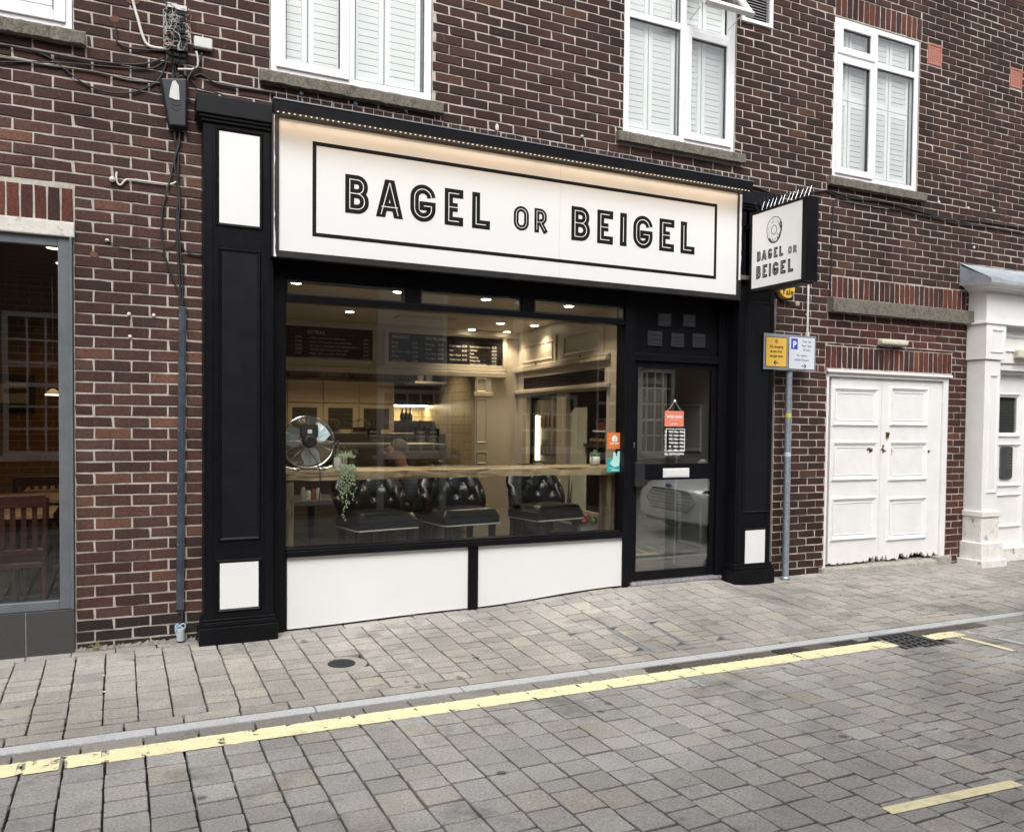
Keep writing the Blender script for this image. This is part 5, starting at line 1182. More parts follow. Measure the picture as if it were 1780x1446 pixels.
# ---- window bar
YBR=.16
zt_=(P(500,822,YBR)[1]+P(1055,809,YBR)[1])/2; zb_=(P(500,836,YBR)[1]+P(1055,824,YBR)[1])/2
xa=P(470,830,YBR)[0]; xb=P(1084,815,YBR)[0]
BR=thing('window_bar','chunky rough timber bar top on posts just behind the shop window','bar',((xa+xb)/2,YBR,FZ))
mb=MB(); n=60; V=[]
for i in range(n+1):
    x_=xa+(xb-xa)*i/n; j=[rj(.006) for _ in range(4)]
    V+=[(x_,YBR+j[0],zb_+j[1]),(x_,YBR+j[2],zt_-.006),(x_,YBR+.012,zt_+j[3]*.4),(x_,YBR+.42,zt_),(x_,YBR+.42,zb_)]
Fs=[(i*5+k,i*5+(k+1)%5,(i+1)*5+(k+1)%5,(i+1)*5+k) for i in range(n) for k in range(5)]+[(0,1,2,3,4),tuple(n*5+k for k in range(5))]
mb.add(V,Fs).build('bar_top',TIMB,BR)
for (u,v,nm) in ((497,511,'l'),(1052,1079,'r')):
    a=P(u,880,YBR+.02)[0]; b=P(v,880,YBR+.02)[0]; mb=MB(); mb.box(a,b,YBR+.02,YBR+.13,FZ,zb_-.004); mb.build('post',POSTW,BR,bev=.006)
BZ=zt_
# ---- tufted bar chairs
NAIL=M('nail_silver',(.7,.68,.62),.35,.2)
def make_chair():
    t=thing('bar_chair','','chair',(0,0,0),'tufted black chairs at the window bar')
    W2,Dp,SZ=.27,.24,.78-FZ
    mb=MB(); mb.box(-W2,W2,-Dp,Dp-.02,SZ-.13,SZ-.055); mb.build('seat_base',LEATH,t,bev=.012)
    V=[];Fs=[];nx,ny=14,12
    for j in range(ny+1):
        for i in range(nx+1):
            u=i/nx*2-1; v=j/ny*2-1; e=max(abs(u),abs(v)); h=.06*(1-max(0,e-.75)**2*12) if e<.999 else 0
            V.append((u*(W2+.006),-.01+v*(Dp),SZ-.055+max(0,h)))
    Fs=[(j*(nx+1)+i,j*(nx+1)+i+1,(j+1)*(nx+1)+i+1,(j+1)*(nx+1)+i) for j in range(ny) for i in range(nx)]
    MB().add(V,Fs).build('cushion',LEATH,t,smooth=True)
    mb=MB()
    for i in range(42): mb.ball((-W2+.006+(2*W2-.012)*i/41,-Dp-.003,SZ-.128),.0075,6)
    for s in(-1,1):
        for i in range(22): mb.ball((s*(W2+.003),-Dp+.01+(2*Dp-.06)*i/21,SZ-.128),.0052,6)
    mb.build('nail_trim',NAIL,t)
    # back shell: wraps round, top falls towards the arms
    bt=[]
    for h,us in ((.315,(-.68,-.23,.23,.68)),(.205,(-.9,-.45,0,.45,.9)),(.095,(-.68,-.23,.23,.68))):
        for u in us: bt.append((u,h))
    sg_=[(p,q) for p in bt for q in bt if p[1]>q[1] and abs(p[0]-q[0])<.3 and p[1]-q[1]<.13]+[((u,.315),(u+e,.40)) for u in (-.68,-.23,.23,.68) for e in (0,)]
    def seg(x,z,p,q):
        ax_,az_,bx_,bz_=p[0]*.33,p[1],q[0]*.33,q[1]; dx,dz_=bx_-ax_,bz_-az_; t_=max(0,min(1,((x-ax_)*dx+(z-az_)*dz_)/(dx*dx+dz_*dz_)))
        return (x-ax_-t_*dx)**2+(z-az_-t_*dz_)**2
    def pos(u,v,back=0.):
        th=u*1.25; H=.38*(1-.62*max(0,abs(u)-.55)**1.3/.45**1.3) 
        r_=.27+back; x=r_*1.02*math.sin(th); y=.0+r_*.92*math.cos(th)-.02+.07*v*v+(.0 if abs(u)<.6 else -.0)
        z=SZ-.02+H*v
        return x*(1+.1*v),y,z
    def shell(back):
        V=[];nu,nv=72,34
        for j in range(nv+1):
            for i in range(nu+1):
                u=i/nu*2-1; v=j/nv; x,y,z=pos(u,v,back); d=0
                if back==0:
                    hh=z-SZ
                    for (bu,bh) in bt:
                        dd=((u-bu)*.33)**2+(hh-bh)**2; d+=.036*math.exp(-dd/.0011)
                    cr_=0
                    for p_,q_ in sg_: cr_=max(cr_,math.exp(-seg(u*.33,hh,p_,q_)/.00022))
                    d=max(d*.75,.011*cr_+d*.5)
                    d-=.012
                th=u*1.25; V.append((x+math.sin(th)*d,y+math.cos(th)*d,z))
        return V,[(j*(nu+1)+i,j*(nu+1)+i+1,(j+1)*(nu+1)+i+1,(j+1)*(nu+1)+i) for j in range(nv) for i in range(nu)],nu,nv
    V1,F1,nu,nv=shell(0); V2,F2,_,_=shell(.05); o=len(V1); bridge=[]
    for i in range(nu): bridge.append((nv*(nu+1)+i,nv*(nu+1)+i+1,o+nv*(nu+1)+i+1,o+nv*(nu+1)+i)); bridge.append((i,i+1,o+i+1,o+i))
    for j in range(nv):
        for c_ in (0,nu): bridge.append((j*(nu+1)+c_,(j+1)*(nu+1)+c_,o+(j+1)*(nu+1)+c_,o+j*(nu+1)+c_))
    mb=MB(); mb.add(V1+V2,F1+[tuple(k+o for k in f) for f in F2]+bridge); bk=mb.build('backrest',LEATH,t,smooth=True)
    mb=MB()
    for (bu,bh) in bt:
        x,y,z=pos(bu,min(1,bh/.38)); 
        if abs(bu)<.8: mb.ball((x*.97,y*.99+.004,z),.009,8)
    mb.build('buttons',NAIL if False else LEATH,bk)
    LG=M('ebony_leg',(.012,.01,.009),.35)
    for sx in(-1,1):
        for sy in(-1,1):
            mb=MB(); mb.add([(sx*(W2-.05)+a*k,sy*(Dp-.05)+b*k+(.04*sy if z==0 and sy>0 else 0),z) for z,k in ((0,.014),(SZ-.13,.024)) for a,b in ((-1,-1),(1,-1),(1,1),(-1,1))],[(0,3,2,1),(4,5,6,7),(0,1,5,4),(1,2,6,5),(2,3,7,6),(3,0,4,7)]); mb.build('leg',LG,t)
    mb=MB(); mb.box(-W2+.05,W2-.05,-Dp+.04,-Dp+.06,.2,.225); mb.build('foot_rail',LG,t)
    return t
CH0=make_chair()
for i,(u,v,yw,lab) in enumerate(((668,893,.60,'tufted black leather bar chair beside the trailing plant'),(817,887,.66,'middle tufted black leather bar chair with two front legs showing'),(968,880,.72,'tufted black leather bar chair nearest the shop door'))):
    o=CH0 if i==0 else copy_tree(CH0); x_=P(u,v,yw-.24)[0]; o.location=(x_,yw,FZ); o.rotation_euler=(0,0,R([10,8,12][i])); o['label']=lab
# ---- fan
YFN=YBR+.16
fx,fz=P(536,768,YFN); 
FN=thing('desk_fan','chrome floor fan with a black motor on the window bar','fan',(fx,YFN,BZ))
sc_=.2
mb=MB(); FM=Matrix.Translation((fx,YFN,fz))@Matrix.Rotation(R(-8),4,'X')
mb.M=FM
for k in range(1,17):
    r_=sc_*(.2+.8*k/16); dy=-.05*math.sqrt(max(0,1-(r_/sc_)**2)); mb.tube([(r_*math.cos(a),dy,r_*math.sin(a)) for a in [2*math.pi*i/40 for i in range(40)]],.0011,4,True)
    mb.tube([(r_*math.cos(a),-dy+.03,r_*math.sin(a)) for a in [2*math.pi*i/40 for i in range(40)]],.0011,4,True)
for k in range(16):
    a=math.pi*2*k/16; mb.tube([(r_*math.cos(a),-.05*math.sqrt(max(0,1-(r_/sc_)**2)),r_*math.sin(a)) for r_ in [sc_*q for q in (.2,.4,.6,.8,.95,1)]],.002,4)
mb.build('wire_guard',CHROME,FN)
mb=MB(FM); mb.tube([(sc_*math.cos(a),.012,sc_*math.sin(a)) for a in [2*math.pi*i/48 for i in range(48)]],.007,8,True); mb.tube([(sc_*1.005*math.cos(a),.03,sc_*1.005*math.sin(a)) for a in [2*math.pi*i/48 for i in range(48)]],.006,8,True); mb.build('guard_rim',CHROME,FN)
mb=MB(FM); mb.lathe((0,-.09,0),[(.03,0),(.05,.01),(.055,.03),(.05,.09)],24,'y'); mb.box(-.065,.06,-.085,-.02,.03,.125); mb.box(-.02,.02,-.09,-.085,-.02,.02); mt_=mb.build('motor',BLKP,FN,bev=.012)
mb=MB(FM); mb.box(-.02,.012,-.088,-.0855,.055,.085); mb.build('rating_label',WHT,mt_)
mb=MB(FM); mb.tube([(-.055,-.03,.165),(-.05,-.04,.185),(0,-.045,.195),(.05,-.04,.185),(.055,-.03,.165)],.006,6); mb.build('carry_handle',BLKP,FN)
for k in range(3):
    mb=MB(FM@Matrix.Rotation(R(120*k+200),4,'Y')); V=[]
    for i in range(9):
        r_=.04+.14*i/8
        for j in range(7): a=(j/6-.5)*1.5*(.55+.45*math.sin(math.pi*min(1,(i+2)/9))); V.append((r_*math.cos(a),.02+.02*(j/6-.5)*2,r_*math.sin(a)))
    mb.add(V,[(i*7+j,i*7+j+1,(i+1)*7+j+1,(i+1)*7+j) for i in range(8) for j in range(6)]); mb.build('blade',M('blade_pale',(.42,.5,.55),.3,.3),FN,smooth=True)
mb=MB(); r_=sc_+.03; mb.tube([(fx+r_,YFN,fz+.01),(fx+r_*.98,YFN,fz-.1),(fx+r_*.8,YFN,BZ+.03),(fx+r_*.6,YFN,BZ+.012),(fx-r_*.6,YFN,BZ+.012),(fx-r_*.8,YFN,BZ+.03),(fx-r_*.98,YFN,fz-.1),(fx-r_,YFN,fz+.01)],.009,8)
for s in(-1,1): mb.tube([(fx+s*.1,YFN-.12,BZ+.01),(fx+s*.1,YFN+.14,BZ+.01)],.009,8)
mb.build('stand',CHROME,FN)
mb=MB(); mb.tube([(fx-.02,YFN-.1,fz-.06),(fx+.03,YBR+.02,fz-.13),(fx+.05,YBR-.03,BZ-.0),(fx+.05,YBR-.03,BZ-.15),(fx+.03,YBR+.02,.7),(fx+.02,YBR+.1,.3)],.004,6); mb.build('flex',CABLE,FN)
# ---- trailing plant
def leafball(mb,c,r,rr):
    a=rr.uniform(0,6.28); b=rr.uniform(-.8,.8); s=rr.uniform(.006,.011)
    d=Vector((math.cos(a),math.sin(a)*.6,b)); u_=d.cross(Vector((0,0,1))).normalized(); v_=d.cross(u_).normalized()
    c=Vector(c); mb.add([c-u_*s*.5,c+d*s*1.3*.5+v_*s*.3,c+u_*s*.5,c-d*s*.6-v_*s*.2],[(0,1,2,3)])
yq=YBR+.04; x_,z_=P(595,802,yq)
PT=thing('trailing_plant','white pot of string of pearls trailing over the front of the window bar','plant',(x_,yq,BZ))
mb=MB(); mb.lathe((x_-.01,yq+.02,BZ),[(.034,0),(.045,.03),(.05,.07),(.048,.1),(.04,.1)],20); mb.build('pot',M('pot_white',(.75,.75,.74),.25),PT,smooth=False)
rr=random.Random(5); mb=MB(); st=MB()
for k in range(17):
    sx=x_+rr.uniform(-.035,.08); ln=rr.choice([.08,.12,.16,.22,.28]) if k>3 else .38
    if k<4: sx=x_+(-.035,.0,.02,.05)[k]; ln=(.26,.42,.32,.22)[k]
    pts=[Vector((x_+rr.uniform(-.03,.03),yq+.01,BZ+.1)),Vector((sx,yq-.06,BZ+.11)),Vector((sx+rr.uniform(-.01,.01),YBR-.03,BZ+.04))]
    n=int(ln/.02)
    for i in range(n): pts.append(Vector((sx+.012*math.sin(i*.9+k),YBR-.03+rr.uniform(-.006,.006),BZ+.03-i*.02)))
    st.tube(pts,.0012,4)
    for p in pts[1:]:
        for _ in range(2): 
            q=p+Vector((rr.uniform(-.009,.009),rr.uniform(-.006,.006),rr.uniform(-.01,.01))); mb.ball(q,rr.uniform(.0035,.0065),6,(1,1,1.25))
for i in range(150): mb.ball((x_+.025+rr.gauss(0,.03),yq+rr.gauss(-.01,.025),BZ+.1+abs(rr.gauss(0,.02))),rr.uniform(.0035,.006),6)
mb.build('foliage',M('pearl_green',(.42,.5,.33),.5,var=.5,vs=90),PT); st.build('stem',M('stem_green',(.1,.14,.06),.6),PT)
x_,z_=P(1034,805,YBR+.16)
PT=thing('potted_plant','small bushy plant in a round white pot at the right end of the bar','plant',(x_,YBR+.16,BZ))
mb=MB(); mb.lathe((x_,YBR+.16,BZ),[(.025,0),(.045,.02),(.05,.055),(.043,.085),(.036,.085)],20); mb.build('pot',M('pot_white',(1,1,1)),PT,smooth=True)
mb=MB(); 
for i in range(90):
    a=rr.uniform(0,6.28); h=rr.uniform(.0,.065); r_=rr.uniform(0,.05); mb.ball((x_+r_*math.cos(a),YBR+.16+r_*math.sin(a),BZ+.085+h*(1-r_/.08)),rr.uniform(.005,.009),6,(1,.5,1.3))
for i in range(14): mb.ball((x_-.055+rr.uniform(-.008,.008),YBR+.12,BZ+.08-i*.006),.004,6)
mb.build('foliage',M('small_leaf',(.12,.2,.1),.5,var=.5,vs=90),PT)
# ---- table on the left with condiments
yt=1.15; a=P(470,872,yt); b=P(600,872,yt)
TB=thing('cafe_table','small grey cafe table on a black pedestal with condiments, left of the bar chairs','table',((a[0]+b[0])/2,yt,FZ))
tz=a[1]; mb=MB(); mb.box(a[0],b[0],yt,yt+.6,tz-.05,tz); mb.build('table_top',M('table_grey',(.1,.1,.1),.4),TB,bev=.006)
mb=MB(); xm_=P(541,900,yt+.3)[0]; mb.lathe((xm_,yt+.3,FZ),[(.2,0),(.2,.02),(.03,.05),(.03,tz-FZ-.05)],16); mb.build('pedestal',BLKP,TB)
for i,(u,c_,lab) in enumerate(((536,(.5,.48,.45),'white sugar pot'),(545,(.25,.08,.05),'red sauce bottle'),(553,(.4,.4,.42),'salt shaker'),(527,(.35,.33,.3),'pale napkin holder'))):
    x_,_=P(u,868,yt+.1); mb=MB(); mb.lathe((x_,yt+.1,tz),[(.022,0),(.024,.06),(.014,.08+.01*i)],12); tag(mb.build(lab.split()[-1],M('cond%d'%i,c_,.35)),lab+' on the small grey cafe table',lab.split()[-1])
# dark armchair behind third chair and banquette
t=thing('tub_chair','low black tub chair behind the right hand bar chair','chair',(P(905,880,1.4)[0],1.4,FZ))
x_=P(903,900,1.4)[0]; mb=MB(); n=18
V=[];
for j,z_ in enumerate((0.1,.45,.82)):
    for i in range(n+1):
        a=math.pi*(-.15+1.3*i/n); r_=.3+.03*j; V.append((x_+.25+r_*math.cos(a),1.4+r_*math.sin(a),FZ+z_))
Fs=[(j*(n+1)+i,j*(n+1)+i+1,(j+1)*(n+1)+i+1,(j+1)*(n+1)+i) for j in range(2) for i in range(n)]
mb.add(V,Fs); o=mb.build('shell',LEATH,t,smooth=True); md=o.modifiers.new('s','SOLIDIFY'); md.thickness=.05
mb=MB(); mb.lathe((x_+.25,1.4,FZ+.35),[(.27,0),(.28,.06),(.25,.1)],20); mb.build('seat',LEATH,t)
for k in range(4):
    mb=MB(); mb.tube([(x_+.25+.2*math.cos(k*1.57+.8),1.4+.2*math.sin(k*1.57+.8),FZ),(x_+.25+.2*math.cos(k*1.57+.8),1.4+.2*math.sin(k*1.57+.8),FZ+.4)],.018,6); mb.build('leg',BLKP,t)
# fruit and crates low down in the niche
mb=MB(SWM)
mb.box(s2,s3,-.25,-.02,FZ,FZ+.45); tag(mb.build('low_cabinet',M('low_cab',(.2,.2,.2),.5)),'low grey cabinet under the cake niche','cabinet')
for i in range(14):
    mb=MB(SWM); mb.ball((s2+.06+(i%7)*.13,-.08-.1*(i//7),FZ+.5),.045,8); tag(mb.build('fruit',M('fruit_red' if i%3 else 'fruit_green',(.3,.02,.02) if i%3 else (.1,.2,.03),.4)),'fruit piled on the low cabinet','fruit','fruit on the low cabinet')
# ---- stickers on the window
YSK=.042
def stick(tl,br,mat,name,label):
    a=P(*tl,YSK); b=P(*br,YSK); mb=MB(); mb.box(a[0],b[0],YSK,YSK+.0012,b[1],a[1]); o=mb.build(name,mat); tag(o,label,'sticker'); return o,a[0],b[0],b[1],a[1]
o,a,b,c,d=stick((1056,752),(1080.5,780),M('stk_orange',(.62,.17,.05),.45),'window_sticker','orange window sticker with a white house and knife and fork mark')
T_=lambda x,z,y:(a+(b-a)*x,YSK-.0003-y,c+(d-c)*z)
mb=MB(); hp=[(.28,.62),(.36,.72),(.38,.8),(.46,.8),(.5,.86),(.66,.72),(.72,.6),(.66,.58),(.66,.45),(.34,.45),(.34,.58)]
mb.prism([(a+(b-a)*x,c+(d-c)*z) for x,z in hp],YSK-.0012,YSK-.0003); mb.build('house_mark',WHT,o)
mb=MB(); mb.box(a+(b-a)*.45,a+(b-a)*.48,YSK-.002,YSK-.0013,c+(d-c)*.47,c+(d-c)*.68); mb.box(a+(b-a)*.54,a+(b-a)*.57,YSK-.002,YSK-.0013,c+(d-c)*.47,c+(d-c)*.68); mb.build('cutlery_mark',M('stk_orange',(1,1,1)),o)
text('JUST EAT',.022,WHT,o,((a+b)/2,YSK-.0004,c+(d-c)*.28),'lettering',align='CENTER',bold=.0005)
o,a,b,c,d=stick((1055,797),(1081,820),M('stk_teal',(.03,.33,.31),.45),'window_sticker','teal window sticker with a pale animal head mark reading deliveroo')
mb=MB(); hp=[(.18,.62),(.38,.95),(.42,1.5),(.56,1.42),(.62,1.1),(.72,1.55),(.9,1.5),(.86,.9),(.8,.45),(.5,.35)]
mb.prism([(a+(b-a)*x,c+(d-c)*z) for x,z in hp],YSK-.0014,YSK-.0003); mb.build('animal_mark',M('stk_pale_teal',(.45,.72,.72),.45),o)
merge_text([('order now on',.013,(a+.015,YSK-.0004,c+(d-c)*.28),'LEFT',0,.8,0),('deliveroo',.022,((a+b)/2+.01,YSK-.0004,c+(d-c)*.1),'CENTER',0,1,.0003)],WHT,o)
# ---- hanging open sign and opening hours on the door
yo=yd+.0165
a,b,c,d=q4((1155.5,714),(1188,741.5),yo); o_=thing('open_sign','coral WE ARE OPEN sign hanging on a string inside the door glass','sign',((a+b)/2,yo,c))
mb=MB(); mb.box(a,b,yo-.003,yo-.0005,c,d); mb.build('sign_plate',M('coral',(.75,.22,.14),.45),o_)
merge_text([("WE'RE OPEN",.032,((a+b)/2,yo-.0036,c+(d-c)*.55),'CENTER',0,.95,.001),('Please come in',.014,((a+b)/2,yo-.0036,c+(d-c)*.4),'CENTER',0,1,0),('JUST EAT',.018,((a+b)/2,yo-.0036,c+(d-c)*.12),'CENTER',0,1,.0003)],WHT,o_)
p=P(1173,697,yo); mb=MB(); mb.tube([(a+.03,yo-.002,d),(p[0],yo-.002,p[1]),(b-.03,yo-.002,d)],.0016,5); mb.build('string',CABW,o_)
mb=MB(); mb.ball((p[0],yo-.003,p[1]),.012,8,(1,.4,1.2)); mb.build('suction_hook',WHT,o_)
a,b,c,d=q4((1157.5,745),(1190,784.5),yo); hrs=thing('opening_hours','white vinyl opening hours panel with telephone number on the door glass','lettering',((a+b)/2,yo,c))
mb=MB(); mb.frame(a,b,c,d,yo-.0012,yo-.0003,.006); mb.build('vinyl_border',WHT,hrs)
L_=[]
for i,(dy_,h_) in enumerate((('MON','9:00am - 4:00pm'),('TUE','9:00am - 4:00pm'),('WED','9:00am - 4:00pm'),('THUR','9:00am - 4:00pm'),('FRI','9:00am - 4:00pm'),('SAT','9:00am - 3:00pm'),('SUN','9:30am - 3:00pm'))):
    z_=d-.036-i*.0335; L_+=[(dy_,.024,(a+.035,yo-.0008,z_),'LEFT',0,.8,.0008),(h_,.024,(a+.087,yo-.0008,z_),'LEFT',0,.74,.0008),('WELCOME'[i],.026,(a-.012,yo-.0008,z_),'LEFT',0,.9,.001)]
L_.append(('TEL: 01677 014000',.027,(a-.01,yo-.0008,c-.034),'LEFT',0,.82,.001))
merge_text(L_,WHT,hrs)
# ================================================================ PERSON seated in the cafe
def skinbody(name,verts,edges,radii,mat,parent,sub=2):
    me=bpy.data.meshes.new(name); me.from_pydata([tuple(v) for v in verts],edges,[]); o=bpy.data.objects.new(name,me); C.objects.link(o)
    o.modifiers.new('skin','SKIN'); sl=me.skin_vertices[0] if len(me.skin_vertices) else None
    if sl is None:
        bpy.context.view_layer.objects.active=o; sl=me.skin_vertices.new() if hasattr(me.skin_vertices,'new') else None
    if sl:
        for i,r_ in enumerate(radii): sl.data[i].radius=(r_,r_)
        sl.data[0].use_root=True
    md=o.modifiers.new('sub','SUBSURF'); md.levels=sub; md.render_levels=sub
    me.materials.append(mat)
    if parent: par(o,parent)
    for p in me.polygons:p.use_smooth=True
    return o
YP_=1.7; hx,hz=P(690,787,YP_)
PR=thing('person','seated person with short grey hair facing left, seen over the window bar','person',(hx+.1,YP_,FZ))
Mx=Matrix.Translation((hx,YP_,hz))
def bp(x,y,z): return Mx@Vector((x,y,z))
sz_=FZ+.48-hz
V=[(.12,0,sz_+.12),(.12,0,sz_+.34),(.1,0,-.28),(.06,0,-.17),(.03,0,-.1),(.0,0,.0),(.0,0,.06), # pelvis,waist,chest,neck,head
 (.1,-.19,-.24),(.02,-.27,-.5),(-.16,-.16,-.34),(-.19,-.12,-.26),   # arm near window: elbow on table, hand to chin
 (.1,.19,-.24),(.05,.27,-.5),(-.16,.24,-.6),(-.26,.2,-.6),
 (.1,-.1,sz_+.1),(-.32,-.13,sz_+.12),(-.3,-.13,-hz+FZ+.08),(-.42,-.13,-hz+FZ+.04),
 (.1,.1,sz_+.1),(-.32,.13,sz_+.12),(-.3,.13,-hz+FZ+.08),(-.42,.13,-hz+FZ+.04)]
E_=[(0,1),(1,2),(2,3),(3,4),(4,5),(5,6),(2,7),(7,8),(8,9),(9,10),(2,11),(11,12),(12,13),(13,14),(0,15),(15,16),(16,17),(17,18),(0,19),(19,20),(20,21),(21,22)]
Rr=[.15,.14,.13,.062,.066,.088,.085,.06,.045,.032,.032,.06,.045,.032,.032,.09,.06,.045,.04,.09,.06,.045,.04]
for base,dirn in ((10,(-.03,0,.06)),(14,(-.07,0,-.01))):
    for k in range(5):
        b0=Vector(V[base]); off=Vector((0,(k-2)*.018,0)); d=Vector(dirn)*(.8 if k in(0,4) else 1)
        V+= [tuple(b0+off+d*.6),tuple(b0+off+d)]; n_=len(V); E_+=[(base,n_-2),(n_-2,n_-1)]; Rr+=[.009,.008]
SKIN=M('skin',(.3,.17,.12),.5,var=.08)
try:
    skinbody('body',[bp(*v) for v in V],E_,Rr,SKIN,PR)
except Exception as ex:
    print('skin failed',ex)
mb=MB(Mx); mb.ball((.02,0,.045),.1,14,(1.02,.86,.98)); o=mb.build('hair',M('grey_hair',(.12,.11,.105),.8,bump=.6,bs=150,var=.4),PR,smooth=True)
mb=MB(Mx); mb.ball((-.035,0,-.005),.082,14,(.98,.84,1.18)); mb.ball((-.12,0,-.01),.02,8,(1.1,.8,1.4)); mb.build('face',SKIN,PR,smooth=True)
mb=MB(Mx); 
for s in(-1,1): mb.ball((-.1,s*.03,.02),.012,8); 
mb.build('eyes',M('eye_dark',(.02,.015,.012),.3),PR); mb=MB(Mx); mb.ball((-.107,0,-.055),.02,8,(.4,1,.25)); mb.build('mouth',M('lip',(.25,.08,.06),.5),PR)
mb=MB(Mx); mb.tube([(.12,0,sz_+.05),(.12,0,sz_+.2),(.11,0,-.32),(.09,0,-.2),(.07,0,-.17)],[.17,.165,.165,.12,.07],14); mb.tube([(.1,-.15,-.24),(.06,-.23,-.36),(.02,-.27,-.47)],[.085,.068,.06],10); mb.tube([(.1,.15,-.24),(.07,.23,-.36),(.05,.27,-.47)],[.085,.068,.06],10)
mb.build('shirt',M('dark_shirt',(.015,.02,.035),.8,var=.3),PR,smooth=True)
mb=MB(Mx); 
for s in (-1,1): mb.tube([(.12,s*.08,sz_+.1),(-.33,s*.13,sz_+.12),(-.32,s*.13,-hz+FZ+.14)],[.11,.08,.062],10)
mb.build('trousers',M('dark_trousers',(.012,.018,.035),.8),PR,smooth=True)
mb=MB(); mb.box(hx-.13,hx+.36,YP_-.24,YP_+.24,FZ+.4,FZ+.47); mb.box(hx+.31,hx+.36,YP_-.24,YP_+.24,FZ+.47,FZ+.8)
for q,w_ in ((-.1,-.2),(-.1,.2),(.33,-.2),(.33,.2)): mb.box(hx+q-.02,hx+q+.02,YP_+w_-.02,YP_+w_+.02,FZ,FZ+.4)
tag(mb.build('dining_chair',DKWOOD),'dark wooden chair under the seated person','chair')
# ================================================================ RESTAURANT INTERIOR (left)
RZ=.05
mb=MB(); mb.box(-6,.26,.25,4.6,RZ-.05,RZ); struct(mb.build('interior_floor',M('rest_floor',(.03,.02,.014),.4,var=.4,vs=5)))
mb=MB(); mb.box(-6,.26,.25,4.6,3.1,3.15); struct(mb.build('interior_ceiling',M('rest_ceiling',(.12,.07,.04),.8)))
RW=M('rest_brick_wall',(.13,.065,.03),.8,var=.1,vs=4); n=RW.node_tree; b=n.nodes['Principled BSDF']; src=b.inputs['Base Color'].links[0].from_socket
tc=n.nodes.new('ShaderNodeTexCoord'); spx=n.nodes.new('ShaderNodeSeparateXYZ'); n.links.new(tc.outputs['Object'],spx.inputs[0]); cbx=n.nodes.new('ShaderNodeCombineXYZ'); n.links.new(spx.outputs[0],cbx.inputs[0]); n.links.new(spx.outputs[2],cbx.inputs[1])
br=n.nodes.new('ShaderNodeTexBrick'); br.inputs['Scale'].default_value=1; br.inputs['Brick Width'].default_value=.225; br.inputs['Row Height'].default_value=.075; br.inputs['Mortar Size'].default_value=.006; n.links.new(cbx.outputs[0],br.inputs[0])
mx=n.nodes.new('ShaderNodeMix'); mx.data_type='RGBA'; n.links.new(br.outputs['Fac'],mx.inputs[0]); n.links.new(src,mx.inputs[6]); mx.inputs[7].default_value=(.2,.13,.08,1); n.links.new(mx.outputs[2],b.inputs['Base Color'])
mb=MB(); mb.box(-6,.26,4.6,4.65,0,3.2); mb.box(-6.05,-6,.25,4.6,0,3.2); mb.box(.2,.26,.25,4.6,0,3.2); struct(mb.build('interior_wall',RW))
def rtable(px0,px1,py,y,label,x0=None):
    a=P(px0,py,y); b=P(px1,py,y); x0=a[0] if x0 is None else x0; t=thing('restaurant_table',label,'table',((x0+b[0])/2,y,RZ),'wooden tables in the restaurant')
    z=(a[1]+b[1])/2; mb=MB(); mb.box(x0,b[0],y,y+.65,z-.035,z); mb.build('table_top',wood('table_pine',(.3,.17,.07),(.16,.08,.03),axis=0),t,bev=.004)
    mb=MB(); xm=(x0+b[0])/2; mb.lathe((xm,y+.3,RZ),[(.22,0),(.2,.02),(.03,.05),(.03,z-RZ-.04)],14); mb.build('pedestal',BLKP,t); return z
rtable(-60,93,895,.85,'nearest and lightest wooden restaurant table behind the left window')
rtable(-40,108,868,1.6,'second wooden restaurant table from the window'); rtable(40,118,852,2.4,'third wooden restaurant table from the window'); rtable(70,126,841,3.2,'farthest wooden restaurant table, against the back wall')
RED=M('red_chair_paint',(.06,.014,.01),.4,var=.1)
def slatchair(x,y,label,rz=0):
    t=thing('slat_chair',label,'chair',(x,y,RZ),'red slat back chairs'); Mx=Matrix.Translation((x,y,RZ))@Matrix.Rotation(rz,4,'Z')
    mb=MB(Mx); mb.box(-.21,.21,-.2,.22,.43,.47); mb.build('seat',RED,t,bev=.006)
    for sx in(-1,1):
        mb=MB(Mx); mb.tube([(sx*.19,-.2,0),(sx*.19,-.21,.45),(sx*.2,-.26,.93)],.02,8); mb.build('leg',RED,t)
        mb=MB(Mx); mb.tube([(sx*.19,.19,0),(sx*.19,.19,.43)],.019,8); mb.build('leg',RED,t)
    mb=MB(Mx); mb.box(-.2,.2,-.275,-.245,.86,.95); mb.box(-.2,.2,-.24,-.215,.53,.57); mb.build('back_rail',RED,t,bev=.006)
    for i in range(5):
        mb=MB(Mx); mb.rbox((-.13+i*.065,-.245,.715),(.032,.012,.3),Matrix.Rotation(R(4),3,'X')); mb.build('slat',RED,t)
    return t
x_=P(25,950,.62)[0]; slatchair(x_-.02,.72,'red slat back chair nearest the restaurant window',R(6))
slatchair(P(62,800,2.1)[0],2.3,'red slat back chair farther inside, between the tables',R(180))
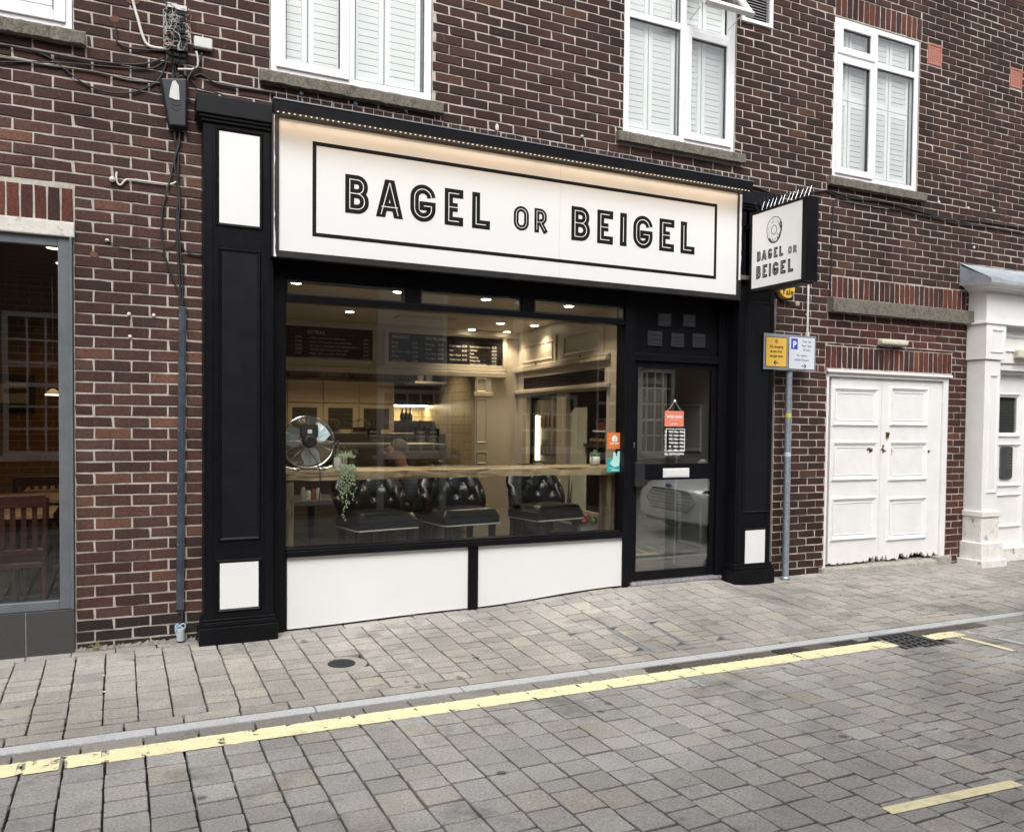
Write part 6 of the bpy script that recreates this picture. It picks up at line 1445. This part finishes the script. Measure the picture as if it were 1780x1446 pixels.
# wall painting, lamps
q=q4((-20,650),(61,712),4.55); t=thing('picture_frame','dark framed picture with a pale mount on the restaurant back wall','picture',((q[0]+q[1])/2,4.55,q[2]))
mb=MB(); mb.frame(*q,4.54,4.59,.07); mb.build('frame',BLKP,t); mb=MB(); mb.box(q[0]+.07,q[1]-.07,4.57,4.58,q[2]+.07,q[3]-.07); mb.build('mount',M('mount',(.3,.26,.2),.7),t); mb=MB(); mb.box(q[0]+.45,q[1]-.3,4.565,4.569,q[2]+.18,q[3]-.15); mb.build('print',M('dark_print',(.05,.04,.03)),t)
for i,(u,v,lab) in enumerate(((96,427,'bright round ceiling lamp in the restaurant, nearer the window'),(112,455,'bright round ceiling lamp farther back in the restaurant'),(58,690,'low glowing pendant lamp'))):
    if i<2: x_,y_=PZ(u,v,3.09); z_=3.07; y_=min(y_,4.2)
    else: y_=3.6; x_,z_=P(92,686,y_)  # third one: glowing pendant added to stand in for a small reflection
    t=thing('ceiling_lamp' if i<2 else 'reflection_lamp',lab if i<2 else 'low pendant lamp glowing over the farthest restaurant table','lamp',(x_,y_,z_))
    mb=MB(); mb.lathe((x_,y_,z_-.0),[(.085,0),(.09,.02)],20) if i<2 else mb.lathe((x_,y_,z_),[(.075,0),(.05,.035),(.015,.06)],20); mb.build('lamp_body',WHT,t)
    mb=MB(); mb.lathe((x_,y_,z_-.006),[(.07,0),(.07,.004)],20); mb.build('lamp_face',emis('rest_lamp',(1,.8,.5),6),t)
    ld=bpy.data.lights.new('lamp_glow','SPOT'); ld.energy=[26,26,4][i]; ld.spot_size=R(150); ld.spot_blend=.8; ld.shadow_soft_size=.08; ld.color=(1,.62,.3); lo=bpy.data.objects.new('lamp_glow',ld); C.objects.link(lo); lo.location=(x_,y_,z_-.02); par(lo,t)
    if i==2:
        mb=MB(); mb.tube([(x_,y_,z_+.1),(x_,y_,3.1)],.004,5); mb.build('lamp_flex',CABLE,t)
# ================================================================ CABLES, BOXES AND FIXINGS ON THE WALL
def wire(name,pts,label,r_=.006,mat=CABLE,y=-.012,cat='cable',ys=None):
    V=[]
    for i,(u,v) in enumerate(pts):
        yy=ys[i] if ys else y; x_,z_=P(u,v,yy); V.append(Vector((x_,yy+rj(.002),z_)))
    # catmull-rom
    o=[]; n=len(V)
    for i in range(n-1):
        p0=V[max(0,i-1)];p1=V[i];p2=V[i+1];p3=V[min(n-1,i+2)]
        for k in range(6):
            t=k/6; o.append(.5*((2*p1)+(p2-p0)*t+(2*p0-5*p1+4*p2-p3)*t*t+(3*p1-p0-3*p2+p3)*t**3))
    o.append(V[-1]); mb=MB(); mb.tube(o,r_,6); ob=mb.build(name,mat,smooth=True)
    if label: tag(ob,label,cat)
    return ob
k=3.708
def c1(*p): return [(a/k,b/k) for a,b in p]
wire('cable',c1((-300,270),(0,290),(200,325),(600,395),(820,415),(950,410),(1060,375)),'upper black cable running left from the open terminal block')
wire('cable',c1((-300,395),(0,400),(400,405),(700,430),(900,445),(1000,435),(1075,385)),'black cable sagging just below the upper one, left of the terminal block',.005)
wire('cable',c1((-300,340),(0,370),(300,420),(590,460),(720,490),(850,520),(1040,537)),'pale worn cable ending at the tapered black cover',.0065,M('cable_grey',(.12,.11,.1),.6))
wire('cable',c1((205,325),(330,380),(480,500),(560,550),(640,580),(720,600),(860,595),(980,550),(1040,490),(1075,400)),'black cable hanging in the deepest loop, left of the black cover',.006)
wire('cable',c1((745,165),(748,230),(760,275),(800,300),(870,318),(1070,330)),'short black cable bending down under the white cable',.006)
wire('cable',c1((850,-20),(870,60),(890,130),(915,220),(945,285),(990,308),(1070,318)),'thick white cable curving down to the open terminal block',.010,CABW)
wire('cable',c1((1180,480),(1230,500),(1290,480),(1330,500),(1410,545),(1630,580),(1790,607)),'upper black cable running right from the black cover over the pilaster',.007)
wire('cable',c1((1215,480),(1240,530),(1290,572),(1400,600),(1500,640),(1600,670),(1750,692)),'lower thin black cable running right, touching the pilaster top',.005)
wire('cable',[(322,160),(330,175),(345,183),(352,186)],'short thin cable tucked between black cover and pilaster',.004)
wire('cable',[(1300,322),(1320,328),(1350,338),(1400,336),(1440,332),(1480,345),(1540,352),(1600,368),(1650,380),(1700,385),(1790,398)],'upper black cable running under the small white window to the right edge',.008)
wire('cable',[(1440,334),(1480,350),(1540,361),(1600,374),(1660,388),(1720,396),(1790,408)],'lower black cable running under the small white window to the right edge',.007)
wire('cable',[(1458,342),(1450,352),(1448,378),(1446,405),(1445,458),(1443,512)],'black cable dropping down the brick left of the concrete hood',.006)
wire('cable',c1((1130,825),(1128,900),(1150,1000),(1145,1150),(1150,1290),(1140,1446))+[(313,500),(316,534)],'thick black cable dropping from the black cover into the grey trunking',.009)
wire('cable',c1((1160,830),(1155,930),(1125,1050),(1150,1200),(1160,1330),(1150,1446))+[(317,480),(318,534)],'second black cable twisted round the thick one above the trunking',.007,y=-.022)
wire('cable',c1((1165,840),(1140,950),(1120,1050),(1085,1200),(1050,1340),(1040,1446))+[(281,410),(288,448),(303,490),(312,515),(316,534)],'loose black cable bowing out to the left above the trunking',.007)
wire('cable',c1((820,1157),(870,1160),(960,1172),(1080,1187),(1120,1182),(1135,1172)),'pale cable between the white wall hook and the black cables',.006,CABW)
wire('cable',[(184,418),(200,425),(230,431),(262,432),(290,430),(303,424),(307,415)],'thin dark cable running right from a small white plug',.004,M('cable_red',(.03,.012,.012),.6))
wire('cable',[(313,424),(322,437),(335,443),(352,444)],'short black cable running right from the bundle to the pilaster',.006)
h=wire('wall_hook',c1((752,1110),(750,1150),(760,1185),(780,1192),(800,1170),(820,1155)),'white S shaped hook with a round white end on the left brick pier',.007,CABW,cat='hook')
x_,z_=P(195,312,-.02); mb=MB(); mb.ball((x_,-.02,z_),.02,10); mb.build('round_end',CABW,h)
# open terminal block with a tangle of wires
tl=P(288,4,-.03); br_=P(327,92,-.03); TBk=thing('terminal_block','open telephone terminal block with a wild tangle of pale wires','terminal block',((tl[0]+br_[0])/2,-.02,br_[1]))
mb=MB(); mb.box(tl[0],br_[0],-.035,-.001,br_[1],tl[1]); mb.build('back_plate',BLKP,TBk,bev=.004)
mb=MB(); mb.box(tl[0]+.01,tl[0]+.07,-.05,-.036,tl[1]-.035,tl[1]-.005); mb.box(br_[0]-.07,br_[0]-.01,-.05,-.036,tl[1]-.04,tl[1]-.01); mb.build('white_clips',CABW,TBk)
mb=MB()
for i in range(9):
    for s in (.2,.5,.8): mb.box(tl[0]+(br_[0]-tl[0])*s-.022,tl[0]+(br_[0]-tl[0])*s+.012,-.05,-.0355,tl[1]-.07-i*.04,tl[1]-.05-i*.04)
mb.build('terminals',BLKM,TBk)
rr=random.Random(11); wc=[M('wire_pale',(.45,.43,.4),.5),M('wire_blue',(.12,.16,.22),.5),M('wire_copper',(.4,.18,.1),.4,.5),M('wire_grey',(.2,.2,.2),.5)]
for i in range(46):
    x0_=rr.uniform(tl[0],br_[0]); z0_=rr.uniform(br_[1]+.02,tl[1]-.06); V=[Vector((x0_,-.045,z0_))]; d=Vector((rr.uniform(-1,1),rr.uniform(-.5,.2),rr.uniform(-1.3,1)))
    for j in range(14):
        d=(d+Vector((rr.gauss(0,.6),rr.gauss(0,.3),rr.gauss(0,.6)))).normalized(); p=V[-1]+d*.02
        p.y=min(-.04,max(-.12,p.y)); p.x=min(br_[0]+.012,max(tl[0]-.015,p.x)); p.z=min(tl[1]-.03,max(br_[1]-.01,p.z)); V.append(p)
    mb=MB(); mb.tube(V,.0019 if i%4 else .003,4); mb.build('loose_wire',wc[0 if i%2 else rr.choice([0,1,3])] if i<42 else wc[2],TBk)
for i,(u,v,a,b) in enumerate(((296,92,300,140),(302,92,308,138),(308,95,303,140),(318,95,309,139),(312,93,312,139))):
    wire('cable',[(u,v),((u+a)/2+rj(5),(v+b)/2),(a,b)],['first','second','third','fourth','fifth'][i]+' from left of the short black cables between terminal block and black cover',.006)
# tapered black cover
q=[P(277,136,-.05),P(326,138,-.05),P(325.5,224,-.05),P(293,221,-.05)]
mb=MB(); n4=[(x,-.001,z) for x,z in q]; cx_=sum(p[0] for p in q)/4; cz_=sum(p[1] for p in q)/4
f4=[(x+(cx_-x)*.14,-.075,z+(cz_-z)*.05) for x,z in q]
mb.add(n4+[(x,-.045,z) for x,z in q]+f4,[(3,2,1,0)]+[(i,(i+1)%4,4+(i+1)%4,4+i) for i in range(4)]+[(4+i,4+(i+1)%4,8+(i+1)%4,8+i) for i in range(4)]+[(8,9,10,11)])
cv=mb.build('cable_cover',M('cover_grey_black',(.02,.022,.026),.4,bump=.1),bev=.006); tag(cv,'tapered black plastic cable cover with a torn white label','cover')
for i in range(3):
    mb=MB(); zz=P(305,170+i*8,-.08)[1]; mb.tube([(cx_-.03+.02*math.cos(a)*1.4+.03,-.076,zz+.02*math.sin(a)) for a in [math.pi+math.pi*j/10 for j in range(11)]],.002,5); mb.build('moulded_rib',M('cover_grey_black',(1,1,1)),cv)
q=[P(300,141,-.08),P(305,140,-.08),P(311,150,-.08),P(312,174,-.08),P(304,173,-.08),P(294,169,-.08),P(296,155,-.08)]
mb=MB(); mb.prism(q,-.0795,-.0765); mb.build('torn_label',M('label_paper',(.6,.6,.58),.8,var=.1,dirt=.5,dcol=(.05,.05,.05),dsc=60,dth=.6),cv)
tl=P(336.5,64,-.02); br_=P(369,92,-.02); mb=MB(); mb.box(tl[0],br_[0],-.045,-.001,br_[1]+.01,tl[1]); jb=mb.build('junction_box',M('jb_white',(.6,.6,.58),.4,var=.08,dirt=.3,dcol=(.3,.28,.25),dsc=20),bev=.008); tag(jb,'small square white junction box right of the terminal block','junction box')
wire('cable',[(341,90),(344,104),(343,115),(335,121),(325,121),(309,121)],'white cable looping from the white junction box to the left',.008,CABW,y=-.03)
wire('cable',[(351,93),(347,107),(338,120),(328,135),(325,150),(325,165)],'dark cable looping from the white junction box behind the black cover',.008,y=-.03)
# trunking, cable tail, rope, cap
a=P(311,533,-.02); b=P(324,533,-.02); c=P(306,1060,-.02); d=P(320,1062,-.02)
x0=(a[0]+c[0])/2; x1=(b[0]+d[0])/2
tk_=thing('cable_trunking','dark grey steel cable trunking screwed down the left brick pier','trunking',((x0+x1)/2,-.02,c[1]))
mb=MB(); mb.add([(c[0],-.03,c[1]),(d[0],-.03,c[1]),(d[0],0,c[1]),(c[0],0,c[1]),(a[0],-.03,a[1]),(b[0],-.03,a[1]),(b[0],0,a[1]),(a[0],0,a[1])],[(0,3,2,1),(4,5,6,7),(0,1,5,4),(1,2,6,5),(2,3,7,6),(3,0,4,7)]); 
TRK=M('trunk_steel',(.075,.09,.115),.4,.4,var=.35,vs=9,dirt=.4,dcol=(.03,.03,.035),dsc=10)
mb.build('channel',TRK,tk_,bev=.004)
mb=MB(); mb.add([(c[0]+.018,-.036,c[1]),(c[0]+.036,-.036,c[1]),(c[0]+.036,-.031,c[1]),(c[0]+.018,-.031,c[1]),(a[0]+.018,-.036,a[1]),(a[0]+.036,-.036,a[1]),(a[0]+.036,-.031,a[1]),(a[0]+.018,-.031,a[1])],[(0,3,2,1),(4,5,6,7),(0,1,5,4),(1,2,6,5),(2,3,7,6),(3,0,4,7)]); mb.build('raised_rib',TRK,tk_,bev=.002)
for i in range(6):
    t_=.03+.94*i/5
    for s in (0,1):
        mb=MB(); xx=c[0]+(a[0]-c[0])*t_+(.006 if s==0 else .048); mb.ball((xx,-.031,c[1]+(a[1]-c[1])*t_),.004,8,(1,.5,1)); mb.build('screw',GALV,tk_)
wire('cable',[(317,1060),(317,1075),(315,1090)],'fat black cable end between the trunking and the grey cap',.013,y=-.02)
x_,z_=P(314,1110,-.03); zt_=P(314,1091,-.03)[1]; mb=MB(); mb.lathe((x_,-.035,z_-.01),[(.027,0),(.027,zt_-z_+.005),(.024,zt_-z_+.01)],20); tag(mb.build('pipe_cap',M('cap_grey',(.4,.42,.44),.5,var=.1)),'pale grey pipe cap standing where the black cable meets the pavement','cap')
ROPE=M('rope_blue',(.35,.5,.62),.7,var=.5,vs=200)
wire('rope',[(309,1108),(305,1096),(306,1086),(312,1087),(320,1092),(322,1086),(317,1084),(309,1090),(305,1087),(309,1098),(312,1110)],'knotted blue and white rope tied round the black cable',.005,ROPE,y=-.045,cat='rope')
# masonry plugs, screws and patches
MS=M('plug_white',(.6,.57,.53),.7)
for i,(u,v,lab) in enumerate(((186,418,'white round plug at the start of the thin dark cable'),(224,546,'small white wall plug, left one of an upper pair'),(267,548,'small white wall plug, right one of an upper pair'),(226,585,'small white wall plug below the pair'),(524,162,'grey fixing on the brick above the sign, nearest the left pilaster'),(618,180,'grey fixing on the brick under the upper window sill'),(706,192,'dark ring fixing under the right half of the upper sill'),(1012,238,'grey fixing on the bare brick above the sign'),(864,222,'white hanging tag on the brick above the sign'),(1417,396,'white ring on the brick just right of the projecting sign'),(1693,430,'white paint blob on the brick above the lead canopy'),(1632,352,'pale fixing above the right cables, left of three'),(1683,362,'pale fixing above the right cables, middle of three'),(1728,367,'pale fixing above the right cables, right of three'))):
    x_,z_=P(u,v,-.006); mb=MB(); mb.ball((x_,-.006,z_),.013 if i<4 else .017,9,(1,.7,1 if i!=8 else 1.8)); tag(mb.build('wall_fixing',MS if i not in (4,5,6,7) else GALV),lab,'fixing')
for i,(u,v,s_) in enumerate(((163,443,.03),(231,2,.05),(200,33,.035),(1748,378,.02))):
    x_,z_=P(u,v,0); mb=MB(); mb.prism([(x_+s_*math.cos(a)*rr.uniform(.6,1.1),z_+s_*.7*math.sin(a)*rr.uniform(.6,1.2)) for a in [2*math.pi*j/9 for j in range(9)]],-.004,.002); tag(mb.build('spalled_patch',M('spall',(.13,.06,.042),.9,bump=.8,bs=80,var=.3)),['orange spalled patch on a brick beside the restaurant window','orange spalled patch at the top of the thick white cable','brown spalled patch left of the thick white cable','small orange chip low on the far right brickwork'][i],'brick chip')
# mortar skirt and weeds at the foot of the wall
mb=MB(); V=[]; n=60; xs0,xs1=-.27,.47
for i in range(n+1):
    x_=xs0+(xs1-xs0)*i/n; V+=[(x_,-.02-abs(rj(.02)),gz(x_,-.02)+.001),(x_,-.003,gz(x_,0)+.012+abs(rj(.02)))]
mb.add(V,[(2*i,2*i+2,2*i+3,2*i+1) for i in range(n)]); struct(mb.build('mortar_fillet',M('fillet',(.2,.18,.155),.95,var=.4,vs=40,bump=.8)))
def tuft(u,v,label,n=16,hgt=.06,colr=(.3,.27,.12)):
    x_,z_=P(u,v,-.03); z_=gz(x_,-.03); mb=MB()
    for i in range(n):
        a=rr.uniform(-1,1); l=hgt*rr.uniform(.5,1.1); mb.tube([(x_+rj(.02),-.03+rj(.012),z_),(x_+a*l*.5,-.035+rj(.02),z_+l*.8),(x_+a*l,-.04+rj(.02),z_+l*.7)],[.0016,.0012,.0004],3)
    tag(mb.build('weed',M('weed_%d'%int(colr[1]*100),colr,.8)),label,'weed')
tuft(167,1132,'dry straw coloured weed at the foot of the left brick pier',18,.08)
tuft(715,1078,'small green weed in the joint below the white panels',14,.025,(.12,.17,.04))
# ================================================================ OPPOSITE SIDE OF THE STREET (seen in the glass)
OY=-7.9; VY=.1-OY
OB=thing('opposite_building','long brick building with white sash windows facing the shop, seen only in reflections','building',(4,OY,0))
OBM=M('opposite_brick',(.1,.05,.036),.85,var=.3,vs=12); n=OBM.node_tree; b=n.nodes['Principled BSDF']; src=b.inputs['Base Color'].links[0].from_socket
tc=n.nodes.new('ShaderNodeTexCoord'); spx=n.nodes.new('ShaderNodeSeparateXYZ'); n.links.new(tc.outputs['Object'],spx.inputs[0]); cbx=n.nodes.new('ShaderNodeCombineXYZ'); n.links.new(spx.outputs[0],cbx.inputs[0]); n.links.new(spx.outputs[2],cbx.inputs[1])
br=n.nodes.new('ShaderNodeTexBrick'); br.inputs['Scale'].default_value=1; br.inputs['Brick Width'].default_value=.225; br.inputs['Row Height'].default_value=.075; br.inputs['Mortar Size'].default_value=.005; n.links.new(cbx.outputs[0],br.inputs[0])
mx=n.nodes.new('ShaderNodeMix'); mx.data_type='RGBA'; n.links.new(br.outputs['Fac'],mx.inputs[0]); n.links.new(src,mx.inputs[6]); mx.inputs[7].default_value=(.25,.22,.18,1); n.links.new(mx.outputs[2],b.inputs['Base Color'])
def om(tl,br_): a=P(*tl,VY); b=P(*br_,VY); return a[0],b[0],b[1],a[1]
OW=[om((3,540),(122,792)),om((655,676),(785,790)),om((900,684),(1004,782)),om((1108,640),(1172,790))]
for x0,x1,z0,z1 in list(OW)+[(8.5,9.6,.9,3)]+[(-9,-8,.9,3),(-6,-5,.9,3),(12,13,.9,3),(15,16,.9,3)]+[(x_,x_+1.1,4.2,5.9) for x_ in (-9,-6,-3,0,2.6,5.2,7.8,10.5,13.5,16.5)]:
    if (x0,x1,z0,z1) not in OW: OW.append((x0,x1,z0,z1))
rs=[(-16,26,-.2,6.3)]
for h in OW: rs=cut(rs,h)
mb=MB()
for (a,b,c,d) in rs: mb.box(a,b,OY-.3,OY,c,d)
mb.build('wall',OBM,OB)
mb=MB(); mb.add([(-16,OY+.25,6.3),(26,OY+.25,6.3),(26,OY-4,7.9),(-16,OY-4,7.9),(-16,OY-8,6.3),(26,OY-8,6.3)],[(0,1,2,3),(3,2,5,4)]); mb.build('roof',M('slate',(.06,.06,.07),.6,var=.3),OB)
mb=MB(); mb.box(-16,26,OY-.9,OY-.85,-.2,6.3); mb.build('dark_rooms',M('void',(.01,.01,.01)),OB)
for (x0,x1,z0,z1) in OW:
    nx=max(2,round((x1-x0)/.27)); nz=max(2,round((z1-z0)/.33)); mb=MB(); mb.frame(x0,x1,z0,z1,OY-.1,OY-.03,.07)
    for i in range(1,nx): xx=x0+.07+(x1-x0-.14)*i/nx; mb.box(xx-.014,xx+.014,OY-.095,OY-.06,z0+.07,z1-.07)
    for i in range(1,nz): zz=z0+.07+(z1-z0-.14)*i/nz; t_=.03 if i==nz//2 else .014; mb.box(x0+.07,x1-.07,OY-.092,OY-.055,zz-t_,zz+t_)
    mb.box(x0-.08,x1+.08,OY+.001,OY+.06,z0-.07,z0); wn=mb.build('window',UPVC,OB)
    mb=MB(); mb.box(x0+.06,x1-.06,OY-.08,OY-.075,z0+.06,z1-.06); mb.build('pane',GLU,wn)
PLR=M('pale_render',(.8,.81,.81),.8,var=.05)
q=om((655,500),(772,676)); mb=MB(); mb.box(q[0],q[1],OY+.002,OY+.12,q[2]+.02,q[3]); mb.build('pale_bay',M('pale_bay',(.36,.39,.43),.8),OB)
for tl_,br_2 in (((893,420),(902,800)),((655,676),(664,800)),((765,500),(771,800))):
    q=om(tl_,br_2); mb=MB(); mb.box(q[0],q[1],OY+.003,OY+.13,.0,q[3]); mb.build('white_post',PLR,OB)
# parked car
CAR=thing('parked_car','white hatchback parked out of frame, reflected in the lower door glass','car',(6.2,-2.9,-.05))
cx0,_=P(1162,861,2.95)
CM=Matrix.Translation((cx0,-2.85,-.05))@Matrix.Rotation(R(-3),4,'Z')
CW=M('car_white',(.72,.73,.74),.25,var=.01,coat=1.); CBK=M('car_black',(.01,.01,.011),.3); CG=M('car_glass',(.012,.014,.016),.08)
ST=[(0,.62,.28,.5,.66),(.05,.74,.24,.55,.70),(.18,.84,.2,.62,.76),(.45,.9,.2,.68,.83),(1.05,.92,.22,.74,.93),(1.35,.92,.22,.78,.97),(2.4,.93,.22,.82,.99),(3.4,.92,.22,.84,1.0),(4.1,.88,.24,.85,1.0),(4.32,.8,.28,.8,.95),(4.38,.7,.35,.7,.85)]
V=[]
for (x,wb,zb_,zm,zt_) in ST:
    hs_=[(0,zt_),(wb*.5,zt_-.004),(wb*.82,zt_-.03),(wb*.96,zt_-.09),(wb,zm-.08),(wb*.99,(zb_+zm)/2-.05),(wb*.93,zb_),(0,zb_)]
    V+=[(x,s_[0],s_[1]) for s_ in hs_]+[(x,-s_[0],s_[1]) for s_ in hs_[-2:0:-1]]
nn=14; Fs=[(i*nn+k,i*nn+(k+1)%nn,(i+1)*nn+(k+1)%nn,(i+1)*nn+k) for i in range(len(ST)-1) for k in range(nn)]+[tuple(range(nn))[::-1],tuple((len(ST)-1)*nn+k for k in range(nn))]
mb=MB(CM); mb.add(V,Fs); mb.build('body',CW,CAR,smooth=True,sub=2)
G=[(1.2,.80,.95,.80,.95),(1.95,.74,.95,.66,1.36),(2.5,.74,.96,.64,1.45),(3.3,.74,.97,.62,1.42),(4.0,.72,.97,.56,1.2),(4.25,.7,.95,.62,.97)]
V=[]
for (x,wb,zb_,wt,zt_) in G: V+=[(x,-wb,zb_-.03),(x,-wt,zt_-.03),(x,-wt*.5,zt_),(x,wt*.5,zt_),(x,wt,zt_-.03),(x,wb,zb_-.03)]
Fs=[(i*6+k,i*6+k+1,(i+1)*6+k+1,(i+1)*6+k) for i in range(len(G)-1) for k in range(5)]
mb=MB(CM); mb.add(V,Fs); mb.build('glasshouse',CG,CAR,smooth=False)
mb=MB(CM); mb.add([(x-(.0),s_*wt*1.0,zt_+.012-(.03 if abs(s_)==1 else 0)) for (x,wb,zb_,wt,zt_) in G[1:5] for s_ in (-1,-.5,.5,1)],[(i*4+k,i*4+k+1,(i+1)*4+k+1,(i+1)*4+k) for i in range(3) for k in range(3)]); mb.build('roof',CW,CAR)
for x,sy in ((.85,-1),(.85,1),(3.55,-1),(3.55,1)):
    mb=MB(CM); mb.lathe((x,sy*.82-.1,.31),[(.2,0),(.31,.01),(.31,.19),(.2,.2)],28,'y'); wl=mb.build('wheel',CBK,CAR)
    mb=MB(CM); mb.lathe((x,sy*.82-.105,.31),[(.03,.0),(.19,.02),(.19,.19),(.03,.21)],14,'y'); mb.build('rim',STEEL,wl)
mb=MB(CM); hexp=[(-.5,.52),(-.36,.66),(.36,.66),(.5,.52),(.38,.40),(-.38,.40)]
def nose(y,z,o=0.): return (-.02+.16*(abs(y)/.8)**2.2-o+.10*max(0,(z-.55)),y,z)
mb.add([nose(y,z,.0) for y,z in hexp]+[nose(y,z,-.2) for y,z in hexp],[(0,1,2,3,4,5),(6,7,8,9,10,11)]+[(i,(i+1)%6,6+(i+1)%6,6+i) for i in range(6)]); gr=mb.build('grille',CBK,CAR)
mb=MB(CM); mb.tube([nose(y,z,.02) for y,z in hexp],.013,6,True); mb.build('chrome_surround',CHROME,gr)
for i in range(5):
    zz=.44+.045*i; wv=.42 if 0<i<4 else .38; mb=MB(CM); mb.tube([nose(-wv+2*wv*j/6,zz,.015) for j in range(7)],.008,5); mb.build('slat',CHROME,gr)
mb=MB(CM); mb.ball(nose(0,.715,.02),.06,12,(.3,1.2,.5)); mb.build('badge',M('badge',(.05,.08,.2),.2,.3),CAR)
mb=MB(CM); q=[nose(y,z,.01) for y,z in ((-.62,.34),(.62,.34),(.5,.22),(-.5,.22))]; mb.add(q+[(a+.2,b,c) for a,b,c in q],[(0,1,2,3),(4,5,6,7),(0,1,5,4),(1,2,6,5),(2,3,7,6),(3,0,4,7)]); mb.build('lower_intake',CBK,CAR)
mb=MB(CM); mb.box(.0,.02,-.26,.26,.35,.46); mb.build('number_plate',WHT,CAR)
for s in(-1,1):
    hp=[(.52,.63),(.66,.60),(.84,.66),(.9,.74),(.8,.745),(.62,.70)]; mb=MB(CM); V=[]
    for o_ in (.02,-.12):
        V+=[(nose(y,z)[0]-o_+.25*max(0,y-.6),s*y,z) for y,z in hp]
    mb.add(V,[tuple(range(6)),tuple(range(6,12))]+[(i,(i+1)%6,6+(i+1)%6,6+i) for i in range(6)]); mb.build('headlight',M('headlight',(.25,.26,.28),.1,.6),CAR)
    mb=MB(CM); mb.ball((1.45,s*1.0,1.0),.1,10,(.7,1,.65)); mb.build('wing_mirror',CW,CAR,smooth=True)

# scattered bits on the paving
for i,(u,v,lab) in enumerate(((282,1162,'tiny white stone chip on the pavement left of the round cover'),(181,1203,'tiny white stone chip on the pavement near the kerb'),(180,1177,'tiny pale crumb in a pavement joint'),(1223,1165,'tiny pale fleck on the road below the yellow line'),(1120,1163,'flat white fleck in the dark gutter'),(1640,1140,'small pale leaf scrap beside the drain'),(600,1128,'small pale crumb near the round cover'))):
    x_,y_=PZ(u,v,-.03); mb=MB(); mb.ball((x_,y_,gz(x_,y_)+.003),.008,7,(1.2,1,.5)); tag(mb.build('stone_chip',MS),lab,'debris')
